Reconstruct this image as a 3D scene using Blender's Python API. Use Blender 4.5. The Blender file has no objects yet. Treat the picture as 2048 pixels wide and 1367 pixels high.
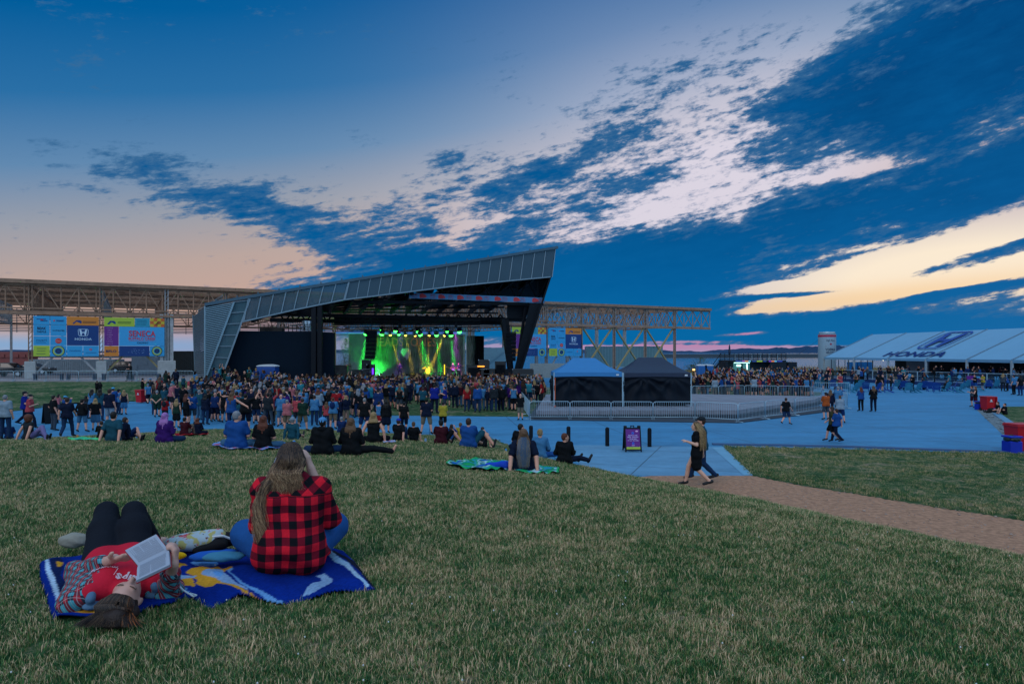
import bpy, math, random
import numpy as np
from mathutils import Vector, Matrix, Euler
R = math.radians
rng = random.Random(7)
nr = np.random.RandomState(5)
SC = bpy.context.scene
COL = SC.collection
F = 1365.0; CZ = 3.9; HX = 1024.0; HY = 704.0
# ---------------------------------------------------------------- camera
cam = bpy.data.objects.new('camera', bpy.data.cameras.new('camera'))
COL.objects.link(cam)
cam.data.sensor_width = 36; cam.data.lens = 36*F/2048
cam.data.shift_y = (HY-683.5)/2048
cam.location = (0, 0, CZ); cam.rotation_euler = (R(90), 0, 0)
cam.data.clip_start = .05; cam.data.clip_end = 20000
SC.camera = cam
SC.view_settings.view_transform = 'Standard'; SC.view_settings.look = 'None'
SC.view_settings.gamma = 1; SC.view_settings.exposure = 0
SC.cycles.use_denoising = True
SC.cycles.max_bounces = 6; SC.cycles.diffuse_bounces = 3; SC.cycles.glossy_bounces = 2
SC.cycles.transparent_max_bounces = 8; SC.cycles.volume_bounces = 0
SC.cycles.sample_clamp_indirect = 4

def lin(c):
    if isinstance(c, str):
        c = tuple(int(c[i:i+2], 16)/255 for i in (0, 2, 4))
    return tuple(x/12.92 if x <= .04045 else ((x+.055)/1.055)**2.4 for x in c[:3])
def lin4(c): return lin(c)+(1,)

# ---------------------------------------------------------------- node expressions
class E:
    """A value in a node tree that can be written as arithmetic."""
    def __init__(s, nt, sock): s.nt = nt; s.s = sock
    def _m(s, op, *a):
        n = s.nt.nodes.new('ShaderNodeMath'); n.operation = op
        for i, x in enumerate(a):
            if isinstance(x, E): s.nt.links.new(x.s, n.inputs[i])
            else: n.inputs[i].default_value = x
        return E(s.nt, n.outputs[0])
    def __add__(s, o): return s._m('ADD', s, o)
    __radd__ = __add__
    def __sub__(s, o): return s._m('SUBTRACT', s, o)
    def __rsub__(s, o): return s._m('SUBTRACT', o, s)
    def __mul__(s, o): return s._m('MULTIPLY', s, o)
    __rmul__ = __mul__
    def __truediv__(s, o): return s._m('DIVIDE', s, o)
    def op(s, op, *a): return s._m(op, s, *a)
    def step(s, a, b, lo=0., hi=1.):
        n = s.nt.nodes.new('ShaderNodeMapRange'); n.interpolation_type = 'SMOOTHSTEP'
        s.nt.links.new(s.s, n.inputs[0])
        for i, x in zip((1, 2, 3, 4), (a, b, lo, hi)): n.inputs[i].default_value = x
        return E(s.nt, n.outputs[0])
def sep(nt, sock):
    n = nt.nodes.new('ShaderNodeSeparateXYZ'); nt.links.new(sock, n.inputs[0])
    return [E(nt, n.outputs[i]) for i in range(3)]
def comb(nt, x, y, z):
    n = nt.nodes.new('ShaderNodeCombineXYZ')
    for i, v in enumerate((x, y, z)):
        if isinstance(v, E): nt.links.new(v.s, n.inputs[i])
        else: n.inputs[i].default_value = v
    return n.outputs[0]
def noise(nt, vec, scale, detail=4, rough=.5, dist=0., col=False):
    n = nt.nodes.new('ShaderNodeTexNoise'); n.inputs['Scale'].default_value = scale
    n.inputs['Detail'].default_value = detail; n.inputs['Roughness'].default_value = rough
    n.inputs['Distortion'].default_value = dist
    if vec is not None: nt.links.new(vec, n.inputs['Vector'])
    return n.outputs['Color'] if col else E(nt, n.outputs['Fac'])
def mixc(nt, fac, a, b, blend='MIX'):
    n = nt.nodes.new('ShaderNodeMix'); n.data_type = 'RGBA'; n.blend_type = blend
    if isinstance(fac, E): nt.links.new(fac.s, n.inputs[0])
    else: n.inputs[0].default_value = fac
    for i, c in ((6, a), (7, b)):
        if isinstance(c, (tuple, list)): n.inputs[i].default_value = tuple(c)[:3]+(1,)
        else: nt.links.new(c, n.inputs[i])
    return n.outputs[2]
def ramp(nt, fac, stops):
    n = nt.nodes.new('ShaderNodeValToRGB'); nt.links.new(fac.s if isinstance(fac, E) else fac, n.inputs[0])
    e = n.color_ramp.elements
    while len(e) < len(stops): e.new(.5)
    for el, (p, c) in zip(e, stops): el.position = p; el.color = tuple(c)[:3]+(1,)
    return n.outputs[0]

# ---------------------------------------------------------------- dusk sky
W = bpy.data.worlds.new('World'); SC.world = W; W.use_nodes = True
nt = W.node_tree; nt.nodes.clear()
tc = nt.nodes.new('ShaderNodeTexCoord')
X, Y, Z = sep(nt, tc.outputs['Generated'])
az = X.op('ARCTAN2', Y)
el = Z.op('ARCSINE')
def ae(px, py):
    u = (px-HX)/F; v = (HY-py)/F; a = math.atan(u)
    return a, math.atan(v*math.cos(a))
def blob(px, py, sx, sy, ang, amp):
    a0, e0 = ae(px, py); c, s = math.cos(R(ang)), math.sin(R(ang))
    k = math.cos(a0)
    da = az-a0; de = el-e0
    p = (da*c+de*s)/(sx/F*k*k); q = (de*c-da*s)/(sy/F*k)
    g = (p*p+q*q)*-1.
    return g.op('EXPONENT')*amp
den = None
for b in [(1960,80,330,165,24,1.9),(2150,290,430,150,14,1.1),(1620,190,170,60,14,.85),(1560,90,90,50,20,.3),(1480,475,560,62,12,1.05),(1230,530,330,52,8,1.1),(1640,290,330,75,14,.50),
          (2000,400,330,55,15,1.0),(640,455,240,48,-9,.85),(460,400,150,34,-8,.45),(900,530,330,48,-4,1.15),(1150,620,500,70,2,2.2),(620,575,250,16,4,.75),(1350,650,300,40,0,1.3),
          (1850,665,560,40,0,2.2),(240,345,200,40,-4,.50),(380,318,130,18,0,.34),(120,285,140,20,-4,.2),(1150,370,260,90,14,.62),(1340,175,140,60,14,.42),(1080,320,220,60,14,.3),(930,345,190,50,5,.34),(800,400,260,50,0,.22),
          (1820,522,350,34,15,-2.2),(2100,440,200,42,15,-1.7),(2040,487,215,17,13,2.5),(1590,589,130,6,3,1.7),(1950,575,150,8,6,1.2),(1740,543,100,5,8,.9),(1500,578,120,11,9,-1.4),(1740,592,360,15,6,-2.2),(1950,577,230,12,8,1.6),(1250,345,190,52,12,.10),
          (1740,335,110,16,6,-1.2),(1450,330,230,60,12,.05),(1180,330,260,110,20,.14),(1620,552,110,5,6,.5),(2000,270,160,60,25,-.75),(1360,410,260,24,10,-.5),
          (1310,697,330,7,0,-3.2),(1490,667,75,5,4,-2.3),(1380,683,110,4,0,-1.5),(400,500,260,60,0,-.4),(150,640,500,40,0,-.7),(480,520,100,12,-4,.3)]:
    g = blob(*b); den = g if den is None else den+g
ca, sa = math.cos(R(11)), math.sin(R(11))
ar = az*ca+el*sa; er = el*ca-az*sa
n1 = noise(nt, comb(nt, ar*1., er*3.4, .3), 7.5, 9, .62, .3)
n2 = noise(nt, comb(nt, ar*1.0, er*3.2, 4.1), 27, 6, .62, .2)
n3 = noise(nt, comb(nt, ar, er*1.8, 9.), 3., 3, .5)
n5 = noise(nt, comb(nt, ar*1.1, er*10, 6.), 9, 7, .65)
n4 = noise(nt, comb(nt, ar, er*2.6, 2.), 62, 5, .65)
d = den+(n1-.5)*2.7+(n2-.5)*2.0*(den.step(-.3,.5)*.8+.2)+(n4-.5)*1.4+(n5-.5)*el.step(.30, .14)*2.0+(n3-.5)*.6
cl = d.step(.28, .92)
thick = d.step(.55, 1.5)
# clear sky behind the clouds
vq = el-.17*(az+.62)+el.op('MAXIMUM', 0.)*az*-.0
rp = vq.step(-.12, .56); rp = (vq+.12)/.68
base = ramp(nt, rp, [(0, lin('6f96c4')), (.13, lin('a795ae')), (.20, lin('c9a596')), (.31, lin('b9a49d')), (.40, lin('989da9')), (.50, lin('6189b0')), (.62, lin('2a6fa6')), (.76, lin('005d9b')), (1, lin('004f8a'))])
glow = blob(1500, 350, 420, 190, 8, .95)+blob(1080, 470, 300, 130, 0, .45)+blob(1300,150,420,200,0,.16)
base = mixc(nt, glow.op('MINIMUM', .95), base, lin('dcd6e4'))
glow2 = blob(1900, 540, 560, 110, 5, 1.15)
base = mixc(nt, glow2.op('MINIMUM', 1.), base, lin('fbead2'))
glow3 = blob(1700, 600, 500, 26, 5, .75)
base = mixc(nt, glow3.op('MINIMUM', 1.), base, lin('f6cf9c'))
low = blob(1350, 690, 420, 18, 0, .95)+blob(1490, 665, 90, 12, 0, .8)
base = mixc(nt, low.op('MINIMUM', 1.), base, lin('b983ab'))
low2 = blob(2000, 670, 330, 40, 0, 1.)
base = mixc(nt, low2.op('MINIMUM', 1.), base, lin('1f78a8'))
lowl = blob(100, 690, 700, 24, 0, .9)
base = mixc(nt, lowl.op('MINIMUM', 1.), base, lin('7aa6d0'))
# clouds: deep blue, paler and bluer low down
dark = ramp(nt, el.step(0., .45), [(0, lin('0066a2')), (.12, lin('005c99')), (.4, lin('00528c')), (1, lin('00447c'))])
dark = mixc(nt, (n1*.6+n2*.6-.42)*1.1, dark, lin('0a66a4'))
dark = mixc(nt, (n3-.45)*1.6*el.step(.08, .3), dark, lin('05305f'))
edge = mixc(nt, thick, lin('3c6c98'), dark)
skyc = mixc(nt, cl, base, edge)
# unseen sky overhead and behind, brightened to throw blue fill light on the scene
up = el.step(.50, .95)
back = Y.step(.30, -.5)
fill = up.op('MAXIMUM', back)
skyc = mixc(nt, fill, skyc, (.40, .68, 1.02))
below = el.step(-.02, -.12)
skyc = mixc(nt, below, skyc, (.03, .06, .08))
ns = nt.nodes.new('ShaderNodeTexSky'); ns.sky_type = 'NISHITA'; ns.sun_disc = False
ns.sun_elevation = R(2); ns.sun_rotation = R(40)
bg = nt.nodes.new('ShaderNodeBackground'); bg.inputs[1].default_value = 1.0
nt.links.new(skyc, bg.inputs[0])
bg2 = nt.nodes.new('ShaderNodeBackground'); bg2.inputs[1].default_value = .0002
nt.links.new(ns.outputs[0], bg2.inputs[0])
ad = nt.nodes.new('ShaderNodeAddShader'); nt.links.new(bg.outputs[0], ad.inputs[0]); nt.links.new(bg2.outputs[0], ad.inputs[1])
wo = nt.nodes.new('ShaderNodeOutputWorld'); nt.links.new(ad.outputs[0], wo.inputs[0])
W.cycles.sampling_method = 'MANUAL'; W.cycles.sample_map_resolution = 512
# soft last light of the evening
sl = bpy.data.lights.new('sun', 'SUN'); sl.energy = .75; sl.angle = R(40); sl.color = (1, .80, .66)
so = bpy.data.objects.new('sun', sl); COL.objects.link(so)
so.rotation_euler = (R(48), 0, R(-28))
# ================================================================ helpers
def P(px, py, D):
    return Vector(((px-HX)*D/F, D, CZ+(HY-py)*D/F))
def sstep(a, b, x):
    t = np.clip((np.asarray(x, float)-a)/(b-a), 0, 1); return t*t*(3-2*t)
def tag(o, label=None, cat=None, group=None, kind=None):
    if label: o['label'] = label
    if cat: o['category'] = cat
    if group: o['group'] = group
    if kind: o['kind'] = kind
    return o
def empty(name, loc=(0, 0, 0), rz=0., label=None, cat=None, group=None, kind=None, parent=None):
    o = bpy.data.objects.new(name, None); COL.objects.link(o)
    o.location = loc; o.rotation_euler = (0, 0, rz); o.empty_display_size = .2
    if parent: o.parent = parent
    return tag(o, label, cat, group, kind)
def link(name, me, parent=None, color=None):
    o = bpy.data.objects.new(name, me); COL.objects.link(o)
    if parent: o.parent = parent
    if color is not None: o.color = tuple(color)[:3]+(1,)
    return o
def mesh_np(name, v, f, mats=(), smooth=False, mi=None):
    """v (n,3) array, f list of polygons or (m,k) array"""
    me = bpy.data.meshes.new(name)
    if isinstance(f, np.ndarray):
        k = f.shape[1]; me.vertices.add(len(v)); me.vertices.foreach_set('co', np.asarray(v, np.float32).ravel())
        me.loops.add(f.size); me.loops.foreach_set('vertex_index', f.astype(np.int32).ravel())
        me.polygons.add(len(f)); me.polygons.foreach_set('loop_start', np.arange(0, f.size, k, dtype=np.int32))
        me.polygons.foreach_set('loop_total', np.full(len(f), k, np.int32)); me.update(calc_edges=True)
    else:
        me.from_pydata([tuple(map(float, p)) for p in v], [], f)
    for m in mats: me.materials.append(m)
    if mi is not None: me.polygons.foreach_set('material_index', np.asarray(mi, np.int32))
    if smooth: me.polygons.foreach_set('use_smooth', np.ones(len(me.polygons), bool))
    me.update(); return me
def vcol(me, cols, name='col'):
    a = me.color_attributes.new(name, 'FLOAT_COLOR', 'POINT')
    c = np.ones((len(me.vertices), 4), np.float32); c[:, :3] = cols; a.data.foreach_set('color', c.ravel())

class MB:
    """Collects boxes, bars, tubes, sheets; builds ONE mesh object."""
    def __init__(s): s.v = []; s.f = []; s.m = []
    def add(s, vs, fs, m=0):
        b = len(s.v); s.v += [tuple(p) for p in vs]; s.f += [tuple(i+b for i in f) for f in fs]; s.m += [m]*len(fs); return s
    def box(s, c, d, rz=0., m=0, bev=0.):
        cx, cy, cz = c; x, y, z = d[0]/2, d[1]/2, d[2]/2; cc, ss = math.cos(rz), math.sin(rz); vs = []
        if bev <= 0:
            for k in (-z, z):
                for i, j in ((-x, -y), (x, -y), (x, y), (-x, y)): vs.append((cx+i*cc-j*ss, cy+i*ss+j*cc, cz+k))
            return s.add(vs, [(3, 2, 1, 0), (4, 5, 6, 7), (0, 1, 5, 4), (1, 2, 6, 5), (2, 3, 7, 6), (3, 0, 4, 7)], m)
        for k, q in ((-z, bev), (-z+bev, 0), (z-bev, 0), (z, bev)):
            for i, j in ((-1, -1), (1, -1), (1, 1), (-1, 1)):
                i = i*(x-q); j = j*(y-q); vs.append((cx+i*cc-j*ss, cy+i*ss+j*cc, cz+k))
        fs = [(3, 2, 1, 0), (12, 13, 14, 15)]
        for r in range(3):
            for q in range(4): fs.append((r*4+q, r*4+(q+1) % 4, r*4+4+(q+1) % 4, r*4+4+q))
        return s.add(vs, fs, m)
    def bar(s, a, b, w=.1, h=None, m=0, up=(0, 0, 1)):
        a = Vector(a); b = Vector(b); h = h or w; d = (b-a)
        if d.length < 1e-6: return s
        d.normalize(); u = Vector(up)
        if abs(d.dot(u)) > .99: u = Vector((1, 0, 0))
        r = d.cross(u).normalized(); u = r.cross(d).normalized(); vs = []
        for p in (a, b):
            for i, j in ((-1, -1), (1, -1), (1, 1), (-1, 1)): vs.append(p+r*(i*w/2)+u*(j*h/2))
        return s.add(vs, [(0, 1, 2, 3), (7, 6, 5, 4), (4, 5, 1, 0), (5, 6, 2, 1), (6, 7, 3, 2), (7, 4, 0, 3)], m)
    def tube(s, pts, r, n=8, m=0, cap=True):
        pts = [Vector(p) for p in pts]; rr = r if isinstance(r, (list, tuple)) else [r]*len(pts); vs = []; prev = None
        for i, p in enumerate(pts):
            d = (pts[min(i+1, len(pts)-1)]-pts[max(i-1, 0)]).normalized()
            u = Vector((0, 0, 1)) if abs(d.z) < .9 else Vector((1, 0, 0))
            if prev is not None: u = prev
            a = d.cross(u).normalized(); b = a.cross(d).normalized(); prev = b
            for k in range(n):
                t = 2*math.pi*k/n; vs.append(p+a*(rr[i]*math.cos(t))+b*(rr[i]*math.sin(t)))
        fs = [(i*n+k, i*n+(k+1) % n, (i+1)*n+(k+1) % n, (i+1)*n+k) for i in range(len(pts)-1) for k in range(n)]
        if cap: fs += [tuple(range(n-1, -1, -1)), tuple((len(pts)-1)*n+k for k in range(n))]
        return s.add(vs, fs, m)
    def lathe(s, prof, c=(0, 0, 0), n=24, m=0):
        vs = [(c[0]+r*math.cos(2*math.pi*k/n), c[1]+r*math.sin(2*math.pi*k/n), c[2]+z) for r, z in prof for k in range(n)]
        fs = [(i*n+k, i*n+(k+1) % n, (i+1)*n+(k+1) % n, (i+1)*n+k) for i in range(len(prof)-1) for k in range(n)]
        fs += [tuple(range(n-1, -1, -1)), tuple((len(prof)-1)*n+k for k in range(n))]
        return s.add(vs, fs, m)
    def poly(s, pts, m=0): return s.add(pts, [tuple(range(len(pts)))], m)
    def slab(s, pts, t, m=0):
        """a planar polygon given real thickness along t (vector)"""
        n = len(pts); t = Vector(t); a = [Vector(p) for p in pts]; vs = a+[p+t for p in a]
        return s.add(vs, [tuple(range(n-1, -1, -1)), tuple(range(n, 2*n))]+[(i, (i+1) % n, n+(i+1) % n, n+i) for i in range(n)], m)
    def mesh(s, name, mats, smooth=False):
        me = bpy.data.meshes.new(name); me.from_pydata([tuple(map(float, p)) for p in s.v], [], s.f)
        mats = mats if isinstance(mats, (list, tuple)) else [mats]
        for x in mats: me.materials.append(x)
        me.polygons.foreach_set('material_index', s.m)
        if smooth: me.polygons.foreach_set('use_smooth', [True]*len(s.f))
        me.update(); return me
    def build(s, name, mats, parent=None, smooth=False, color=None):
        if not s.v: return None
        return link(name, s.mesh(name, mats, smooth), parent, color)
def copy_tree(o, parent=None):
    c = o.copy(); COL.objects.link(c); c.parent = parent
    for ch in o.children: copy_tree(ch, c)
    return c

# ---------------------------------------------------------------- materials
_M = {}
def mat(name, base=(.5, .5, .5), rough=.6, metal=0., spec=.4, var=.12, vscale=3., bump=0., bscale=40., obj=False, emit=None, es=1., alpha=None, attr=None, coord='Object', sheen=0., stain=0.):
    if name in _M: return _M[name]
    if isinstance(base, str): base = lin(base)
    m = bpy.data.materials.new(name); m.use_nodes = True; nt = m.node_tree; b = nt.nodes['Principled BSDF']; _M[name] = m
    tc = nt.nodes.new('ShaderNodeTexCoord').outputs[coord]
    if obj: c = nt.nodes.new('ShaderNodeObjectInfo').outputs['Color']
    elif attr:
        a = nt.nodes.new('ShaderNodeAttribute'); a.attribute_name = attr; c = a.outputs['Color']
    else:
        r = nt.nodes.new('ShaderNodeRGB'); r.outputs[0].default_value = tuple(base)+(1,); c = r.outputs[0]
    if var > 0:
        n = noise(nt, tc, vscale, 5, .6)
        k = (n-.5)*(2*var*1.6)+1.
        hs = nt.nodes.new('ShaderNodeVectorMath'); hs.operation = 'SCALE'; nt.links.new(c, hs.inputs[0]); nt.links.new(k.s, hs.inputs['Scale']); c = hs.outputs[0]
    if stain > 0:
        n = noise(nt, tc, vscale*2.3, 6, .65).step(.5, .75)
        c = mixc(nt, n*stain, c, (.09, .04, .02))
    nt.links.new(c, b.inputs['Base Color'])
    b.inputs['Roughness'].default_value = rough; b.inputs['Metallic'].default_value = metal
    b.inputs['Specular IOR Level'].default_value = spec
    if sheen: b.inputs['Sheen Weight'].default_value = sheen
    if bump > 0:
        n = noise(nt, tc, bscale, 3, .6); bp = nt.nodes.new('ShaderNodeBump'); bp.inputs['Strength'].default_value = bump; bp.inputs['Distance'].default_value = .02
        nt.links.new(n.s, bp.inputs['Height']); nt.links.new(bp.outputs[0], b.inputs['Normal'])
    if emit is not None:
        b.inputs['Emission Color'].default_value = tuple(lin(emit) if isinstance(emit, str) else emit)+(1,); b.inputs['Emission Strength'].default_value = es
    if alpha is not None: b.inputs['Alpha'].default_value = alpha
    return m
M_FAB = mat('fabric', obj=True, rough=.85, var=.14, vscale=9, bump=.25, bscale=60, spec=.15)
M_SKIN = mat('skin', obj=True, rough=.5, var=.07, vscale=12, spec=.35)
M_HAIR = mat('hair', obj=True, rough=.55, var=.3, vscale=18, bump=.5, bscale=90, spec=.3)
M_SHOE = mat('shoe_leather', obj=True, rough=.6, var=.1)
M_PAINT = mat('painted', obj=True, rough=.5, var=.06, vscale=1.5)
M_STEEL = mat('rusty_steel', (.30, .175, .115), .75, var=.3, vscale=1.2, stain=.85)
M_STEELP = mat('painted_steel', (.36, .37, .38), .7, var=.25, vscale=2, stain=.6)
M_GALV = mat('galvanised', (.34, .48, .56), .38, .35, var=.1, vscale=5)
M_DARK = mat('black_steel', (.007, .010, .015), .6, spec=.12, var=.1)
M_BLACK = mat('black_cloth', (.0055, .008, .012), .9, spec=.05, var=.2, vscale=1)
M_CONCP = mat('pier_concrete', (.36, .38, .38), .85, var=.2, vscale=2, bump=.3, stain=.25)
M_WOOD = mat('weathered_boards', (.80, .46, .18), .8, var=.4, vscale=.7)
M_WHITE = mat('white_paint', (.55, .6, .64), .6, var=.06)
M_NAVY = mat('navy_paint', lin('0c2440'), .5)
M_RUBBER = mat('rubber', (.01, .01, .012), .7)
M_GLASSD = mat('dark_glass', (.01, .015, .02), .06, spec=.9, var=0)
M_CHROME = mat('chrome', (.5, .52, .55), .2, .9, var=.05)
def text_mb(txt, size, cx=0., cz=0., y=0., bold=0., squeeze=1., align='CENTER', flip=False):
    """lettering as thin solid geometry in the XZ plane facing -Y; returns an MB"""
    cu = bpy.data.curves.new('t', 'FONT'); cu.body = txt; cu.size = size; cu.align_x = align; cu.align_y = 'CENTER'
    cu.offset = bold; cu.extrude = .004 if size < 3 else .02; cu.resolution_u = 3 if size > .3 else 1; cu.space_character = 1.05
    o = bpy.data.objects.new('t', cu); COL.objects.link(o)
    me = bpy.data.meshes.new_from_object(o); mb = MB()
    vs = [(v.co.x*squeeze*(-1 if flip else 1)+cx, y-v.co.z, v.co.y+cz) for v in me.vertices]
    mb.add(vs, [tuple(p.vertices) for p in me.polygons])
    bpy.data.objects.remove(o); bpy.data.curves.remove(cu); bpy.data.meshes.remove(me)
    return mb
def merge(*mbs, mis=None):
    out = MB()
    for i, m in enumerate(mbs):
        b = len(out.v); out.v += m.v; out.f += [tuple(j+b for j in f) for f in m.f]; out.m += [mis[i] if mis else q for q in m.m] if mis else m.m
    return out

# ================================================================ terrain
_cp = [(-1.56,4.8,2.33),(-3,4.2,2.34),(0,3,2.34),(3,3,2.32),(-6.4,15.9,1.68),(-9.9,19.7,1.3),(.23,13.7,1.48),(-3.8,15.9,1.52),(-1.3,21,.99),(1.5,18.5,.88),
 (3.3,12,1.46),(3.85,14,1.08),(4.95,10,1.40),(5.9,8,1.5),(4.2,6.3,2.02),(3,9,1.92),(6.5,6,1.72),(9,3,1.7),(-15,23,.93),(-12,20,1.29),(-20,18,1.5),(-10,9,2.15),(-5,9,2.1),(0,9,2.07),(-8,12,1.95),(-30,18,1.4),(-20,5,2.3),(0,-8,2.4),(12,-5,1.9),(-30,-5,2.4),
 (-4,26,.6),(-10,28,.62),(-16,28,.5),(-22,26,.45),(7.5,9,.85),(10,8,.55),(14,1,.9)]
HILL = [(-70,26),(-22.6,30.4),(-17.9,32.7),(-15.3,34.6),(-10.7,34.6),(-8,33.7),(-4,31.9),(-1,31.1),(.5,27.2),(1.8,23.6),(2.9,22.0),(4.1,20.6),(6.3,17.2),(9.2,13.4),(14,8),(22,0),(30,-20),(-70,-20)]
_A = np.array(_cp); _edge = []
for (x0, y0), (x1, y1) in zip(HILL[:-2], HILL[1:-1]):
    n = max(1, int(math.hypot(x1-x0, y1-y0)/3.))
    _edge += [(x0+(x1-x0)*i/n, y0+(y1-y0)*i/n, 0.) for i in range(n)]
_A = np.vstack([_A, np.array([e for e in _edge if e[0] > -45])])
def _phi(r): return np.where(r > 1e-9, r*r*np.log(r+1e-12), 0)
_K = _phi(np.hypot(_A[:, None, 0]-_A[None, :, 0], _A[:, None, 1]-_A[None, :, 1]))+np.eye(len(_A))*2.5
_Q = np.hstack([np.ones((len(_A), 1)), _A[:, :2]])
_S = np.linalg.solve(np.vstack([np.hstack([_K, _Q]), np.hstack([_Q.T, np.zeros((3, 3))])]), np.concatenate([_A[:, 2], [0, 0, 0]]))
def inpoly(x, y, poly):
    x = np.asarray(x, float); y = np.asarray(y, float); r = np.zeros(np.broadcast(x, y).shape, bool); n = len(poly)
    for i in range(n):
        x0, y0 = poly[i]; x1, y1 = poly[(i+1) % n]
        c = ((y0 > y) != (y1 > y))
        with np.errstate(divide='ignore', invalid='ignore'): xi = (x1-x0)*(y-y0)/(y1-y0)+x0
        r ^= c & (x < xi)
    return r
def edist(x, y, poly, closed=True):
    x = np.asarray(x, float); y = np.asarray(y, float); d = np.full(np.broadcast(x, y).shape, 1e9); n = len(poly)
    for i in range(n if closed else n-1):
        x0, y0 = poly[i]; x1, y1 = poly[(i+1) % n]; dx, dy = x1-x0, y1-y0
        t = np.clip(((x-x0)*dx+(y-y0)*dy)/(dx*dx+dy*dy), 0, 1); d = np.minimum(d, np.hypot(x-x0-t*dx, y-y0-t*dy))
    return d
def tps(x, y):
    x = np.asarray(x, float); y = np.asarray(y, float); out = _S[-3]+_S[-2]*x+_S[-1]*y
    for k in range(len(_A)): out = out+_S[k]*_phi(np.hypot(x-_A[k, 0], y-_A[k, 1]))
    return out
def hill_z(x, y):
    ins = inpoly(x, y, HILL); d = edist(x, y, HILL)
    z = np.clip(tps(x, y), 0.02, 2.5)
    z = np.minimum(z, .03+d*.45)
    return np.where(ins, z, -.02-d*.4)
LAWN_L = [(-33,44),(-34.6,51),(-31.5,54.5),(-29,54),(-26,56),(-20,60),(-20,66)]
def bank_z(x, y):
    x = np.asarray(x, float); y = np.asarray(y, float)
    z = 1.0*sstep(46, 64, y+(x+33)*-.25)*sstep(-19.5, -27, x)
    return np.minimum(z, np.maximum(edist(x, y, LAWN_L, False)-.1, 0)*.13)*(y > 44-.5*(x+33))+1.0*(y > 66)*(x < -24.6)*0
def gz(x, y):
    """ground height anywhere"""
    h = hill_z(x, y); return float(np.maximum(np.maximum(h, 0.), bank_z(x, y)))
def hit(px, py):
    """where the ray through this point of view meets the ground"""
    t = (px-HX)/F; s = (HY-py)/F; D = np.arange(2., 140, .05); z = np.maximum(np.maximum(hill_z(t*D, D), 0), bank_z(t*D, D))
    k = np.nonzero(CZ+s*D <= z)[0]
    if not len(k): return (t*100, 100., 0.)
    D = float(D[k[0]]); return (t*D, D, gz(t*D, D))
def G(px, D, dz=0.):
    x = (px-HX)*D/F; return Vector((x, D, gz(x, D)+dz))
# ================================================================ ground sheets
def grass_mat(name, soil=False):
    m = bpy.data.materials.new(name); m.use_nodes = True; nt = m.node_tree; b = nt.nodes['Principled BSDF']
    g = nt.nodes.new('ShaderNodeNewGeometry').outputs['Position']
    n1 = noise(nt, g, .55, 6, .62); n2 = noise(nt, g, 3.6, 5, .6); n3 = noise(nt, g, 34, 4, .7)
    dry = ((n1-.5)*1.1+(n2-.5)*1.5+(n3-.5)*1.0+.5)
    k = .95
    c = ramp(nt, dry.step(.18, .92), [(0, (.018*k, .060*k, .022*k)), (.35, (.045*k, .105*k, .036*k)), (.6, (.105*k, .145*k, .064*k)), (.82, (.19*k, .17*k, .10*k)), (1, (.30*k, .22*k, .15*k))])
    nt.links.new(c, b.inputs['Base Color']); b.inputs['Roughness'].default_value = .85; b.inputs['Specular IOR Level'].default_value = .1
    if not soil:
        bp = nt.nodes.new('ShaderNodeBump'); bp.inputs['Strength'].default_value = .9; bp.inputs['Distance'].default_value = .05
        nt.links.new((n3+n2*.6).s, bp.inputs['Height']); nt.links.new(bp.outputs[0], b.inputs['Normal'])
    return m
M_GRASS = grass_mat('mown_grass')
def conc_mat(name, base, joints=4.6, rot=.12, tint=None, stains=.5):
    m = bpy.data.materials.new(name); m.use_nodes = True; nt = m.node_tree; b = nt.nodes['Principled BSDF']
    g = nt.nodes.new('ShaderNodeNewGeometry').outputs['Position']; x, y, z = sep(nt, g)
    st = comb(nt, x*.25, y*1.1, z)
    n1 = noise(nt, st, .55, 6, .65); n2 = noise(nt, g, 1.7, 7, .7); n3 = noise(nt, g, 40, 3, .6)
    v = (n1-.5)*1.0+(n2-.5)*.7+(n3-.5)*.35+1.
    hs = nt.nodes.new('ShaderNodeVectorMath'); hs.operation = 'SCALE'; hs.inputs[0].default_value = base; nt.links.new(v.s, hs.inputs['Scale']); c = hs.outputs[0]
    if stains: c = mixc(nt, noise(nt, st, .9, 5, .7, .5).step(.56, .8)*stains, c, tuple(q*.55 for q in base))
    if joints:
        u = (x*math.cos(rot)+y*math.sin(rot))/joints; w = (y*math.cos(rot)-x*math.sin(rot))/joints
        for q in (u, w):
            f = (q.op('FRACT')-.5).op('ABSOLUTE')
            c = mixc(nt, f.step(.5-.032/joints, .5-.012/joints)*.8, c, tuple(p*.25 for p in base))
    nt.links.new(c, b.inputs['Base Color']); b.inputs['Roughness'].default_value = .72; b.inputs['Specular IOR Level'].default_value = .35
    bp = nt.nodes.new('ShaderNodeBump'); bp.inputs['Strength'].default_value = .25; bp.inputs['Distance'].default_value = .01
    nt.links.new((n3+n2).s, bp.inputs['Height']); nt.links.new(bp.outputs[0], b.inputs['Normal'])
    return m
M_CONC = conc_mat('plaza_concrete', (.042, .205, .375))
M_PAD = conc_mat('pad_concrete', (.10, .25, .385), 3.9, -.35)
M_LOT = conc_mat('lot_concrete', (.25, .21, .215), 7, .5, stains=.6)
M_DIRT = mat('packed_dirt', (.40, .205, .118), .95, var=.55, vscale=7, bump=.7, bscale=110, coord='Object')
M_PAVER = conc_mat('dark_pavers', (.20, .21, .25), 1.2, .05, stains=.3)
def sheet(name, pts, z, m, kind='structure', thick=0.):
    mb = MB()
    if thick: mb.slab([(x, y, z-thick) for x, y in pts], (0, 0, thick))
    else: mb.poly([(x, y, z) for x, y in pts])
    o = mb.build(name, m); tag(o, kind=kind); return o
sheet('ground', [(-900, -60), (900, -60), (900, 150), (-900, 150)], -.35, M_LOT)
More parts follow.
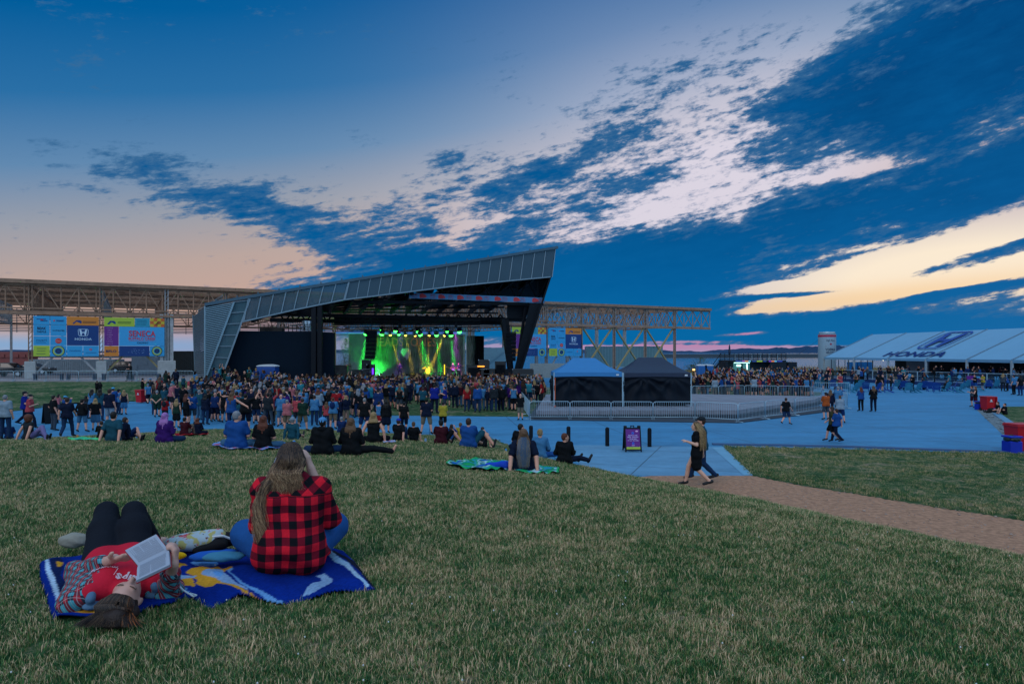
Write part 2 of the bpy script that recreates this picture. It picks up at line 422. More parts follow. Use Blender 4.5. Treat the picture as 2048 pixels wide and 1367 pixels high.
sheet('plaza_pavement', [(-120, -20), (140, -20), (140, 150), (-120, 150)], 0., M_CONC)
def U(px, py, z=0.):
    D = (CZ-z)*F/(py-HY); return ((px-HX)*D/F, D)
# grass hill
def grid_surf(name, xs, ys, zf, mask, m, z2=None):
    Xg, Yg = np.meshgrid(xs, ys, indexing='ij'); Zg = zf(Xg, Yg); nx, ny = Xg.shape
    v = np.stack([Xg, Yg, Zg], -1).reshape(-1, 3); idx = np.arange(nx*ny).reshape(nx, ny)
    f = np.stack([idx[:-1, :-1], idx[1:, :-1], idx[1:, 1:], idx[:-1, 1:]], -1).reshape(-1, 4)
    k = mask(Xg, Yg); kk = (k[:-1, :-1] | k[1:, :-1] | k[1:, 1:] | k[:-1, 1:]).reshape(-1)
    f = f[kk]; return link(name, mesh_np(name, v, f, [m], True))
def lump(x, y):
    return .018*np.sin(x*1.9+1.3*np.sin(y*.8))*np.sin(y*2.3+x*.6)+.010*np.sin(x*5.1+y*3.7)*np.sin(y*6.3-x*2.2)
o = grid_surf('grass_hill', np.concatenate([np.arange(-70, -26, 1.5), np.arange(-26, 16, .2), np.arange(16, 30, 1.)]), np.concatenate([np.arange(-20, 1, 1.5), np.arange(1, 36, .2)]),
    lambda x, y: hill_z(x, y)+lump(x, y)*sstep(0, 1.5, edist(x, y, HILL))*(y > 2), lambda x, y: inpoly(x, y, HILL) | (edist(x, y, HILL) < .4), M_GRASS)
tag(o, kind='structure')
# lawn before the stage, raised bank on the left, right-hand lawns
sheet('stage_lawn', [(-15.2, 42.6), (-6, 42.0), (.9, 41.2), (2.6, 43), (5, 50), (9, 60), (15.5, 57.3), (24.6, 57.3), (27, 60), (30, 66), (30, 73), (8, 76), (-24, 76), (-22, 59), (-17, 48)], .012, M_GRASS)
BANK = [(-90, 36)]+LAWN_L+[(-20, 66.3), (-90, 66.3)]
o = grid_surf('grass_bank', np.arange(-90, -20, 1.), np.arange(34, 68, .8), lambda x, y: bank_z(x, y)+.02, lambda x, y: inpoly(x, y, BANK), M_GRASS); tag(o, kind='structure')
sheet('upper_lot', [(-220, 66), (-20, 66), (-20, 70), (-20, 140), (-220, 140)], 1.0, M_LOT, thick=.25)
PATHP = [(4.4, 21.5), U(1420, 951), U(1508, 951.5), (8.5, 19.8), U(1700, 985), U(1850, 1010), U(2048, 1040), (17, 9), (30, -4), (20, -4), (9, 8), (4, 16), (3.0, 21.0)]
sheet('dirt_path', PATHP, .010, M_DIRT)
RG = [U(1452, 894), U(1560, 896), U(1700, 899), U(1870, 904), U(2048, 908), (40, 25), (40, 0), (30, -3.9), (17.05, 9.1), U(2048, 1040), U(1850, 1010), U(1700, 985), (8.55, 19.9), U(1508, 951)]
o = grid_surf('lawn', np.arange(6.5, 40, .12), np.arange(-2, 29.5, .12), lambda x, y: .012+sstep(0, 1.6, edist(x, y, RG))*(.05+lump(x, y)), lambda x, y: inpoly(x, y, RG), M_GRASS); tag(o, kind='structure')
kb = MB(); pts = [U(1425, 889), U(1560, 891), U(1700, 894), U(1870, 900), U(2070, 907)]
for (x0, y0), (x1, y1) in zip(pts[:-1], pts[1:]): kb.bar((x0, y0, .03), (x1, y1, .03), .28, .07)
tag(kb.build('kerb', mat('kerb_blue', (.045, .10, .20), .8)), kind='structure')
sheet('concrete_ramp', [U(1330, 952), U(1428, 951.8), U(1506, 951), U(1432, 893.5), U(1310, 891.5), U(1180, 889.5), U(1105, 891), U(1165, 931), U(1230, 948)], .006, M_PAD)
sheet('ramp_edging', [U(1506, 950.6), U(1488, 951.2), U(1424, 895), U(1446, 893.6)], .016, mat('edge_concrete', (.14, .33, .47), .8, vscale=1.2))
M_ROCK = mat('river_stones', (.13, .17, .19), .9, var=.8, vscale=9, bump=1., bscale=14, coord='Object')
sheet('stone_strip', [U(1951, 817), U(1978, 822), U(2016, 846), U(2075, 893), U(2050, 903), U(2022, 885)], .008, M_ROCK)
sheet('side_kerb', [U(1978, 822), U(1992, 822), U(2090, 888), U(2075, 893)], .05, M_PAD, thick=.06)
sheet('side_lawn', [U(1992, 822), U(2012, 813), U(2060, 813), (60, 48), (60, 30), U(2090, 888)], .02, M_GRASS)
sheet('far_berm', [(30, 86), (40, 84), (46, 96), (38, 100)], .02, M_GRASS)
# stones one could see as stones
nS = 900; xs = nr.uniform(21, 34, nS); ys = nr.uniform(28, 49, nS)
pl = [U(1951, 817), U(1978, 822), U(2016, 846), U(2075, 893), U(2050, 903), U(2022, 885)]
k = inpoly(xs, ys, pl); mb = MB()
for x, y in zip(xs[k], ys[k]):
    r = rng.uniform(.05, .13); mb.lathe([(r*.5, 0), (r, r*.3), (r*.6, r*.62)], (x, y, .01), 6)
o = mb.build('gravel', mat('stone', (.17, .21, .23), .9, var=.8, vscale=2), smooth=False); tag(o, kind='stuff')
# lake, breakwater, far shore
M_WATER = bpy.data.materials.new('lake_water'); M_WATER.use_nodes = True; nt = M_WATER.node_tree; b = nt.nodes['Principled BSDF']
b.inputs['Base Color'].default_value = (.05, .10, .16, 1); b.inputs['Roughness'].default_value = .12; b.inputs['Specular IOR Level'].default_value = .8
g = nt.nodes.new('ShaderNodeNewGeometry').outputs['Position']; x, y, z = sep(nt, g)
bp = nt.nodes.new('ShaderNodeBump'); bp.inputs['Strength'].default_value = .12; bp.inputs['Distance'].default_value = .3
nt.links.new(noise(nt, comb(nt, x*.3, y, z), .5, 4).s, bp.inputs['Height']); nt.links.new(bp.outputs[0], b.inputs['Normal'])
sheet('lake_water', [(-6000, 151), (6000, 151), (9000, 9000), (-9000, 9000)], -1., M_WATER)
M_SHORE = mat('far_shore', lin('0a3557'), .9, var=.25, vscale=.01)
for px0, px1, D, hmax in ((-200, 1000, 5200, 30), (960, 1700, 3600, 34)):
    mb = MB(); n = 150; pts = []
    for i in range(n+1):
        px = px0+(px1-px0)*i/n; h = hmax*(.5+.22*math.sin(i*.05+1)+.12*math.sin(i*.17+2)+.06*math.sin(i*.53)+.09*rng.random())
        if px > 1560: h *= 1.35
        pts.append(((px-HX)*D/F, h))
    vs = [(x, D, -1) for x, h in pts]+[(x, D+60, h) for x, h in pts]+[(x, D+500, -1) for x, h in pts]; n += 1
    mb.add(vs, [(i, i+1, n+i+1, n+i) for i in range(n-1)]+[(n+i, n+i+1, 2*n+i+1, 2*n+i) for i in range(n-1)])
    tag(mb.build('far_hills', M_SHORE), kind='structure')
D = 620
for q0, D0, q1, D1, h, lb in ((1250, D, 1760, D, 2.3, 'long low dark breakwater out on the lake behind the right side'), (-60, D+60, 420, D, 1.6, 'low dark breakwater on the water behind the left banners')):
    mb = MB(); mb.slab([((q0-HX)*D0/F, D0, -1.2), ((q1-HX)*D1/F, D1, -1.2), ((q1-HX)*D1/F, D1+5, h), ((q0-HX)*D0/F, D0+5, h)], (0, 3, 0))
    tag(mb.build('breakwater', mat('breakwater_stone', (.02, .035, .05), .9, vscale=.05)), lb, 'breakwater')
# dune grass along the shore
mb = MB()
for i in range(5200):
    px = rng.uniform(1375, 1905); D = rng.uniform(118, 147)
    if px < 1425: D = rng.uniform(118, 128)
    x = (px-HX)*D/F; h = rng.uniform(.25, .75)*(1.9 if D > 135 else 1.1); a = rng.uniform(-.3, .3); w = .06
    mb.add([(x-w, D, 0), (x+w, D, 0), (x+a, D+rng.uniform(-.2, .2), h)], [(0, 1, 2)], 0)
o = mb.build('shore_grass', mat('dune_grass', (.20, .155, .06), .9, var=.5, vscale=.2)); tag(o, kind='stuff')
sheet('dune', [(20, 114), (95, 112), (130, 150), (20, 150)], .03, mat('dune_soil', (.15, .12, .055), .9, var=.4, vscale=.3))

# ================================================================ grass blades
def tuft_mesh(k, n=34, hgt=.045, rad=.05):
    r = np.random.RandomState(100+k); vs = []; fs = []; c = []
    for i in range(n):
        a = r.uniform(0, 2*np.pi); q = rad*math.sqrt(r.uniform()); x, y = q*math.cos(a), q*math.sin(a)
        h = hgt*r.uniform(.45, 1.25); b = r.uniform(0, 2*np.pi); ln = h*r.uniform(.15, 1.1); w = r.uniform(.0009, .0018)
        dx, dy = math.cos(b)*ln, math.sin(b)*ln; px_, py_ = -math.sin(b)*w, math.cos(b)*w; j = len(vs)
        vs += [(x-px_, y-py_, -.01), (x+px_, y+py_, -.01), (x+dx*.35-px_*.9, y+dy*.35-py_*.9, h*.6), (x+dx*.35+px_*.9, y+dy*.35+py_*.9, h*.6), (x+dx, y+dy, h)]
        fs += [(j, j+1, j+3, j+2), (j+2, j+3, j+4)]; c += [r.uniform(0, 1)]*5
    me = bpy.data.meshes.new('grass_tuft'); me.from_pydata(vs, [], fs)
    a = me.attributes.new('rnd', 'FLOAT', 'POINT'); a.data.foreach_set('value', c); return me
M_BLADE = bpy.data.materials.new('grass_blades'); M_BLADE.use_nodes = True; nt = M_BLADE.node_tree; b = nt.nodes['Principled BSDF']
g = nt.nodes.new('ShaderNodeNewGeometry').outputs['Position']; at = nt.nodes.new('ShaderNodeAttribute'); at.attribute_name = 'rnd'; ra = E(nt, at.outputs['Fac'])
n1 = noise(nt, g, .55, 6, .62); n2 = noise(nt, g, 3.6, 5, .6)
dry = (n1-.5)*.75+(n2-.5)*1.15+(noise(nt, g, 13, 3, .6)-.5)*.7+(ra-.5)*1.15+.44
c = ramp(nt, dry.step(.12, .95), [(0, (.018, .090, .026)), (.35, (.072, .205, .042)), (.58, (.18, .272, .078)), (.8, (.38, .32, .15)), (1, (.68, .47, .28))])
nt.links.new(c, b.inputs['Base Color']); b.inputs['Roughness'].default_value = .6; b.inputs['Specular IOR Level'].default_value = .25
lib = bpy.data.collections.new('tuft_library')
def make_grass():
    tu = []
    for k in range(7):
        me = tuft_mesh(k, 44 if k < 5 else 16, .0255 if k < 5 else .038, .055); me.materials.append(M_BLADE); o = bpy.data.objects.new('grass_tuft', me); lib.objects.link(o); tu.append(o)
    P0 = []
    # density falls with distance: blades get smaller than a pixel
    for d0, d1, dens in ((2.6, 6, 640), (6, 9, 380), (9, 14, 170), (14, 22, 52), (22, 34, 20)):
        area = (d1-d0)*(1.56*d1+1); n = int(area*dens)
        y = nr.uniform(d0, d1, n); x = nr.uniform(-.78*d1-.5, .78*d1+.5, n)
        k = (np.abs(x) < .78*y+.5) & (inpoly(x, y, HILL) | ((edist(x, y, HILL) < .14) & (nr.rand(len(x)) < .6))); x, y = x[k], y[k]
        P0.append(np.stack([x, y, np.maximum(hill_z(x, y), 0)+lump(x, y)*(edist(x, y, HILL) > .5), np.full(len(x), 1. if d0 < 6 else 1.15 if d0 < 9 else 1.35 if d0 < 14 else 1.7)], -1))
    n = 26000; x = nr.uniform(6.5, 23, n); y = nr.uniform(8, 28.5, n); k = inpoly(x, y, RG) | ((edist(x, y, RG) < .12) & (nr.rand(n) < .5)); x, y = x[k], y[k]
    P0.append(np.stack([x, y, .05+0*x, np.full(len(x), 1.5)], -1))
    Q = np.concatenate(P0); Q = Q[~keep_clear(Q[:, 0], Q[:, 1])]
    me = bpy.data.meshes.new('grass'); me.vertices.add(len(Q)); me.vertices.foreach_set('co', Q[:, :3].astype(np.float32).ravel())
    a = me.attributes.new('sc', 'FLOAT', 'POINT'); a.data.foreach_set('value', (Q[:, 3]*nr.uniform(.75, 1.25, len(Q))).astype(np.float32))
    a = me.attributes.new('rz', 'FLOAT_VECTOR', 'POINT'); rv = np.zeros((len(Q), 3), np.float32); rv[:, 2] = nr.uniform(0, 6.28, len(Q)); rv[:, 0] = nr.uniform(-.2, .2, len(Q)); a.data.foreach_set('vector', rv.ravel())
    o = link('grass', me); tag(o, kind='stuff')
    ng = bpy.data.node_groups.new('blades', 'GeometryNodeTree')
    ng.interface.new_socket('Geometry', in_out='INPUT', socket_type='NodeSocketGeometry'); ng.interface.new_socket('Geometry', in_out='OUTPUT', socket_type='NodeSocketGeometry')
    N = ng.nodes; L = ng.links; gi = N.new('NodeGroupInput'); go = N.new('NodeGroupOutput')
    ci = N.new('GeometryNodeCollectionInfo'); ci.inputs['Collection'].default_value = lib; ci.inputs['Separate Children'].default_value = True; ci.inputs['Reset Children'].default_value = True
    ip = N.new('GeometryNodeInstanceOnPoints'); ip.inputs['Pick Instance'].default_value = True
    na = N.new('GeometryNodeInputNamedAttribute'); na.data_type = 'FLOAT_VECTOR'; na.inputs['Name'].default_value = 'rz'
    nb = N.new('GeometryNodeInputNamedAttribute'); nb.data_type = 'FLOAT'; nb.inputs['Name'].default_value = 'sc'
    L.new(gi.outputs[0], ip.inputs['Points']); L.new(ci.outputs[0], ip.inputs['Instance'])
    L.new(na.outputs[0], ip.inputs['Rotation']); L.new(nb.outputs[0], ip.inputs['Scale']); L.new(ip.outputs[0], go.inputs[0])
    md = o.modifiers.new('blades', 'NODES'); md.node_group = ng
    print('tufts', len(Q))
def keep_clear(x, y):
    k = np.zeros(len(x), bool)
    for poly in CLEAR: k |= inpoly(x, y, poly)
    return k
CLEAR = []

# white clover heads dotted through the lawn, small stones on the path
mb = MB(); rc = random.Random(9)
for _ in range(170):
    D = 2.8+12*rc.random()**1.3; x = rc.uniform(-.75, .75)*D
    if inpoly(x, D, HILL): mb.lathe([(.002, 0), (.0045, .003), (.0035, .008), (.001, .009)], (x, D, gz(x, D)+.030+.012*rc.random()), 5)
tag(mb.build('clover_flowers', mat('clover', (.62, .62, .60), .8)), kind='stuff')
mb = MB(); k = 0
while k < 2600:
    x, y = rc.uniform(3, 20), rc.uniform(4, 21.6)
    if inpoly(x, y, PATHP): r = rc.uniform(.006, .022)*(1+(rc.random() < .04)); mb.lathe([(r*.6, 0), (r, r*.4), (r*.5, r*.9)], (x, y, .008), 5); k += 1
tag(mb.build('path_gravel', mat('path_stone', (.34, .25, .20), .9, var=.8, vscale=1.5)), kind='stuff')
# ================================================================ organic surfaces from signed distances
V3 = lambda *a: np.array(a, float)
def surf_nets(f, org, h):
    nx, ny, nz = f.shape; s = f < 0
    off = [(i, j, k) for i in (0, 1) for j in (0, 1) for k in (0, 1)]
    cnt = sum(s[i:nx-1+i, j:ny-1+j, k:nz-1+k].astype(np.int8) for i, j, k in off)
    act = (cnt > 0) & (cnt < 8); idx = np.full(act.shape, -1, np.int64); ii = np.argwhere(act); idx[act] = np.arange(len(ii))
    if not len(ii): return np.zeros((0, 3)), np.zeros((0, 4), int)
    acc = np.zeros((len(ii), 3)); num = np.zeros(len(ii))
    for a in range(8):
        for b in range(a+1, 8):
            A, B = off[a], off[b]
            if sum(x != y for x, y in zip(A, B)) != 1: continue
            fa = f[ii[:, 0]+A[0], ii[:, 1]+A[1], ii[:, 2]+A[2]]; fb = f[ii[:, 0]+B[0], ii[:, 1]+B[1], ii[:, 2]+B[2]]
            c = (fa < 0) != (fb < 0); t = np.where(c, fa/np.where(c, fa-fb, 1), 0)[:, None]
            acc += c[:, None]*(np.array(A)*(1-t)+np.array(B)*t); num += c
    v = (ii+acc/num[:, None])*h+org; F_ = []
    for ax in range(3):
        sl0 = [slice(None)]*3; sl1 = [slice(None)]*3; sl0[ax] = slice(0, -1); sl1[ax] = slice(1, None)
        a0 = s[tuple(sl0)]; a1 = s[tuple(sl1)]; o1, o2 = [(1, 2), (2, 0), (0, 1)][ax]
        for flip in (0, 1):
            e = np.argwhere((a0 & ~a1) if not flip else (~a0 & a1)); e = e[(e[:, o1] > 0) & (e[:, o2] > 0) & (e[:, o1] < f.shape[o1]-1) & (e[:, o2] < f.shape[o2]-1)]
            if not len(e): continue
            q = []
            for d1, d2 in ((-1, -1), (0, -1), (0, 0), (-1, 0)):
                c = e.copy(); c[:, o1] += d1; c[:, o2] += d2; q.append(idx[c[:, 0], c[:, 1], c[:, 2]])
            q = np.stack(q, -1); F_.append(q[:, ::-1] if flip else q)
    return v, np.concatenate(F_)
def sdf_mesh(prims, h, k=.02, wr=0., wf=14., smooth=1, cut=None):
    """prims: ('c',p0,p1,r0,r1) tapered capsule | ('e',centre,radii,R3x3 or None); smooth union radius k; wr = cloth wrinkle depth"""
    bb = []
    for p in prims:
        if p[0] == 'c': a, b, r = np.asarray(p[1], float), np.asarray(p[2], float), max(p[3], p[4]); bb.append((np.minimum(a, b)-r, np.maximum(a, b)+r))
        else: c = np.asarray(p[1], float); r = max(p[2]) ; bb.append((c-r, c+r))
    lo = np.min([x[0] for x in bb], 0)-3*h-wr; hi = np.max([x[1] for x in bb], 0)+3*h+wr
    n = np.ceil((hi-lo)/h).astype(int)+1; f = np.full(n, 1., np.float32)
    ax = [lo[i]+np.arange(n[i])*h for i in range(3)]
    for p, (a, b) in zip(prims, bb):
        m = k+2.5*h; i0 = np.maximum(((a-m-lo)/h).astype(int), 0); i1 = np.minimum(((b+m-lo)/h).astype(int)+2, n)
        sl = tuple(slice(i0[i], i1[i]) for i in range(3)); x = ax[0][sl[0]][:, None, None]; y = ax[1][sl[1]][None, :, None]; z = ax[2][sl[2]][None, None, :]
        if p[0] == 'c':
            A = np.asarray(p[1], float); d = np.asarray(p[2], float)-A; L = max(d@d, 1e-9)
            t = np.clip(((x-A[0])*d[0]+(y-A[1])*d[1]+(z-A[2])*d[2])/L, 0, 1)
            g = np.sqrt((x-A[0]-t*d[0])**2+(y-A[1]-t*d[1])**2+(z-A[2]-t*d[2])**2)-(p[3]+(p[4]-p[3])*t)
        else:
            c = np.asarray(p[1], float); X_, Y_, Z_ = x-c[0], y-c[1], z-c[2]
            if p[3] is not None:
                M = np.asarray(p[3]).T; X_, Y_, Z_ = M[0, 0]*X_+M[0, 1]*Y_+M[0, 2]*Z_, M[1, 0]*X_+M[1, 1]*Y_+M[1, 2]*Z_, M[2, 0]*X_+M[2, 1]*Y_+M[2, 2]*Z_
            r = p[2]; q = np.sqrt((X_/r[0])**2+(Y_/r[1])**2+(Z_/r[2])**2); q2 = np.sqrt((X_/r[0]**2)**2+(Y_/r[1]**2)**2+(Z_/r[2]**2)**2)
            g = q*(q-1)/np.maximum(q2, 1e-6)
        c0 = f[sl]; hh = np.clip(.5+.5*(g-c0)/k, 0, 1) if k > 0 else (g > c0)*1.
        f[sl] = (g*(1-hh)+c0*hh)-(k*hh*(1-hh) if k > 0 else 0)
    if wr:
        x, y, z = ax[0][:, None, None], ax[1][None, :, None], ax[2][None, None, :]
        w = np.sin(x*wf+2*np.sin(z*wf*.9)+y*3)*np.sin(z*wf*1.7+x*wf*.6+1.3*np.sin(y*wf*.7))+.5*np.sin(z*wf*3.1+x*wf*1.1+y*wf)
        f = f+wr*w*.6
    if cut:
        for (pt, nn) in cut:   # keep the side the normal points away from
            x, y, z = ax[0][:, None, None], ax[1][None, :, None], ax[2][None, None, :]
            f = np.maximum(f, (x-pt[0])*nn[0]+(y-pt[1])*nn[1]+(z-pt[2])*nn[2])
    return surf_nets(f, lo, h)
def rotm(yaw=0, pitch=0, roll=0):
    return np.array(Euler((pitch, roll, yaw), 'XYZ').to_matrix())
def nrm(v): v = np.asarray(v, float); return v/max(np.linalg.norm(v), 1e-9)
# ---------------------------------------------------------------- hands
def hand_prims(w, d, nrml, side, curl=.5, sc=1., thumb=.6):
    """w wrist, d direction along the palm, nrml the way the palm faces, side +1/-1 where the thumb sits (x = d x nrml)"""
    d = nrm(d); n_ = nrm(np.asarray(nrml)-d*np.dot(nrml, d)); x = np.cross(d, n_)*side; w = np.asarray(w, float); P_ = []
    for t in (-.03, -.01, .01, .03): P_.append(('c', w+x*t*.55*sc+d*.01*sc, w+x*t*sc+d*.085*sc, .014*sc, .0125*sc))
    for i, (t, L) in enumerate(((.031, .068), (.0105, .078), (-.0105, .072), (-.031, .056))):
        a = w+x*t*sc+d*.085*sc; ang = curl*(.8+.1*i); seg = (L*.45, L*.32, L*.25); r = (.0088, .0080, .0070); th = ang*.5
        for s_, rr in zip(seg, r):
            dd = d*math.cos(th)+n_*math.sin(th)+x*t*.8; b = a+nrm(dd)*s_*sc; P_.append(('c', a, b, rr*sc, rr*.92*sc)); a = b; th += ang*.75
    a = w+x*.028*sc+d*.022*sc; dd = nrm(d*.62+x*.72+n_*thumb*.4); b = a+dd*.038*sc; c = b+nrm(d*.85+x*.3+n_*thumb)*.03*sc
    P_ += [('c', a, b, .0135*sc, .0105*sc), ('c', b, c, .0100*sc, .0082*sc), ('c', c, c+nrm(d*.9+n_*thumb*.8)*.018*sc, .0085*sc, .007*sc)]
    return P_
# ---------------------------------------------------------------- skeletons (metres, facing +Y)
def skeleton(kind='stand', arms='down', lean=0., hy=0., hp=0., twist=0., w=1.):
    J = {}; X_ = V3(1, 0, 0)
    hz = .93 if kind in ('stand', 'wide', 'walk', 'step') else .115
    P0 = V3(0, 0, hz); t = V3(0, math.sin(lean), math.cos(lean)); fwd = V3(0, math.cos(lean), -math.sin(lean))
    tx = V3(math.cos(twist), math.sin(twist), 0)
    J['pel'] = P0; J['waist'] = P0+t*.17; J['chest'] = P0+t*.34; J['neck'] = P0+t*.505; J['t'] = t; J['fwd'] = fwd; J['tx'] = tx
    Rh = rotm(hy, hp); up = Rh@V3(0, 0, 1); J['Rh'] = Rh
    J['head'] = J['neck']+nrm(t+up)*.125+Rh@V3(0, .022, 0)
    for s in (1, -1):
        k = 'R' if s > 0 else 'L'
        J['sh'+k] = P0+t*.455+tx*s*.165*(.8+.2*w)
        hip = P0+X_*s*.09*w; J['hip'+k] = hip
        if kind == 'stand': kn, an = hip+V3(s*.015, .03, -.44), hip+V3(s*.02, -.01, -.85)
        elif kind == 'wide': kn, an = hip+V3(s*.07, .02, -.44), hip+V3(s*.13, -.02, -.84)
        elif kind == 'walk': kn, an = (hip+V3(0, .2, -.40), hip+V3(0, .28, -.82)) if s > 0 else (hip+V3(0, -.03, -.44), hip+V3(0, -.34, -.74))
        elif kind == 'step': kn, an = (hip+V3(.02, .10, -.43), hip+V3(.03, .06, -.85)) if s > 0 else (hip+V3(-.02, .0, -.44), hip+V3(-.03, -.12, -.83))
        elif kind == 'cross': kn, an = hip+V3(s*.28, .24, .0), hip+V3(-s*.14, .34, -.04)
        elif kind == 'knees': kn, an = hip+V3(s*.05, .34, .34), hip+V3(s*.03, .50, -.05)
        elif kind == 'out': kn, an = hip+V3(s*.05, .43, .03), hip+V3(s*.1, .85, -.05)
        elif kind == 'sideR': kn, an = (hip+V3(.34, .28, .02), hip+V3(.62, .30, -.05)) if s > 0 else (hip+V3(.18, .40, .0), hip+V3(.56, .46, -.05))
        elif kind == 'kneeR': kn, an = (hip+V3(.30, .20, .34), hip+V3(.62, .16, -.05)) if s > 0 else (hip+V3(.1, .38, .1), hip+V3(.5, .42, -.05))
        elif kind == 'stretchR': kn, an = (hip+V3(.42, .12, .02), hip+V3(.84, .16, -.05)) if s > 0 else (hip+V3(-.1, .36, .02), hip+V3(.25, .42, -.05))
        elif kind == 'stretchL': kn, an = (hip+V3(-.42, .12, .02), hip+V3(-.80, .16, -.05)) if s < 0 else (hip+V3(.2, .30, .02), hip+V3(-.1, .42, -.05))
        elif kind == 'chair': kn, an = hip+V3(s*.06, .42, .02), hip+V3(s*.06, .44, -.42)
        J['kn'+k] = kn; J['an'+k] = an
        d = nrm(an-kn); 
        fd = V3(s*.25, 1, -.1) if kind in ('stand', 'wide', 'step', 'walk', 'knees', 'chair') else (V3(d[0]*.5, d[1]*.3, .9) if kind in ('out', 'sideR', 'kneeR', 'stretchR', 'stretchL') else nrm(an-kn)*.7+V3(0, .6, 0))
        J['toe'+k] = an+nrm(fd)*.15+(V3(0, 0, -.035) if kind in ('stand', 'wide', 'step', 'walk', 'knees', 'chair') else 0)
        sh = J['sh'+k]; A = arms if isinstance(arms, str) else arms[0 if s > 0 else 1]
        el, wr = {'down': (sh+V3(s*.06, -.03, -.285), sh+V3(s*.075, .05, -.53)),
            'pocket': (sh+V3(s*.12, -.07, -.26), sh+V3(s*.02, .07, -.47)),
            'fold': (sh+V3(s*.06, .08, -.27), V3(sh[0]-s*.20, sh[1]+.24, sh[2]-.20)),
            'phone': (sh+V3(s*.09, .14, -.22), V3(sh[0]-s*.10, sh[1]+.34, sh[2]+.08)),
            'up': (sh+V3(s*.14, .10, .20), sh+V3(s*.09, .14, .46)),
            'out': (sh+V3(s*.27, .06, -.03), sh+V3(s*.50, .12, .06)),
            'wave': (sh+V3(s*.25, .05, .08), sh+V3(s*.36, .08, .32)),
            'hug': (sh+V3(s*.24, .06, -.16), sh+V3(s*.46, .02, -.26)),
            'hold': (sh+V3(s*.07, -.02, -.27), sh+V3(-s*.02, .22, -.20)),
            'back2': (sh+V3(s*.10, -.12, -.24), V3(sh[0]*.35, sh[1]-.14, hz+.02)),
            'swingf': (sh+V3(s*.05, .08, -.27), sh+V3(s*.05, .28, -.44)),
            'swingb': (sh+V3(s*.06, -.14, -.25), sh+V3(s*.08, -.14, -.50)),
            'lap': (sh+V3(s*.09, .04, -.27), V3(sh[0]*.5, sh[1]+.26, .23)),
            'back': (sh+V3(s*.08, -.12, -.24), V3(sh[0]+s*.10, sh[1]-.24, .03)),
            'prop': (sh+V3(s*.13, -.05, -.24), V3(sh[0]+s*.16, sh[1]-.02, .04)),
            'kneehug': (sh+V3(s*.08, .16, -.20), V3(s*.05, .42, .36)),
            'reachR': (sh+V3(s*.05, .14, -.20), V3(.42, .26, .38)),
            'face': (sh+V3(s*.10, .16, -.16), V3(sh[0]-s*.02, sh[1]+.17, sh[2]+.11))}[A]
        J['el'+k] = el; J['wr'+k] = wr; J['arm'+k] = A
    return J
def torso(J, w=1., g=0., f=0):
    t, tx, P_ = J['t'], J['tx'], []
    for s in (1, -1):
        P_ += [('c', J['pel']+V3(s*.062*w, -.01, .0), J['waist']+V3(s*.05*w, 0, 0), .112*w+g, (.092+.01*f)*w+g), ('c', J['waist']+V3(s*.05*w, 0, 0), J['chest']+tx*s*.07*w, .095*w+g, .102*w+g),
               ('c', J['chest']+tx*s*.07*w+t*.03, J['sh'+('R' if s > 0 else 'L')]+t*-.01, .095*w+g, .052*w+g), ('c', J['sh'+('R' if s > 0 else 'L')], J['neck']+t*-.03, .052*w+g, .042+g)]
    return P_
def limb(J, a, b, c, r, g=0., t0=0., t1=2.):
    """two-segment limb from a via b to c, cut at parameter t1 (0..2)"""
    A, B, C = J[a], J[b], J[c]; P_ = []
    e = min(t1, 1.); P_.append(('c', A, A+(B-A)*e, r[0]+g, r[0]+(r[1]-r[0])*e+g))
    if t1 > 1: e = t1-1; P_.append(('c', B, B+(C-B)*e, r[1]+g, r[1]+(r[2]-r[1])*e+g)); P_.append(('c', B+(C-B)*e*.15, B+(C-B)*e*.55, r[1]*.9+g, r[1]*.86+g))
    return P_
RA = (.052, .040, .029); RL = (.085, .056, .038)
def head_prims(J, f=1., detail=True):
    H, Rh = J['head'], J['Rh']; a = lambda x, y, z: H+Rh@V3(x, y, z)
    P_ = [('e', a(0, -.012, .025), (.074, .094, .094), Rh), ('e', a(0, .022, -.03), (.058, .068, .082), Rh), ('c', a(0, .035, -.075), a(0, .06, -.092), .036, .028), ('c', J['neck']-J['t']*.05, H+Rh@V3(0, -.02, -.05), .054, .050)]
    if detail:
        P_ += [('c', a(0, .088, .005), a(0, .108, -.032), .010, .014), ('e', a(.076, -.006, -.02), (.010, .020, .031), Rh), ('e', a(-.076, -.006, -.02), (.010, .020, .031), Rh),
               ('c', a(-.036, .078, .018), a(.036, .078, .018), .014, .014), ('c', a(-.018, .083, -.062), a(.018, .083, -.062), .010, .010)]
    return P_
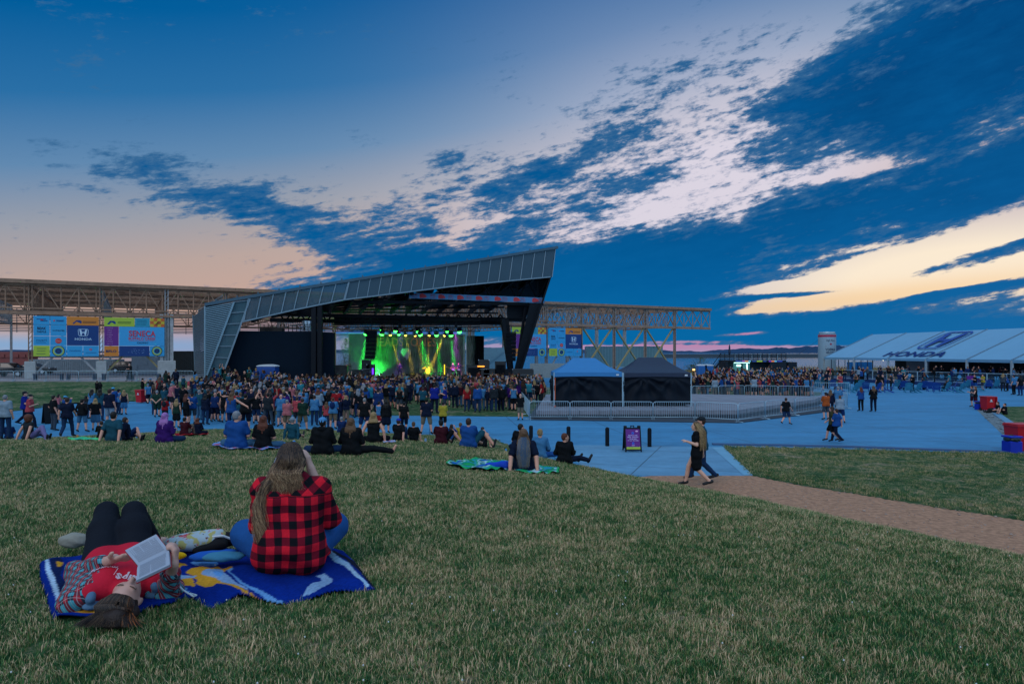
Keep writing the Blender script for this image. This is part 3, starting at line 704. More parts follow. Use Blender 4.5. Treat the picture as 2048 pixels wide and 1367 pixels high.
def hair_prims(J, style, h=.02):
    H, Rh = J['head'], J['Rh']; a = lambda x, y, z: H+Rh@V3(x, y, z)
    cap = [('e', a(0, -.024, .038), (.082, .094, .094), Rh), ('e', a(0, -.045, -.005), (.076, .068, .080), Rh)]
    if style == 'bald': return []
    if style == 'short': return cap
    if style == 'buzz': return [('e', a(0, -.020, .032), (.077, .094, .092), Rh), ('e', a(0, -.04, .0), (.073, .064, .070), Rh)]
    if style == 'curly': return [('e', a(0, -.03, .03), (.125, .125, .125), Rh), ('e', a(0, -.04, -.03), (.12, .10, .11), Rh)]
    if style == 'bun': return cap+[('e', a(0, -.085, .085), (.042, .04, .042), None)]
    if style == 'pony': return cap+[('c', a(0, -.11, .03), a(0, -.15, -.10), .03, .028), ('c', a(0, -.15, -.10), a(0, -.14, -.22), .028, .012)]
    L = {'bob': .16, 'long': .30, 'verylong': .44, 'wavy': .34}[style]
    B = J['neck']-J['fwd']*.0; P_ = list(cap)+[('e', a(0, -.03, .03), (.088, .098, .1), Rh)]
    bk = -J['fwd']
    for q in (-1, -.5, 0, .5, 1):
        x = .068*q; top = a(x, -.055, -.02); mid = J['neck']+J['tx']*x*1.5+bk*(.085-.02*abs(q))-J['t']*.02
        end = J['neck']-J['t']*(L-.1-.03*abs(q))+J['tx']*x*(1.3 if style == 'verylong' else 1.6)+bk*(.118-.02*abs(q))
        P_ += [('c', top, mid, .036, .036)]
        if L > .2: P_ += [('c', mid, end, .034, .016)]
    for s in (1, -1): P_ += [('c', a(s*.07, -.02, .01), a(s*.075, -.03, -.10), .022, .022)]
    return P_
def mk(name, prims, h, material, k=.02, wr=0., wf=14., cut=None):
    v, f = sdf_mesh(prims, h, k, wr, wf, cut=cut); return mesh_np(name, v, f, [material], True)
_PM = {}
def person_parts(kind, arms, top='tee', bottom='jeans', hair='short', lean=0., hy=0., hp=0., twist=0., w=1., h=.018, fing=False, bare=False, hat=None, pack=False):
    """the meshes of one figure, facing +Y, origin on the ground below the pelvis (or where it sits)"""
    key = (kind, arms, top, bottom, hair, lean, hy, hp, twist, w, h, fing, bare, hat, pack)
    if key in _PM: return _PM[key]
    J = skeleton(kind, arms, lean, hy, hp, twist, w); wl = .75+.25*w; out = {}
    B = torso(J, w)+head_prims(J, detail=h < .022)
    for k, s in (('R', 1), ('L', -1)):
        B += limb(J, 'sh'+k, 'el'+k, 'wr'+k, [q*wl for q in RA]); B += limb(J, 'hip'+k, 'kn'+k, 'an'+k, [q*wl for q in RL])
        d = nrm(J['wr'+k]-J['el'+k]); A = J['arm'+k]
        if A in ('back', 'prop'): dd, nn = V3(s*.5, -.8, -.05), V3(0, 0, -1)
        else: dd, nn = d, (V3(-s, .2, 0) if A in ('down', 'swingf', 'swingb', 'out', 'hug', 'up', 'wave') else nrm(V3(-s*.4, .5, -1)))
        sgn = np.sign(np.dot(np.cross(nrm(dd), nn), V3(0, 1, .2)) or 1)
        if fing: B += hand_prims(J['wr'+k], dd, nn, sgn, .15 if A in ('back', 'prop') else .45)
        else: B += [('c', J['wr'+k], J['wr'+k]+nrm(dd)*.07, .030, .034), ('c', J['wr'+k]+nrm(dd)*.07, J['wr'+k]+nrm(dd+nn*.5)*.14, .030, .018), ('c', J['wr'+k]+nrm(dd)*.03, J['wr'+k]+nrm(dd)*.06+np.cross(nrm(dd), nn)*sgn*.05, .016, .014)]
        B += [('c', J['an'+k], J['toe'+k], .036, .030)]+([('c', J['an'+k], J['an'+k]-nrm(J['toe'+k]-J['an'+k])*.04, .034, .03)])
    out['body'] = (mk('person', B, h, M_SKIN, .018), 'skin')
    g = .012; wr = .010 if h < .016 else .006
    if top != 'none':
        S = torso(J, w, g, 1); scut = None
        if top in ('tank', 'strap'): S = [p for i, p in enumerate(S) if i % 4 != 3]
        L = {'tee': .72, 'long': 1.93, 'jacket': 1.93, 'hoodie': 1.93, 'dress': .6, 'sleeveless': .12, 'tank': 0, 'strap': 0, 'vneck': .6}[top]
        gs = .016 if top in ('tee', 'vneck', 'dress') else .012
        if L:
            for k in 'RL': S += limb(J, 'sh'+k, 'el'+k, 'wr'+k, [q*wl for q in (RA if L > 1 else (.056, .052, .04))], gs, t1=L)
        if kind in ('stand', 'wide', 'walk', 'step'):
            for s in (1, -1): S += [('c', J['pel']+V3(s*.062*w, -.01, 0), J['pel']+V3(s*.078*w, -.005, -.10), .132*w, .136*w)]
            if top != 'dress': scut = [(J['pel']+V3(0, 0, -.09), V3(0, 0, -1))]
        else:
            for s in (1, -1): S += [('c', J['pel']+V3(s*.07*w, -.02, .02), J['pel']+V3(s*.105*w, -.02, -.02), .125*w, .108*w)]
        if top == 'dress':
            for s in (1, -1): S += [('c', J['pel']+V3(s*.05, 0, 0), J['pel']+V3(s*.10, .0, -.36), .12, .13)]
        if top == 'hoodie': S += [('e', J['neck']-J['fwd']*.07-J['t']*.01, (.10, .05, .07), None)]
        if top == 'jacket': S += [('c', J['neck']-J['t']*.02-J['tx']*.04, J['neck']-J['t']*.02+J['tx']*.04, .056, .056)]
        out['dress' if top == 'dress' else 'shirt'] = (mk('shirt', S, h, M_FAB, .022, wr, 13., scut), 'top')
    T = []; nm = 'trousers'
    if bottom in ('jeans', 'shorts', 'capri'):
        Lg = {'jeans': 1.97, 'shorts': .88, 'capri': 1.35}[bottom]; gg = .010 if bottom != 'shorts' else .020
        for s in (1, -1): T += [('c', J['pel']+V3(s*.055*w, -.01, .03), J['pel']+V3(s*.075*w, -.01, -.01), .113*w+.004, .112*w+.006)]
        for k in 'RL': T += limb(J, 'hip'+k, 'kn'+k, 'an'+k, [q*wl for q in ((.088, .060, .046) if bottom == 'jeans' else (.088, .072, .06))], gg, t1=Lg)
        nm = 'trousers' if bottom == 'jeans' else 'shorts'
    elif bottom == 'skirt':
        for s in (1, -1): T += [('c', J['pel']+V3(s*.05*w, 0, .02), J['pel']+V3(s*.09*w, 0, -.38), .115*w, .13*w)]
        nm = 'skirt'
    if T: out[nm] = (mk(nm, T, h, M_FAB, .02, wr*.8, 15.), 'leg')
    for k in ([] if bare else 'RL'):
        a, b = J['an'+k], J['toe'+k]; d = nrm(b-a)
        out['shoe'+k] = (mk('shoe', [('c', a-d*.045, b+d*.015, .043, .036), ('c', a, a+d*.02+V3(0, 0, .01), .045, .04)], min(h, .014), M_SHOE, .01), 'shoe')
    HP = hair_prims(J, hair)
    cut = None
    if HP: out['hair'] = (mk('hair', HP, min(h, .014), M_HAIR, .014, .006 if hair in ('long', 'verylong', 'bob', 'curly', 'wavy') else .003, 34.), 'hair')
    if hat:
        H, Rh = J['head'], J['Rh']; a = lambda x, y, z: H+Rh@V3(x, y, z)
        if hat == 'cap': hp_ = [('e', a(0, -.012, .062), (.09, .105, .072), Rh), ('c', a(-.03, .10, .05), a(-.025, .155, .040), .018, .010), ('c', a(.03, .10, .05), a(.025, .155, .040), .018, .010)]
        elif hat == 'capback': hp_ = [('e', a(0, -.012, .062), (.09, .105, .072), Rh), ('c', a(-.03, -.11, .04), a(-.025, -.155, .02), .018, .010), ('c', a(.03, -.11, .04), a(.025, -.155, .02), .018, .010)]
        else: hp_ = [('e', a(0, -.01, .075), (.088, .10, .075), Rh), ('e', a(0, -.01, .045), (.145, .155, .012), Rh)]
        out['cap' if hat != 'hat' else 'hat'] = (mk('cap', hp_, .011, M_FAB, .01), 'hat')
    if pack: out['backpack'] = (mk('backpack', [('e', J['chest']-J['fwd']*.15+J['t']*.0, (.14, .09, .20), None), ('c', J['shR']+J['fwd']*.0, J['chest']+J['tx']*.12-J['fwd']*.12, .022, .022), ('c', J['shL'], J['chest']-J['tx']*.12-J['fwd']*.12, .022, .022)], .014, M_FAB, .02, .003), 'pack')
    _PM[key] = out; return out
SKINS = [lin('cf9680'), lin('c48c76'), lin('b88270'), lin('d5a48e'), lin('966450')]
def place_person(parts, loc, rz, cols, label, group=None, sc=1.):
    root = link('person', parts['body'][0], None, cols['skin']); root.location = loc; root.rotation_euler = (0, 0, rz); root.scale = (sc, sc, sc)
    tag(root, label, 'person', group)
    for n, (me, slot) in parts.items():
        if n == 'body': continue
        nm = 'shoe' if n.startswith('shoe') else n
        if nm == 'trousers' and cols.get('legname'): nm = cols['legname']
        link(nm, me, root, cols.get(slot, (.02, .02, .03)))
    return root

def strands(name, parent, n, gen, r0, cols, seed=1, mat_=None):
    """hair locks as many thin tapering tubes; gen(rs) returns one path in the parent's space"""
    rs = random.Random(seed); V = []; Fc = []; C_ = []
    for i in range(n):
        pts, c = gen(rs); m = MB(); k = len(pts); m.tube(pts, [r0*(1-.75*j/(k-1)) for j in range(k)], 3, cap=False); b = len(V); V += m.v; Fc += [tuple(q+b for q in f) for f in m.f]; q_ = rs.uniform(.7, 1.25); c0, c1 = c if isinstance(c[0], tuple) else (c, c); nn = len(m.v)//3; C_ += [(np.array(c0)*(1-min(1, j/nn*1.5))+np.array(c1)*min(1, j/nn*1.5))*q_ for j in range(nn) for _ in range(3)]
    me = mesh_np(name, np.array([tuple(v) for v in V]), np.array(Fc), [mat_ or M_STR], True); vcol(me, np.array(C_)); return link(name, me, parent)
M_STR = mat('hair_strands', attr='col', rough=.42, var=.15, vscale=30, spec=.4)
ORD = ['first', 'second', 'third', 'fourth', 'fifth', 'sixth', 'seventh', 'eighth', 'ninth', 'tenth', 'eleventh', 'twelfth', 'thirteenth', 'fourteenth', 'fifteenth', 'sixteenth', 'seventeenth', 'eighteenth', 'nineteenth', 'twentieth']
# ================================================================ long open steel shed
SO = Vector((-52.9, 75, 0)); SD = Vector((.873, .4877, 0)); SN = Vector((-.4877, .873, 0))
def S(s, t, z): p = SO+SD*s+SN*t; return Vector((p.x, p.y, z))
def s_at(px): t = (px-HX)/F; return (t*75+52.9)/(.873-.4877*t)
shed = empty('steel_shed', S(0, 0, 0), 0, 'long open rusty steel frame shed roof running behind the stage', 'shed')
def into(mb, name, m, parent, **k):
    """build a mesh given in world coordinates under a parent that is not at the origin"""
    o = mb.build(name, m, parent, **k)
    if o: o.matrix_parent_inverse = Matrix.Translation(parent.location).inverted() if not parent.rotation_euler.z else (Matrix.Translation(parent.location) @ parent.rotation_euler.to_matrix().to_4x4()).inverted()
    return o
def truss(a, b, z0, z1, n, w=.16, post=True, alt=True, side=0.):
    mb = MB(); a = Vector(a); b = Vector(b)
    q = lambda k, z: Vector(((a+(b-a)*k/n).x, (a+(b-a)*k/n).y, z))
    mb.bar(q(0, z0), q(n, z0), w*1.8, w*1.6); mb.bar(q(0, z1), q(n, z1), w*1.8, w*1.8)
    for k in range(n+1):
        if post: mb.bar(q(k, z0), q(k, z1), w*.8)
    for k in range(n):
        if (k % 2 == 0) or not alt: mb.bar(q(k, z0), q(k+1, z1), w*.7)
        if (k % 2 == 1) or not alt: mb.bar(q(k, z1), q(k+1, z0), w*.7)
    return mb
GZ = lambda s: 1.0 if s < 32 else 0.
cols = [-6.7+6.68*i for i in range(16)]
into(truss(S(-14, 0, 0), S(60, 0, 0), 8.35, 11.35, 44, .15), 'truss', M_STEEL, shed)
M_STEELR = mat('grey_rusty_steel', (.27, .205, .165), .75, var=.3, vscale=1.2, stain=.6)
into(truss(S(60, 0, 0), S(102, 0, 0), 8.35, 11.35, 20, .15, alt=False), 'truss', M_STEELR, shed)
into(truss(S(60, 14, 0), S(98, 14, 0), 8.35, 11.35, 18, .16, alt=False), 'truss', M_STEELR, shed)
into(truss(S(-14, 40, 0), S(60, 40, 0), 8.35, 11.35, 32, .15), 'truss', M_STEEL, shed)
mb = MB(); mb.bar(S(-14, -.25, 11.65), S(102, -.25, 11.65), .5, .42); mb.bar(S(-14, -.1, 8.15), S(102, -.1, 8.15), .3, .22); mb.bar(S(-14, -.2, 8.75), S(70, -.2, 8.75), .14, .14)
into(mb, 'eaves_beam', M_STEEL, shed)
for i, c in enumerate(cols):
    mb = MB()
    for dx in (-.16, .16): mb.bar(S(c+dx, 0, GZ(c)), S(c+dx, 0, 11.4), .09, .30, up=tuple(SN))
    z = GZ(c)+.3
    while z < 11: mb.bar(S(c-.16, 0, z), S(c+.16, 0, z+.45), .05); z += .5
    big = i in (3,)
    if big:
        for dx in (-.55, .55): mb.bar(S(c+dx, 0, GZ(c)), S(c+dx, 0, 8.4), .35, .35, up=tuple(SN))
        mb.bar(S(c, .2, GZ(c)), S(c, .2, 8.4), .9, .2, up=tuple(SN))
    into(mb, 'column', M_STEELP if big else M_STEEL if c < 58 else M_STEELR, shed)
    if c < 32:
        mb = MB(); ang = math.atan2(SD.y, SD.x); mb.box(S(c, 0, 1.95), (1.0 if not big else 1.9, 1.0, 1.9), ang, bev=.04); into(mb, 'pier', M_CONCP, shed)
    if c < 74:
        into(truss(S(c, .3, 0), S(c, 39.6, 0), 8.35, 11.2, 26, .13, alt=False), 'cross_truss', M_STEEL if i % 2 else M_STEELP, shed)
        mb = MB(); mb.bar(S(c, 40, GZ(c)), S(c, 40, 11.3), .3, .35, up=tuple(SN)); into(mb, 'column', M_STEELP, shed)
    else: into(truss(S(c, .2, 0), S(c, 13.8, 0), 8.35, 11.2, 8, .13, alt=False), 'cross_truss', M_STEEL, shed)
    if c > 58:
        mb = MB(); mb.bar(S(c, 14, 0), S(c, 14, 11.3), .45, .5, up=tuple(SN)); into(mb, 'column', M_STEELP, shed)
M_BRACE = mat('brace_ochre', (.32, .26, .12), .7, var=.25, stain=.4)
for c0, c1, m in ((0, 6.68, M_STEELP), (6.68, 13.36, M_BRACE), (73.5, 80.2, M_BRACE), (80.2, 86.9, M_BRACE), (86.9, 93.5, M_BRACE), (66.8, 73.5, M_STEELP)):
    z0 = GZ(c0)+.6; mb = MB()
    if c0 > 70: mb.bar(S(c0+.2, .1, z0), S(c1-.2, .1, 8.2), .28, .2); mb.bar(S(c0+.2, .3, 8.2), S(c1-.2, .3, z0), .28, .2)
    else: mb.bar(S(c0+.5, .3, z0), S((c0+c1)/2-.6, .3, 4.2), .2); mb.bar(S(c1-.5, .3, z0), S((c0+c1)/2+.6, .3, 4.2), .2)
    into(mb, 'brace', m, shed)
# roof: boards with gaps over purlins, end of deck to the right left bare
mb = MB(); y = .2
while y < 40:
    s0 = -14
    while s0 < 78-y*.1:
        L = rng.uniform(6, 17); s1 = min(s0+L, 78)
        if rng.random() < .93: mb.bar(S(s0, y, 11.62+.02*rng.random()), S(s1-.05, y, 11.62), .46+.14*rng.random(), .014)
        s0 = s1
    y += .95
into(mb, 'roof_deck', M_WOOD, shed)
mb = MB()
for y in np.arange(1.5, 40, 2.6): mb.bar(S(-14, y, 11.42), S(80 if y > 14 else 98, y, 11.42), .14, .22)
for k in range(22): a = rng.uniform(-12, 60); y = rng.uniform(0, 30); mb.bar(S(a, y, 11.3), S(a+6, y+8, 11.3), .08)
into(mb, 'purlins', M_STEEL, shed)
mb = MB()
for k in range(15): mb.bar(S(-14, 40.3, 7.2+k*.26), S(74, 40.3, 7.2+k*.26), .05, .13)
for k in range(0, 88, 4): mb.bar(S(-14+k, 40.15, 7), S(-14+k, 40.15, 11), .08)
into(mb, 'louvre_wall', mat('louvre_grey', (.22, .25, .28), .6, var=.3, vscale=.8, stain=.5), shed)

# ---------------------------------------------------------------- printed banners
M_INK = mat('ink', obj=True, rough=.6, var=.03, vscale=1)
CYAN = lin('2f9bd0'); NAVYC = lin('0a3a78'); ORNG = lin('d5812f'); LIME = lin('a8c040'); PURP = lin('6a2a80'); REDC = lin('c63f4a')
def ring(mb, cx, cz, r0, r1, y, n=32, sx=1., sz=1.):
    vs = [(cx+r*sx*math.cos(2*math.pi*k/n), y, cz+r*sz*math.sin(2*math.pi*k/n)) for r in (r0, r1) for k in range(n)]
    if r0 > 0: mb.add(vs, [(k, (k+1) % n, n+(k+1) % n, n+k) for k in range(n)])
    else: mb.add(vs[n:], [tuple(range(n))])
def rect(mb, x0, z0, x1, z1, y, th=.004): mb.box(((x0+x1)/2, y, (z0+z1)/2), (x1-x0, th, z1-z0))
def rrect_ring(mb, cx, cz, w, h, r, t, y, skew=0., n=5):
    def loop(w, h, r):
        out = []
        for sx, sz, a0 in ((1, 1, 0), (-1, 1, 90), (-1, -1, 180), (1, -1, 270)):
            for k in range(n+1):
                a = R(a0+90*k/n); x = sx*(w/2-r)+r*math.cos(a); z = sz*(h/2-r)+r*math.sin(a)
                out.append((cx+x*(1+.12*z/h)+skew*z, y, cz+z))
        return out
    A, B = loop(w-2*t, h-2*t, max(r-t, .01)), loop(w, h, r); m = len(A)
    mb.add(A+B, [(k, (k+1) % m, m+(k+1) % m, m+k) for k in range(m)])
def car_emblem(mb, cx, cz, w, y, skew=0.):
    """a rounded frame with a waisted letter H inside"""
    h = w*.83; rrect_ring(mb, cx, cz, w, h, w*.2, w*.045, y, skew)
    X_ = lambda x, z: (cx+x*w*(1+.10*z)+skew*z*h, y, cz+z*h)
    for s in (1, -1):
        mb.add([X_(s*.16, -.40), X_(s*.27, -.40), X_(s*.36, .40), X_(s*.20, .40)], [(0, 1, 2, 3)])
        mb.add([X_(s*.16, -.40), X_(s*.20, .40), X_(s*.13, .06), X_(s*.10, -.04)], [(0, 1, 2, 3)])
    mb.add([X_(-.15, -.06), X_(.15, -.06), X_(.17, .07), X_(-.17, .07)], [(0, 1, 2, 3)])
def scale_txt(mb, w):
    xs = [v[0] for v in mb.v]; c = (min(xs)+max(xs))/2; k = w/max(max(xs)-min(xs), 1e-6); mb.v = [((x-c)*k+c, y, z) for x, y, z in mb.v]; return mb
def T(txt, x, z, h, w=None, y=-.03, bold=.0):
    m = text_mb(txt, h*1.35, x, z, y, bold*h)
    if w: m = scale_txt(m, w)
    return m
def lines(mb, x0, x1, zs, h, y):
    for z in zs: rect(mb, x0+rng.uniform(0, .06), z-h/2, x1-rng.uniform(0, .15)*(x1-x0), z+h/2, y)
def banner_parts(kind):
    """list of (name, MB, colour) in a 6.2 x 4.5 frame; x right, z up, front towards -y"""
    W_, H_ = 6.15, 4.45; out = []
    def panel(x0, z0, x1, z1, c): m = MB(); rect(m, x0*W_, z0*H_, x1*W_, z1*H_, 0, .03); out.append(('panel', m, c))
    def ink(m, c): out.append(('print', m, c))
    if kind == 'A':
        for x0, x1 in ((0, .244), (.25, .497)):
            for z0, z1 in ((.783, 1), (.505, .777), (.27, .499)): panel(x0, z0, x1, z1, CYAN)
        panel(.503, .783, 1, 1, ORNG); panel(.503, .27, 1, .777, NAVYC); panel(0, 0, .244, .264, LIME); panel(.25, 0, .497, .264, CYAN); panel(.503, 0, .747, .264, CYAN); panel(.753, 0, 1, .264, CYAN)
        m = MB(); car_emblem(m, .755*W_, .60*H_, .98, -.03); ink(m, lin('bcd6ea'))
        ink(T('HONDA', .755*W_, .43*H_, .26, 1.62, bold=.02), lin('bcd6ea'))
        m = MB(); m.poly([(3.6, -.03, 3.68), (4.0, -.03, 4.05), (4.35, -.03, 4.05), (4.5, -.03, 3.9), (4.45, -.03, 3.66), (4.25, -.03, 3.78), (4.0, -.03, 3.9), (3.75, -.03, 3.62)]); ink(m, NAVYC)
        m = MB(); lines(m, 4.6, 5.95, (3.92, 3.78), .07, -.03); ink(m, lin('7a4a30'))
        m = MB(); ring(m, .125*W_, .93*H_-.12, 0, .13, -.03); ring(m, .31*W_, .89*H_, 0, .09, -.03); ink(m, REDC)
        m = MB(); lines(m, .25, 1.3, (4.1,), .07, -.03); lines(m, .6, 1.35, (3.93,), .1, -.03); lines(m, 2.05, 2.9, (4.0, 3.9), .06, -.03); ink(m, NAVYC)
        ink(T('BEAK', .12*W_, .69*H_, .30, .8, bold=.04), lin('0a2c4c')); ink(T('THISTLE', .12*W_, .605*H_, .22, .84, bold=.03), lin('0a2c4c'))
        ink(T('OUTWATER', .375*W_, .64*H_, .15, 1.15, bold=.03), lin('0a2c4c')); ink(T('nutrl', .12*W_, .40*H_, .26, .9), lin('0c4a80'))
        m = MB(); lines(m, .25, 1.2, (1.52,), .035, -.03); ink(m, lin('0c4a80'))
        m = MB(); ring(m, .375*W_, .385*H_, 0, .30, -.03, 28); ink(m, lin('c8453f')); ink(T('Coca', .375*W_, .385*H_, .12, .4, -.036), lin('e8d8d8'))
        m = MB(); lines(m, .28, 1.22, (.86, .58, .28), .05, -.03); ink(m, lin('3a5a50'))
        for r0, r1, c in ((0, .60, lin('0a2f55')), (.38, .53, lin('9fb85a')), (.30, .38, lin('2a8fb8')), (0, .17, lin('0a3a70'))):
            m = MB(); ring(m, .375*W_, .132*H_, r0, r1, -.030-.004*(r1 < .6)-.004*(r1 < .5)); ink(m, c)
        ink(T('Canalside', .625*W_, .14*H_, .2, 1.1), lin('0b5a92')); m = MB(); ring(m, .87*W_, .17*H_, .07, .13, -.03); ink(m, REDC); m = MB(); lines(m, 4.85, 5.9, (.4,), .05, -.03); ink(m, lin('0b5a92'))
    else:
        panel(0, .77, .495, 1, LIME); panel(.50, .77, .75, 1, lin('2a93ae')); panel(.755, .77, 1, 1, lin('c3ad34')); panel(0, .268, .235, .765, PURP); panel(.24, .268, 1, .765, lin('3a9fd6')); panel(0, 0, .235, .262, ORNG); panel(.24, 0, .745, .262, NAVYC); panel(.75, 0, 1, .262, CYAN)
        ink(T('SENECA', .62*W_, .585*H_, .66, 2.75, bold=.025), REDC); ink(T('SENECA', .622*W_, .581*H_, .66, 2.75, -.026, bold=.05), lin('1a4a80')); ink(T('BUFFALO CREEK', .62*W_, .455*H_, .33, 2.8, bold=.03), REDC); ink(T('CASINO', .63*W_, .345*H_, .22, 1.2, bold=.02), lin('12305a'))
        m = MB(); lines(m, 2.45, 5.2, (.395*H_,), .025, -.03); ink(m, REDC); ink(T('BFLO', .112*W_, .125*H_, .26, 1.05, bold=.05), lin('17305a'))
        for i, w in enumerate(('DANCE', 'SING', 'PLAY', 'CHEER', 'JUMP', 'ROCK', 'LISTEN', 'GROOVE')): ink(T(w, .09*W_, (.72-.057*i)*H_, .10, .42 if len(w) < 5 else .6), lin('c79ac8'))
        m = MB(); m.poly([(.28, -.03, 3.68), (.6, -.03, 4.05), (1.0, -.03, 4.05), (1.15, -.03, 3.9), (1.1, -.03, 3.66), (.9, -.03, 3.8), (.7, -.03, 3.9), (.5, -.03, 3.62)]); ink(m, NAVYC)
        m = MB(); lines(m, 1.3, 2.8, (3.95, 3.8), .07, -.03); ink(m, lin('5a7a30')); m = MB(); lines(m, 3.25, 4.4, (4.15, 3.95, 3.7), .06, -.03); ink(m, lin('1a6f90'))
        m = MB()
        for i in range(4):
            for j in range(3):
                if (i+j) % 2: rect(m, .755*W_+i*.377, .77*H_+j*.341, .755*W_+(i+1)*.377, .77*H_+(j+1)*.341, -.02)
        ink(m, lin('c8642c')); m = MB(); m.bar((5.25, -.035, 3.75), (5.5, -.035, 4.1), .12, .02); ring(m, 5.55, 3.95, .1, .16, -.034); ring(m, 5.3, 3.7, .06, .12, -.034); ink(m, lin('5a4530'))
        m = MB()
        for i in range(26): a = rng.uniform(0, 1); ring(m, 2.3+a*1.5+rng.uniform(0, .5), .3+rng.uniform(0, .6), 0, .028, -.03, 6)
        ink(m, lin('86a8d0'))
        for r0, r1, c in ((0, .56, lin('0a2f55')), (.35, .49, lin('9fb85a')), (.27, .35, lin('2a8fb8')), (0, .15, lin('0a3a70'))):
            m = MB(); ring(m, .872*W_, .132*H_, r0, r1, -.030-.004*(r1 < .55)-.004*(r1 < .48)); ink(m, c)
    return out
_bc = {}
def sponsor_banner(kind, s, z, label, group='printed sponsor banners hung on the shed'):
    ang = math.atan2(SD.y, SD.x); p = S(s, -.35, z)
    if kind not in _bc:
        root = empty('sponsor_banner', p, ang, label, 'banner', group); _bc[kind] = root
        for nm, mb, c in banner_parts(kind): mb.build(nm, M_INK, root, color=c)
    else:
        root = copy_tree(_bc[kind]); root.location = p; root['label'] = label
    return root
sponsor_banner('A', .28, 3.45, 'printed banner of blue and orange squares, farthest left, beside the parked cars')
sponsor_banner('B', 6.95, 3.45, 'printed banner with purple word strip, above the standing guard in black')
sponsor_banner('B', 60.4, 3.3, 'printed casino banner partly hidden behind the slanting stage leg')
sponsor_banner('A', 67.1, 3.3, 'printed banner of blue and orange squares, above the blue tent')

# ================================================================ concert stage building
def Df(px): t = (px-HX)/F; return 74.29/(1-.35*t)
def C(px, py, dy=0.): return P(px, py, Df(px)+dy)
st = empty('concert_stage', (-12, 70, 0), 0, 'large open air stage building with slanted grey metal fascia and black wing wall', 'stage')
M_FASC = mat('fascia_metal', (.045, .085, .115), .42, .4, var=.12, vscale=.4)
M_MESH = mat('fascia_mesh', (.07, .12, .155), .5, .3, var=.1, vscale=.4, alpha=.66)
M_MULL = mat('mullion', (.20, .27, .32), .4, .5)
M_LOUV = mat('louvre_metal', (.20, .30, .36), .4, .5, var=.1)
TOP = [(410, 611), (500, 595), (697, 563), (900, 531), (1113, 497)]; BOT = [(485, 643), (590, 619), (689, 599), (800, 585.5), (900, 573), (1000, 563), (1101, 553.5)]
def interp(pts, x): return float(np.interp(x, [p[0] for p in pts], [p[1] for p in pts]))
mb = MB(); mb2 = MB(); mul = MB()
xs = [497+25*i for i in range(9)]
for i, x0 in enumerate(xs[:-1]):
    x1 = xs[i+1]; q = [(x0, interp(TOP, x0)), (x1, interp(TOP, x1)), (x1-9, interp(BOT, x1-9)), (x0-10, interp(BOT, x0-10))]
    mb.slab([C(*p) for p in q], (0, .06, 0))
for x in xs: mul.bar(C(x, interp(TOP, x), -.06), C(x-9.5, interp(BOT, x-9.5), -.06), .09, .09)
xs2 = [697+21.9*i for i in range(20)]; xs2[-1] = 1111
for i, x0 in enumerate(xs2[:-1]):
    x1 = xs2[i+1]; q = [(x0, interp(TOP, x0)), (x1, interp(TOP, x1)), (x1-6.5-.2*i*.2, interp(BOT, x1-6.5)), (x0-6.5-.2*i*.2, interp(BOT, x0-6.5))]
    mb2.slab([C(*p) for p in q], (0, .25, 0))
for i, x in enumerate(xs2): mul.bar(C(x, interp(TOP, x)+1, -.05), C(x-6.5, interp(BOT, x-6.5), -.05), .07, .07)
mul.bar(C(698, 564, -.08), C(689, 600, -.08), .16, .12)
for a, b in zip(BOT[:-1], BOT[1:]): mul.bar(C(*a, -.04), C(*b, -.04), .09, .12)
into(mb, 'mesh_panel', M_MESH, st); into(mb2, 'fascia_panel', M_FASC, st); into(mul, 'mullions', M_MULL, st)
mb = MB()
for a, b in zip(TOP[:-1], TOP[1:]): mb.bar(C(a[0], a[1]-1.5, .3), C(b[0], b[1]-1.5, .3), 1.0, .28)
for x in np.arange(430, 1100, 42): p = C(x, interp(TOP, x)-4); mb.box(p+Vector((0, .3, .12)), (.12, .12, .3))
into(mb, 'roof_edge', mat('edge_metal', (.06, .11, .15), .45, .4), st)
# left leg: folded louvres and glazed strip
mb = MB(); n = 40
for i in range(n):
    k = (i+.5)/n; yl = 614+(757-614)*k; yr = 605+(757-605)*k; xr = 466+(412-466)*k
    mb.bar(C(410, yl, 0), C(xr, yr-1.2*(1-k), -.05), .16, .085)
bk = MB(); bk.slab([C(410, 612, .25), C(466, 605, .25), C(412, 757, .25)], (0, .05, 0)); into(bk, 'louvre_gap_shade', M_DARK, st)  # dark sheet added behind the slats, stands in for shade in the gaps
mb.bar(C(410, 612, 0), C(410, 757, 0), .12); mb.bar(C(468, 604, -.1), C(411, 757.5, -.1), .16); into(mb, 'louvre_panel', M_LOUV, st)
mb = MB()
for i in range(34):
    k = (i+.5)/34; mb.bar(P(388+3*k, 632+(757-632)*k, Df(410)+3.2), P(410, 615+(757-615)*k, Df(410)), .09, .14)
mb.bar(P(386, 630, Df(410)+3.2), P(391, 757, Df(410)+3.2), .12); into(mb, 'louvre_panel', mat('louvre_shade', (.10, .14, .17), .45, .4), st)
gl = [(468, 604), (500, 597), (442, 758.5), (412.5, 758)]; mb = MB(); mb.slab([C(*p, .1) for p in gl], (0, .05, 0)); into(mb, 'mesh_panel', mat('leg_mesh', (.05, .115, .145), .5, .3, alpha=.88), st)
mb = MB()
for i in range(8):
    k = i/7; a = (468-56*k, 604+154*k); b = (500-58*k, 597+161.5*k+3); mb.bar(C(a[0], a[1], 0), C(b[0], b[1], 0), .07)
mb.bar(C(500, 597, 0), C(442, 758.5, 0), .15); mb.bar(C(410, 758, 0), C(442, 759, 0), .12); into(mb, 'mullions', M_MULL, st)
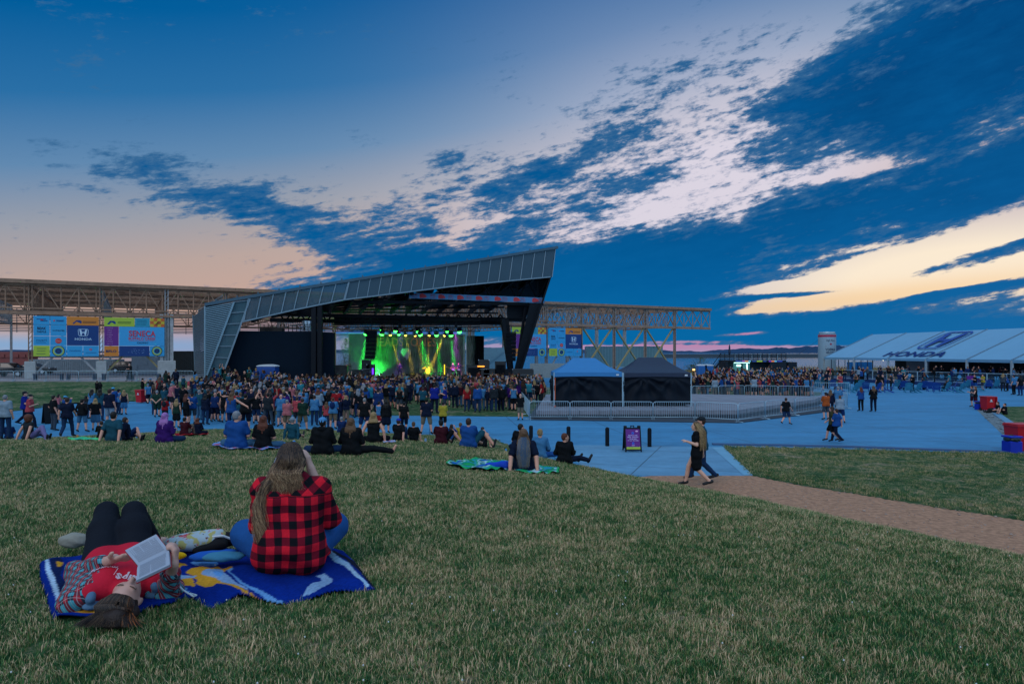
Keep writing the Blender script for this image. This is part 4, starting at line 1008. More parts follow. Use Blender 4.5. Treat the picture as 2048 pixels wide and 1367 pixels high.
mb = MB(); mb.box(C(422, 763, .6), (.8, .8, .9)); mb.box(C(444, 764, 1.), (.8, .8, .9)); mb.box(C(432, 763, 3.), (1.6, 1.0, 1.0)); into(mb, 'footing', M_CONCP, st)
# black wing wall with two pillars
mb = MB(); mb.slab([C(478, 662, .9), C(640, 662, .9), C(640, 772, .9), C(438, 772, .9)], (0, .4, 0)); mb.slab([C(640, 664, 1.6), C(668, 665, 1.6), C(668, 770, 1.6), C(640, 770, 1.6)], (0, .4, 0))
into(mb, 'wing_wall', mat('black_panels', (.0035, .010, .020), .7, spec=.08, var=.12, vscale=.5), st)
mb = MB()
for px in (628, 640): mb.bar(C(px, 611 if px < 635 else 609, .2), C(px, 772, .2), .45, .45)
into(mb, 'pillar', M_DARK, st)
mb = MB(); x0, x1 = 520, 626
for k in range(14): px = x0+(x1-x0)*k/13; mb.bar(C(px, 662, 3), C(px, 649, 3), .06)
for py in (649, 653, 657): mb.bar(C(x0, py, 3), C(x1, py, 3), .05)
mb.box(C(545, 659, 3.4), (2.2, .8, .4)); into(mb, 'railing', mat('rail_brown', (.06, .045, .04), .7), st)
mb = MB(); mb.lathe([(.42, 0), (.5, .05), (.5, .3), (.46, .34), (.46, .7), (.52, .74), (.52, 1.0), (.3, 1.05)], C(614, 661, 4), 18); into(mb, 'roof_vent', M_CHROME, st)
# roof skeleton: dark joists running back from the fascia, gaps between
mb = MB()
for i in range(15):
    px = 505+i*40; a = C(px, interp(BOT, px)+1, .4); b = a+Vector((-4.5-.1*i, 17, 0)); b.z = 8.6+.05*i
    mb.bar(a, b, .28, .5)
    c = a+Vector((0, 0, .7)); mb.bar(c, b+Vector((0, 0, 1.0)), .2, .3)
    for k in range(7):
        p0 = a.lerp(b, k/7); p1 = c.lerp(b+Vector((0, 0, 1.)), (k+.5)/7); p2 = a.lerp(b, (k+1)/7); mb.bar(p0, p1, .12); mb.bar(p1, p2, .12)
for k in range(6):
    for i in range(14):
        p0 = C(505+i*40, interp(BOT, 505+i*40), .4); p1 = C(545+i*40, interp(BOT, 545+i*40), .4); q0 = p0.lerp(Vector((p0.x-4.5, p0.y+17, 8.8)), k/5.5); q1 = p1.lerp(Vector((p1.x-4.5, p1.y+17, 8.8)), k/5.5); mb.bar(q0, q1, .16, .22)
into(mb, 'roof_truss', M_DARK, st)
mb = MB()
for i in range(9):
    px = 560+i*56; a = C(px, interp(BOT, px)-3, 1.); b = C(px+34, interp(BOT, px+34)-3, 1.)
    mb.slab([a, b, b+Vector((-4, 15, 9.6-b.z)), a+Vector((-4, 15, 9.6-a.z))], (0, 0, .15))
mb.slab([C(640, 606, .5), C(1101, 552, .5), C(1086, 607, 1.), C(818, 597, 1.), C(700, 606, .5)], (0, .3, 0)) if False else None
mb.slab([C(860, 572, 1.), C(1100, 548, 1.), C(1086, 602, 9.), C(900, 596, 13.)], (0, .2, .2))
into(mb, 'roof_deck', mat('dark_deck', (.006, .010, .015), .8, var=.3, vscale=.4), st)
mb = MB()
for px in (930, 985, 1035, 1075): mb.bar(C(px, 602, 2.), C(px, interp(BOT, px), .6), .2); mb.bar(C(px, 600, 2.), C(min(px+22, 1097), interp(BOT, min(px+22, 1097)), .6), .14); mb.bar(C(px, 600, 2.), C(px-20, interp(BOT, px-20), .6), .14)
mb.bar(C(700, 603, 1.6), C(1086, 608, 1.6), .35, .3); mb.slab([C(668, 634, 9), C(1010, 634, 9), C(1010, 648, 9), C(668, 648, 9)], (0, .4, 0))
mb.bar(C(560, 628, 8), C(1060, 640, 8), .3, .4); mb.bar(C(540, 640, 14), C(1012, 646, 14), .3, .5)
for i in range(22): px = 560+i*21; mb.bar(C(px, 629, 8), C(px+10, 642, 9), .12); mb.bar(C(px+10, 642, 9), C(px+21, 629, 8), .12)
into(mb, 'ceiling_frame', M_DARK, st)
# right leg and end wall
mb = MB()
mb.slab([C(1112, 498, 0), C(1103, 553, 0), C(1086, 606, .4), C(1086, 600, 7.), C(1104, 515, 9.)], (-.2, .0, 0))
mb.slab([C(1060, 606, .6), C(1086, 606, .6), C(1044, 737, .6), C(1029, 737, .6)], (0, .8, 0)); mb.bar(C(1052, 606, 1.8), C(1034, 737, 1.2), .25); mb.bar(C(1083, 606, .2), C(1042, 740, .2), .2)
mb.bar(C(1005, 637, 1.8), C(1020, 742, 1.8), .5, .4); mb.bar(C(1014, 637, 2.8), C(1024, 742, 2.4), .35, .4); mb.slab([C(1014, 606, 2.4), C(1062, 606, 2.4), C(1052, 636, 2.4), C(1014, 636, 2.4)], (0, .3, 0))
into(mb, 'leg', M_DARK, st)
into(MB().box(C(1030, 757, 1.5), (2.2, 2., 2.2)), 'footing', M_DARK, st)
mb = MB(); mb.slab([(-27, 72.5, 0), (-24, 71, 0), (2.8, 73, 0), (4, 90, 0), (-27, 90, 0)], (0, 0, .98)); into(mb, 'stage_deck', mat('stage_floor', (.008, .008, .010), .5, var=.1), st)
mb = MB(); mb.box((-17.8, 71.25, .62), (1.9, .1, .6)); into(mb, 'step_panel', M_CONCP, st)
# fascia banner
ban = empty('stage_header_banner', C(950, 597, .2), 0, 'long narrow pale blue banner with red emblems under the stage roof', 'banner')
bq = lambda px, k, dy=0.: P(px, (585+(px-818)*10.2/271)+k*11, Df(px)+1.2+dy)
mb = MB(); mb.slab([bq(818, 0), bq(1089, 0), bq(1089, 1), bq(818, 1)], (0, .05, 0)); into(mb, 'panel', mat('banner_blue', lin('4f86b4'), .7, var=.05), ban)
mt = []
for i in range(7):
    mr = MB(); px = 842+i*37.5; c = bq(px, .5, -.05); w = .62
    mr.add([c+Vector((-w, 0, -.22)), c+Vector((-w*.5, 0, .12)), c+Vector((w*.2, 0, .26)), c+Vector((w*.75, 0, .12)), c+Vector((w, 0, -.16)), c+Vector((w*.2, 0, -.22))], [(0, 1, 2, 3, 4, 5)]); into(mr, 'emblem', mat('emblem_red', lin('b8323c'), .6), ban)
for i in range(8):
    px = 827+i*36; c = bq(px, .34, -.05)
    if px < 1082:
        m = text_mb('SENECA' if i % 2 else 'CASINO', .30, c.x, c.z, c.y); mt.append(scale_txt(m, .85)); m = text_mb('BUFFALO CREEK', .18, c.x, c.z-.25, c.y); mt.append(scale_txt(m, .9))
into(merge(*mt), 'lettering', mat('emblem_red', lin('b8323c'), .6), ban)

# ---------------------------------------------------------------- on the stage
def at(px, D, z): return Vector(((px-HX)*D/F, D, z))
bd = empty('stage_backdrop', at(832, 84.5, .98), 0, 'black cloth backdrop with dull red band name and pale emblem behind the drummer', 'backdrop')
mb = MB(); n = 120; vs = []
for i in range(n+1):
    px = 735+195*i/n; w = .09*math.sin(i*.9)+.05*math.sin(i*2.3)
    vs += [at(px, 84.6+w, .98), at(px, 84.6+w, 6.05)]
mb.add(vs, [(2*i, 2*i+2, 2*i+3, 2*i+1) for i in range(n)]); into(mb, 'cloth', M_BLACK, bd)
c = at(808, 84.3, 5.1); into(scale_txt(text_mb('HEADSTONES', 1.5, c.x, c.z, c.y, .02), 128*84.4/F), 'lettering', mat('dull_red', lin('b03a22'), .8, emit='7a2410', es=.10), bd)  # printed letters emit faintly, standing in for stage light on the cloth
mb = MB(); c = at(811, 84.3, 3.75); pts = [(-.62, .35), (-.35, .62), (.05, .6), (.3, .66), (.62, .4), (.66, -.05), (.42, -.3), (.36, -.6), (.12, -.85), (.02, -.5), (-.2, -.45), (-.42, -.1), (-.62, .05)]
mb.poly([(c.x+x, c.y, c.z+z) for x, z in pts]); into(mb, 'emblem', mat('pale_print', lin('b598b8'), .8, var=.5, vscale=4), bd)
for px0, px1, z1, lb in ((668, 733, 2.9, 'grey corrugated shed wall seen through the gap beside the stage'), (932, 968, 5.9, 'plain black drape hung right of the backdrop')):
    if px0 == 932:
        m = MB(); vs = []
        for i in range(41): px = px0+(px1-px0)*i/40; w = .08*math.sin(i*1.3); vs += [at(px, 83.6+w, .98), at(px, 83.6+w, z1)]
        m.add(vs, [(2*i, 2*i+2, 2*i+3, 2*i+1) for i in range(40)]); tag(m.build('stage_drape', M_BLACK), lb, 'drape')
    else:
        m = MB(); a, b = at(700, 94, 0), at(737, 94, 0)
        for i in range(24): x = a.x+(b.x-a.x)*i/23; m.box((x, 94+.04*(i % 2), 3.4), ((b.x-a.x)/24+.02, .08, 6.8 if i < 23 else 6.8))
        tag(m.build('corrugated_wall', mat('corrugated', (.03, .07, .10), .5, var=.15)), lb, 'wall')
# hanging speaker arrays
def speaker_array(px, D, z1, n, w, label):
    r = empty('speaker_array', at(px, D, z1), 0, label, 'speakers', 'hanging black speaker arrays')
    for k in range(n):
        m = MB(); y = -k*k*.022; m.box((at(px, D, 0).x, D+y, z1-.42*k-.2), (w-.02*k, .75, .40), bev=.03); m.box((at(px, D, 0).x, D+y-.38, z1-.42*k-.2), (w*.86, .03, .34)); into(m, 'speaker_cabinet', M_BLACK, r)
    m = MB(); m.bar(at(px, D, z1), at(px, D, z1+1.4), .05); m.box(at(px, D, z1+.08), (w, .8, .1)); into(m, 'rigging', M_DARK, r)
speaker_array(743, 72.5, 6.1, 7, 1.05, 'tall black speaker array hanging left of the band backdrop')
speaker_array(1022, 72, 5.9, 7, 1.1, 'tall black speaker array hanging beside the slanting right leg')
# lighting truss
lt = empty('lighting_truss', at(830, 77, 6.8), 0, 'black lighting truss spanning above the band', 'truss')
for z, D in ((6.95, 76), (6.35, 80)):
    m = truss(at(665, D, 0), at(960, D, 0), z, z+.5, 30, .05); m2 = truss(at(665, D+.5, 0), at(960, D+.5, 0), z, z+.5, 30, .05); into(merge(m, m2), 'truss', M_DARK, lt)
m = MB(); m.bar(at(673, 83, 6.2), at(932, 83, 6.2), .12, .12, up=(0, 0, 1)); m.box(at(800, 83.2, 6.28), (15.6, .1, .16)); into(m, 'light_bar', mat('led_strip', lin('5a7fc0'), .5, emit='3f62b8', es=.8), lt)
tw = truss(at(929, 80, 0), at(933, 80, 0), 1, 7, 1, .06); m = MB()
for px in (928, 933): m.bar(at(px, 80, 1), at(px, 80, 6.9), .07)
for k in range(14): m.bar(at(928 if k % 2 else 933, 80, 1+.42*k), at(933 if k % 2 else 928, 80, 1.42+.42*k), .04)
tag(m.build('truss_tower', mat('alu_truss', (.35, .38, .38), .4, .6)), 'slim silver truss tower right of the backdrop', 'truss')
GREEN = (.02, 1., .05); YEL = (1., .62, .04)
def lamp(px, py, D, colr, k, n, beam, aim, e, ang=14, er=.24, word='green'):
    c = P(px, py, D); r = empty('stage_light', c, 0, f'{word} glowing stage light, {ORD[k]} from the left of {n} {word} ones', 'stage light', f'{word} stage lights on the truss')
    d = (Vector(aim)-c).normalized(); m = MB(); m.tube([c-d*-.02, c-d*.32, c-d*.42], [er*1.0, er*1.0, er*.6], 12); m.bar(c-d*.2+Vector((-.26, 0, 0)), c-d*.2+Vector((.26, 0, 0)), .05); m.bar(c-d*.2+Vector((-.26, 0, .0)), c-d*.2+Vector((-.26, 0, .5)), .05); m.bar(c-d*.2+Vector((.26, 0, .0)), c-d*.2+Vector((.26, 0, .5)), .05); m.box(c-d*.2+Vector((0, 0, .5)), (.6, .3, .1))
    into(m, 'housing', M_DARK, r)
    m = MB(); m.lathe([(.02, -.03), (er*.92, 0), (er*.86, er*.45), (er*.5, er*.8), (.02, er*.92)], (0, 0, 0), 14); o = m.build('lens', mat('lens_'+word, (.02, .02, .02), .3, var=0, emit=tuple(min(1., q*1.+.03) for q in colr), es=9 if beam else 5), r); o.rotation_euler = (d*.5+Vector((0, -1, -.15))).to_track_quat('Z', 'Y').to_euler()
    if beam:
        L = bpy.data.lights.new('stage_spot', 'SPOT'); L.energy = e*9; L.color = colr; L.spot_size = R(ang); L.spot_blend = .6; L.shadow_soft_size = .12
        lo = bpy.data.objects.new('stage_spot', L); COL.objects.link(lo); lo.parent = r; lo.location = d*.5; lo.rotation_euler = (-d).to_track_quat('Z', 'Y').to_euler()
gl_ = [(732, 666.5), (763.5, 659), (764, 667), (791.5, 660), (797.5, 667.5), (836.5, 661), (840.5, 668), (873, 668.5), (894, 661.5), (902, 669), (919, 662)]
for k, (px, py) in enumerate(gl_): lamp(px, py, 78, GREEN, k, 11, k in (0, 2, 5, 6, 7, 9), at([720, 750, 752, 790, 800, 850, 858, 880, 900, 908, 925][k], 79, 2.2 if k else 1.), 2600, 13, .27 if k not in (1, 4, 8) else .2)
for k, (px, py) in enumerate([(780.5, 669), (811, 669.5), (830, 670), (858.5, 669.5), (889, 670)]): lamp(px, py, 78.5, YEL, k, 5, True, at([800, 822, 836, 857, 857][k], 79, [2.2, 2.6, 4.6, 4.2, 1.6][k]), [2200, 2200, 900, 1600, 6500][k], 10, .16, 'yellow')
for px, aimpx, colr, e in ((800, 800, (.30, .05, 1), 1400), (912, 912, (.75, .05, 1), 2600)):
    L = bpy.data.lights.new('wash', 'SPOT'); L.energy = e*3; L.color = colr; L.spot_size = R(17); L.shadow_soft_size = .2; lo = bpy.data.objects.new('wash_light', L); COL.objects.link(lo)
    c = at(px, 75.5, 6.7); lo.location = c; lo.rotation_euler = (c-at(aimpx, 77, 1.6)).to_track_quat('Z', 'Y').to_euler()
    r = MB(); r.tube([c+Vector((0, 0, .05)), c+Vector((0, -.05, .35))], [.16, .12], 10); r.bar(c+Vector((0, 0, .3)), c+Vector((0, 0, .6)), .1); tag(r.build('wash_lamp', M_DARK), 'black wash lamp hung above the ' + ('singer' if px == 800 else 'two guitarists'), 'stage light')
# stage smoke
mb = MB(); mb.box((-12.6, 79.3, 3.6), (16.4, 9.2, 5.2)); sm = mb.build('stage_smoke', None and 0 or mat('x_', (0, 0, 0)))
M_SM = bpy.data.materials.new('smoke'); M_SM.use_nodes = True; nt = M_SM.node_tree; nt.nodes.remove(nt.nodes['Principled BSDF'])
pv = nt.nodes.new('ShaderNodeVolumePrincipled'); g = nt.nodes.new('ShaderNodeNewGeometry').outputs['Position']; x, y, z = sep(nt, g)
dn = noise(nt, g, .55, 4, .6, .6).step(.38, .80)*.11+.005; low = z.step(3.2, 1.)*x.step(-13., -17.5)*noise(nt, g, .9, 4, .6).step(.35, .6)*.45
nt.links.new((dn+low).s, pv.inputs['Density']); pv.inputs['Color'].default_value = (.8, .9, .85, 1); pv.inputs['Anisotropy'].default_value = .0
nt.links.new(pv.outputs[0], nt.nodes['Material Output'].inputs['Volume']); sm.data.materials.clear(); sm.data.materials.append(M_SM); tag(sm, kind='stuff')
L = bpy.data.lights.new('floor_green', 'SPOT'); L.energy = 6000; L.color = GREEN; L.spot_size = R(75); L.shadow_soft_size = .1; lo = bpy.data.objects.new('floor_green', L); COL.objects.link(lo); lo.location = at(757, 79, 1.25); lo.rotation_euler = (Vector((.25, -.9, -.75))).to_track_quat('Z', 'Y').to_euler()
r = MB(); r.box(at(757, 79, 1.1)+Vector((.15, 0, 0)), (.3, .3, .24), bev=.04); tag(r.build('floor_lamp', M_DARK), 'small black lamp on the stage floor by the green smoke', 'stage light')
# drum riser and kit
dk = empty('drum_riser', at(857, 80.5, .98), 0, 'black drum riser under the yellow lit drummer', 'riser')
into(MB().box(at(857, 80.5, 1.2), (4.2, 3.0, .44), bev=.03), 'platform', M_BLACK, dk)
kit = empty('drum_kit', at(857, 80.5, 1.42), 0, 'drum kit with cymbals lit yellow on the riser', 'drum kit'); b0 = at(857, 80.5, 1.42)
M_DRUM = mat('drum_shell', (.45, .30, .08), .3, .1); M_CYM = mat('cymbal', (.7, .5, .12), .3, .8)
def drum(dx, dy, dz, r, h, tilt=0): 
    m = MB(); m.lathe([(r*.98, 0), (r, .02), (r, h-.02), (r*.98, h)], (0, 0, 0), 20); o = m.build('drum', M_DRUM, kit); o.location = (dx, dy, dz); o.rotation_euler = (tilt, 0, 0)
drum(0, -.3, .3, .3, .45, R(90)); drum(-.35, -.45, .55, .17, .2, R(15)); drum(.1, -.45, .6, .17, .2, R(15)); drum(.65, -.1, .12, .22, .4); drum(-.65, -.1, .5, .19, .15); drum(-.9, .1, .1, .2, .4)
for dx, dz, r in ((-1.0, 1.15, .26), (-.55, 1.3, .24), (.45, 1.35, .24), (.95, 1.2, .28), (1.25, 1.0, .22)):
    m = MB(); m.lathe([(.01, .03), (r*.3, .02), (r, 0), (r*.3, .01)], (0, 0, dz), 18); m.tube([(0, 0, dz), (0, 0, 0)], .012, 6); o = m.build('cymbal', M_CYM, kit); o.location = (dx, 0, 0); 
# amps, cases and gear
M_CASE = mat('flight_case', (.018, .022, .026), .5, var=.2)
def case(px, D, z, w, d, h, name, label, grp=None, m=None, cat='equipment case'):
    r = empty(name, at(px, D, z), 0, label, cat, grp); b = MB(); b.box((0, 0, h/2), (w, d, h), bev=.03); b.build('body', m or M_CASE, r)
    b = MB()
    for sx in (-1, 1):
        for sz in (.04, h-.04): b.box((sx*(w/2-.03), -d/2-.004, sz), (.10, .02, .10))
    b.box((0, -d/2-.008, h*.5), (w*.8, .012, h*.62) if 'amp' in name else (w*.96, .012, .03)); b.build('grille' if 'amp' in name else 'edging', M_BLACK if 'amp' in name else M_CHROME, r); return r
for i, (px, w, h, nm) in enumerate([(682, 1.5, 1.5, 'equipment_rack'), (716, 1.2, 1.0, 'flight_case'), (733, .9, 2.1, 'speaker_stack'), (742, .8, 1.6, 'side_speaker'), (948, 1.6, 1.5, 'amplifier_rack'), (985, 1.9, 1.1, 'mixing_case'), (1001, 1.2, 1.9, 'amplifier_stack'), (1046, 2.2, 1.2, 'keyboard_case'), (968, 1.2, 2.1, 'road_case')]):
    case(px, 75.5 if px < 1040 else 71, .98, w, .8, h, nm, ['black equipment rack by the left edge of the stage', 'low black flight case beside the stage technician', 'tall black speaker stack left of the green smoke', 'black side speaker glowing purple near the singer', 'black amplifier rack just right of the truss tower', 'wide low black mixing case right of the band', 'tall black amplifier stack near the right leg', 'wide black keyboard case in front of the right leg', 'tall black road case behind the amplifiers'][i], 'black stage equipment')
m = MB(); m.box(at(962, 75, 2.35), (.75, .05, .12)); tag(m.build('amber_strip_light', mat('amber_lamp', (.2, .1, .02), .4, emit='ff9a30', es=2.5)), 'small glowing amber strip light above the right stage cases', 'light')
m = MB(); m.box(at(745.5, 75.05, 1.6), (.16, .04, 1.1)); tag(m.build('purple_strip_light', mat('purple_lamp', (.05, .02, .2), .4, emit='6a30ff', es=2.2)), 'purple glowing strip light on the side speaker', 'light')
m = MB(); m.box(at(664, 72, 2.3), (.35, .04, .22)); tag(m.build('red_light', mat('red_lamp', (.2, .01, .01), .4, emit='ff2030', es=2.5)), 'small red light at the left edge of the stage opening', 'light')
m = MB(); m.tube([at(889, 78, 1), at(889, 78, 2.5)], .05, 8); tag(m.build('yellow_light_tube', mat('yel_lamp', (.3, .2, .02), .4, emit='ffd020', es=2.)), 'upright yellow light tube beside the guitarists', 'light')
def guitar(p, rz, label):
    r = empty('guitar', p, rz, label, 'guitar', 'electric guitars held by the band'); m = MB(); m.slab([(-.16, 0, -.05), (-.2, 0, -.16), (-.1, 0, -.22), (.02, 0, -.15), (.12, 0, -.14), (.14, 0, -.04), (.04, 0, .02), (-.08, 0, .04)], (0, .04, 0)); m.build('guitar_body', mat('guitar', (.5, .4, .5), .3), r)
    m = MB(); m.bar((.1, .02, -.05), (.72, .02, .20), .05, .03); m.box((.76, .02, .22), (.12, .03, .07)); m.build('neck', M_WOOD, r)
band = [(800, 77, 'wide', ('phone', 'hold'), 'short', 'singer in black with microphone, lit blue at the left of the band', math.pi),
        (906, 77, 'wide', ('hold', 'hold'), 'bald', 'bald guitarist in black facing the crowd, left of the purple lit pair', math.pi*.9),
        (917, 76.6, 'step', ('hold', 'out'), 'short', 'guitarist lit purple with arm along the guitar neck, right of the pair', math.pi*1.05),
        (857, 81.2, 'chair', ('wave', 'lap'), 'long', 'long haired drummer lit yellow behind the drum kit', math.pi),
        (700, 76.5, 'stand', ('face', 'hold'), 'long', 'technician in black standing in the dim left wing of the stage', 2.4)]
for px, D, kd, am, hr, lb, rz in band:
    pp = person_parts(kd, am, 'tee', 'jeans', hr, h=.02, w=1.1)
    z = .98 if kd != 'chair' else 1.42+.42
    place_person(pp, at(px, D, z), rz, dict(skin=SKINS[0], top=(.03, .03, .04), leg=(.02, .02, .03), hair=(.12, .08, .05), shoe=(.02, .02, .02)), lb, None)
guitar(at(906, 76.62, 2.05), math.pi, 'pale guitar held by the bald guitarist'); guitar(at(917, 76.22, 2.05), math.pi*1.02, 'pale guitar lit purple, held at the right of the band')
# ================================================================ right side of the site
# white pavilion tent
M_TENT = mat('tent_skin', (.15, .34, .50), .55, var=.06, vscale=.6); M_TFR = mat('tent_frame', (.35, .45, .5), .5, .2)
def tent_z(px): return 0.
def TE(px, dz=0.):        # point along the front eave
    t = (px-HX)/F; a = (1648-HX)/F; b = (2048-HX)/F; D0, D1 = 121., 78.; A = Vector((a*D0, D0)); B = Vector((b*D1, D1)); d = B-A
    s = (t*A.y-A.x)/(d.x-t*d.y); q = A+d*s; return Vector((q.x, q.y, 2.95+dz))
tE0, tE1 = TE(1648), TE(2290); tdir = (tE1-tE0).normalized(); tback = Vector((-tdir.y, tdir.x, 0)); tback = tback if tback.y > 0 else -tback
tent = empty('pavilion_tent', tE0*1., 0, 'large pale blue pavilion tent with a car maker emblem on its roof', 'tent')
ridge = lambda p, k=1.: p+tback*9*k+Vector((0, 0, 4.1*k))
mb = MB(); posts = [1648, 1708, 1776, 1852, 1934, 2024, 2125, 2240]
L_ = len(posts)
for a, b in zip(posts[:-1], posts[1:]):
    p, q = TE(a), TE(b); n = 6; vs = []
    for i in range(n+1):
        for j in range(9):
            k = j/8; w = p.lerp(q, i/n); w = ridge(w, k); w.z -= .16*math.sin(math.pi*i/n)*math.sin(math.pi*k); vs.append(w)
    mb.add(vs, [(i*9+j, (i+1)*9+j, (i+1)*9+j+1, i*9+j+1) for i in range(n) for j in range(8)])
    p2, q2 = p+tback*18, q+tback*18; mb.slab([ridge(p), ridge(q), q2, p2], (0, 0, -.04))
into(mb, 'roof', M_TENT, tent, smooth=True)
mb = MB()
for a in posts: mb.bar(TE(a)+Vector((0, 0, .05)), ridge(TE(a))+Vector((0, 0, .05)), .16, .12)
into(mb, 'roof_rib', mat('rib_grey', (.12, .2, .27), .5), tent)
mb = MB(); mb.bar(TE(1648, -.12), TE(2290, -.12), .12, .36); into(mb, 'valance', M_TENT, tent)
p = TE(1648); mb = MB(); mb.slab([p, ridge(p), p+tback*18], tdir*.05); into(mb, 'gable', M_TENT, tent)
for a in posts:
    p = TE(a); mb = MB(); mb.bar((p.x, p.y, 0), p, .24); into(mb, 'post', M_TFR, tent)
    p = p+tback*18; mb = MB(); mb.bar((p.x, p.y, 0), p, .2); into(mb, 'post', M_TFR, tent)
for k in range(1, 4): p = TE(1648)+tback*4.5*k; mb = MB(); mb.bar((p.x, p.y, 0), p+Vector((0, 0, .1)), .14); into(mb, 'post', M_TFR, tent)
mb = MB()
for px in (1663, 1677, 1690, 1722, 1735): p = TE(px); mb.bar((p.x, p.y, 0), p, .08)
into(mb, 'door_frame', M_NAVY, tent)
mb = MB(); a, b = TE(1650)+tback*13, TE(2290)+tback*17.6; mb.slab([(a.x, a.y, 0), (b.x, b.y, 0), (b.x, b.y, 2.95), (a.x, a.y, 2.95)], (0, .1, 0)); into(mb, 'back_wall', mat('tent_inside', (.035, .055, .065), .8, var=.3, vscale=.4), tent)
mb = MB(); a, b = TE(1750)+tback*6, TE(1782)+tback*6; mb.slab([(a.x, a.y, 0), (b.x, b.y, 0), (b.x, b.y, 2.7), (a.x, a.y, 2.7)], (0, 1.5, 0)); into(mb, 'bar_block', mat('bar_grey', (.14, .2, .26), .5), tent)
# roof emblem and word: laid out in the roof plane (u along the eave, v up the slope)
def on_roof(mb, u0, m, name):
    out = MB(); vv = []
    for x, y, z in mb.v: p = tE0+tdir*(u0+x); k = z/9.9; w = ridge(p, k); w.z += .10; vv.append(w+Vector((0, 0, .0)))
    out.v = [tuple(v) for v in vv]; out.f = mb.f; out.m = mb.m; into(out, name, m, tent)
M_LOGO = mat('logo_blue', lin('0b3f90'), .6, var=.03)
uL = (TE(1840)-tE0).length
mb = MB(); car_emblem(mb, 0, 0, 5.9, 0); mb.v = [(x, y, z*1.22+6.35) for x, y, z in mb.v]; on_roof(mb, (TE(1812)-tE0).length, M_LOGO, 'emblem')
mb = scale_txt(text_mb('HONDA', 2.3, 0, 1.35, 0, .05), 13.0); on_roof(mb, (TE(1811)-tE0).length, M_LOGO, 'lettering')
mb = MB(); c = TE(1742, -.35)+tback*2; mb.lathe([(.1, 0), (.16, .08), (.1, .16)], c, 10); into(mb, 'work_light', mat('worklight', (.5, .45, .3), .4, emit='fff0c0', es=14), tent)
# screen inside
sc_ = TE(1925)+tback*12; r = empty('video_screen', (sc_.x, sc_.y, .6), math.atan2(tdir.y, tdir.x), 'wide video screen glowing dim blue inside the pavilion tent', 'screen')
mb = MB(); mb.box((0, 0, 1.25), (6.8, .2, 2.1), bev=.03); mb.build('frame', M_BLACK, r); mb = MB(); rect(mb, -3.3, .28, 3.3, 2.2, -.12); mb.build('screen', mat('screen_blue', (.01, .02, .04), .3, emit='0a2450', es=.5), r)
mb = scale_txt(text_mb('Welcome', .6, 0, 1.3, -.14), 1.7); mb.build('lettering', mat('screen_glow', (.1, .2, .3), .3, emit='3a7ad8', es=1.2), r)
mb = scale_txt(text_mb('the Hive', 1.0, 0, 0, 0), 2.6); c = TE(2046, -1.3)+tback*-.2; mb.v = [(c.x+x*tdir.x, c.y+x*tdir.y-.1, c.z+z-.2) for x, y, z in mb.v]; tag(mb.build('hanging_letters', M_WHITE), 'white cursive hanging letters at the far right edge of the tent', 'sign')
# giant inflatable can
cc = P(1654, 745, 128); cc.z = 0; can = empty('inflatable_can', cc, 0, 'giant white inflatable drinks can with a red band beside the tent', 'inflatable'); can.scale = (1.243, 1.243, 1.17)
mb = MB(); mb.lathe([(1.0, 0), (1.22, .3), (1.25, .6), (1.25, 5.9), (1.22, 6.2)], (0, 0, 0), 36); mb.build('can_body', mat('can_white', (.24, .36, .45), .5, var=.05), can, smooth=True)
mb = MB(); mb.lathe([(1.262, 5.75), (1.262, 6.12)], (0, 0, 0), 36); mb.f = mb.f[:-2]; mb.m = mb.m[:-2]; mb.build('band', mat('can_red', lin('a02a48'), .5), can)
mb = MB(); mb.lathe([(1.22, 6.2), (1.1, 6.42), (1.14, 6.55), (1.06, 6.58), (.9, 6.5)], (0, 0, 0), 36); mb.build('lid', M_GALV, can, smooth=True)
def wrap(mb, r=1.275, z0=0.): mb.v = [(r*math.sin(x/r), -r*math.cos(x/r), z+z0) for x, y, z in mb.v]; return mb
wrap(scale_txt(text_mb('VODKA', .52, 0, 3.75, 0, .015), 1.55)).build('lettering', mat('can_navy', lin('12406a'), .6), can); wrap(scale_txt(text_mb('SELTZER', .38, 0, 3.28, 0, .01), 1.35)).build('lettering', _M['can_navy'], can)
wrap(scale_txt(text_mb('High Noon', .45, 0, 5.2, 0), 1.3)).build('lettering', _M['can_navy'], can); m = MB(); lines(m, -.75, .75, (4.28,), .10, 0); wrap(m).build('print', _M['can_red'], can); m = MB(); ring(m, 0, 4.62, 0, .15, 0, 8); wrap(m).build('print', _M['can_red'], can); m = MB()
for k in range(6): lines(m, -.45, .45, (2.85-.12*k,), .04, 0)
wrap(m).build('print', _M['can_navy'], can)
mb = MB()
for a, b in (((-1.1, .2, 5.4), (-4.2, 1, 2.8)), ((1.1, .2, 5.4), (3.3, 1, 3.4))): mb.tube([a, b], .015, 4)
mb.build('guy_rope', M_RUBBER, can)
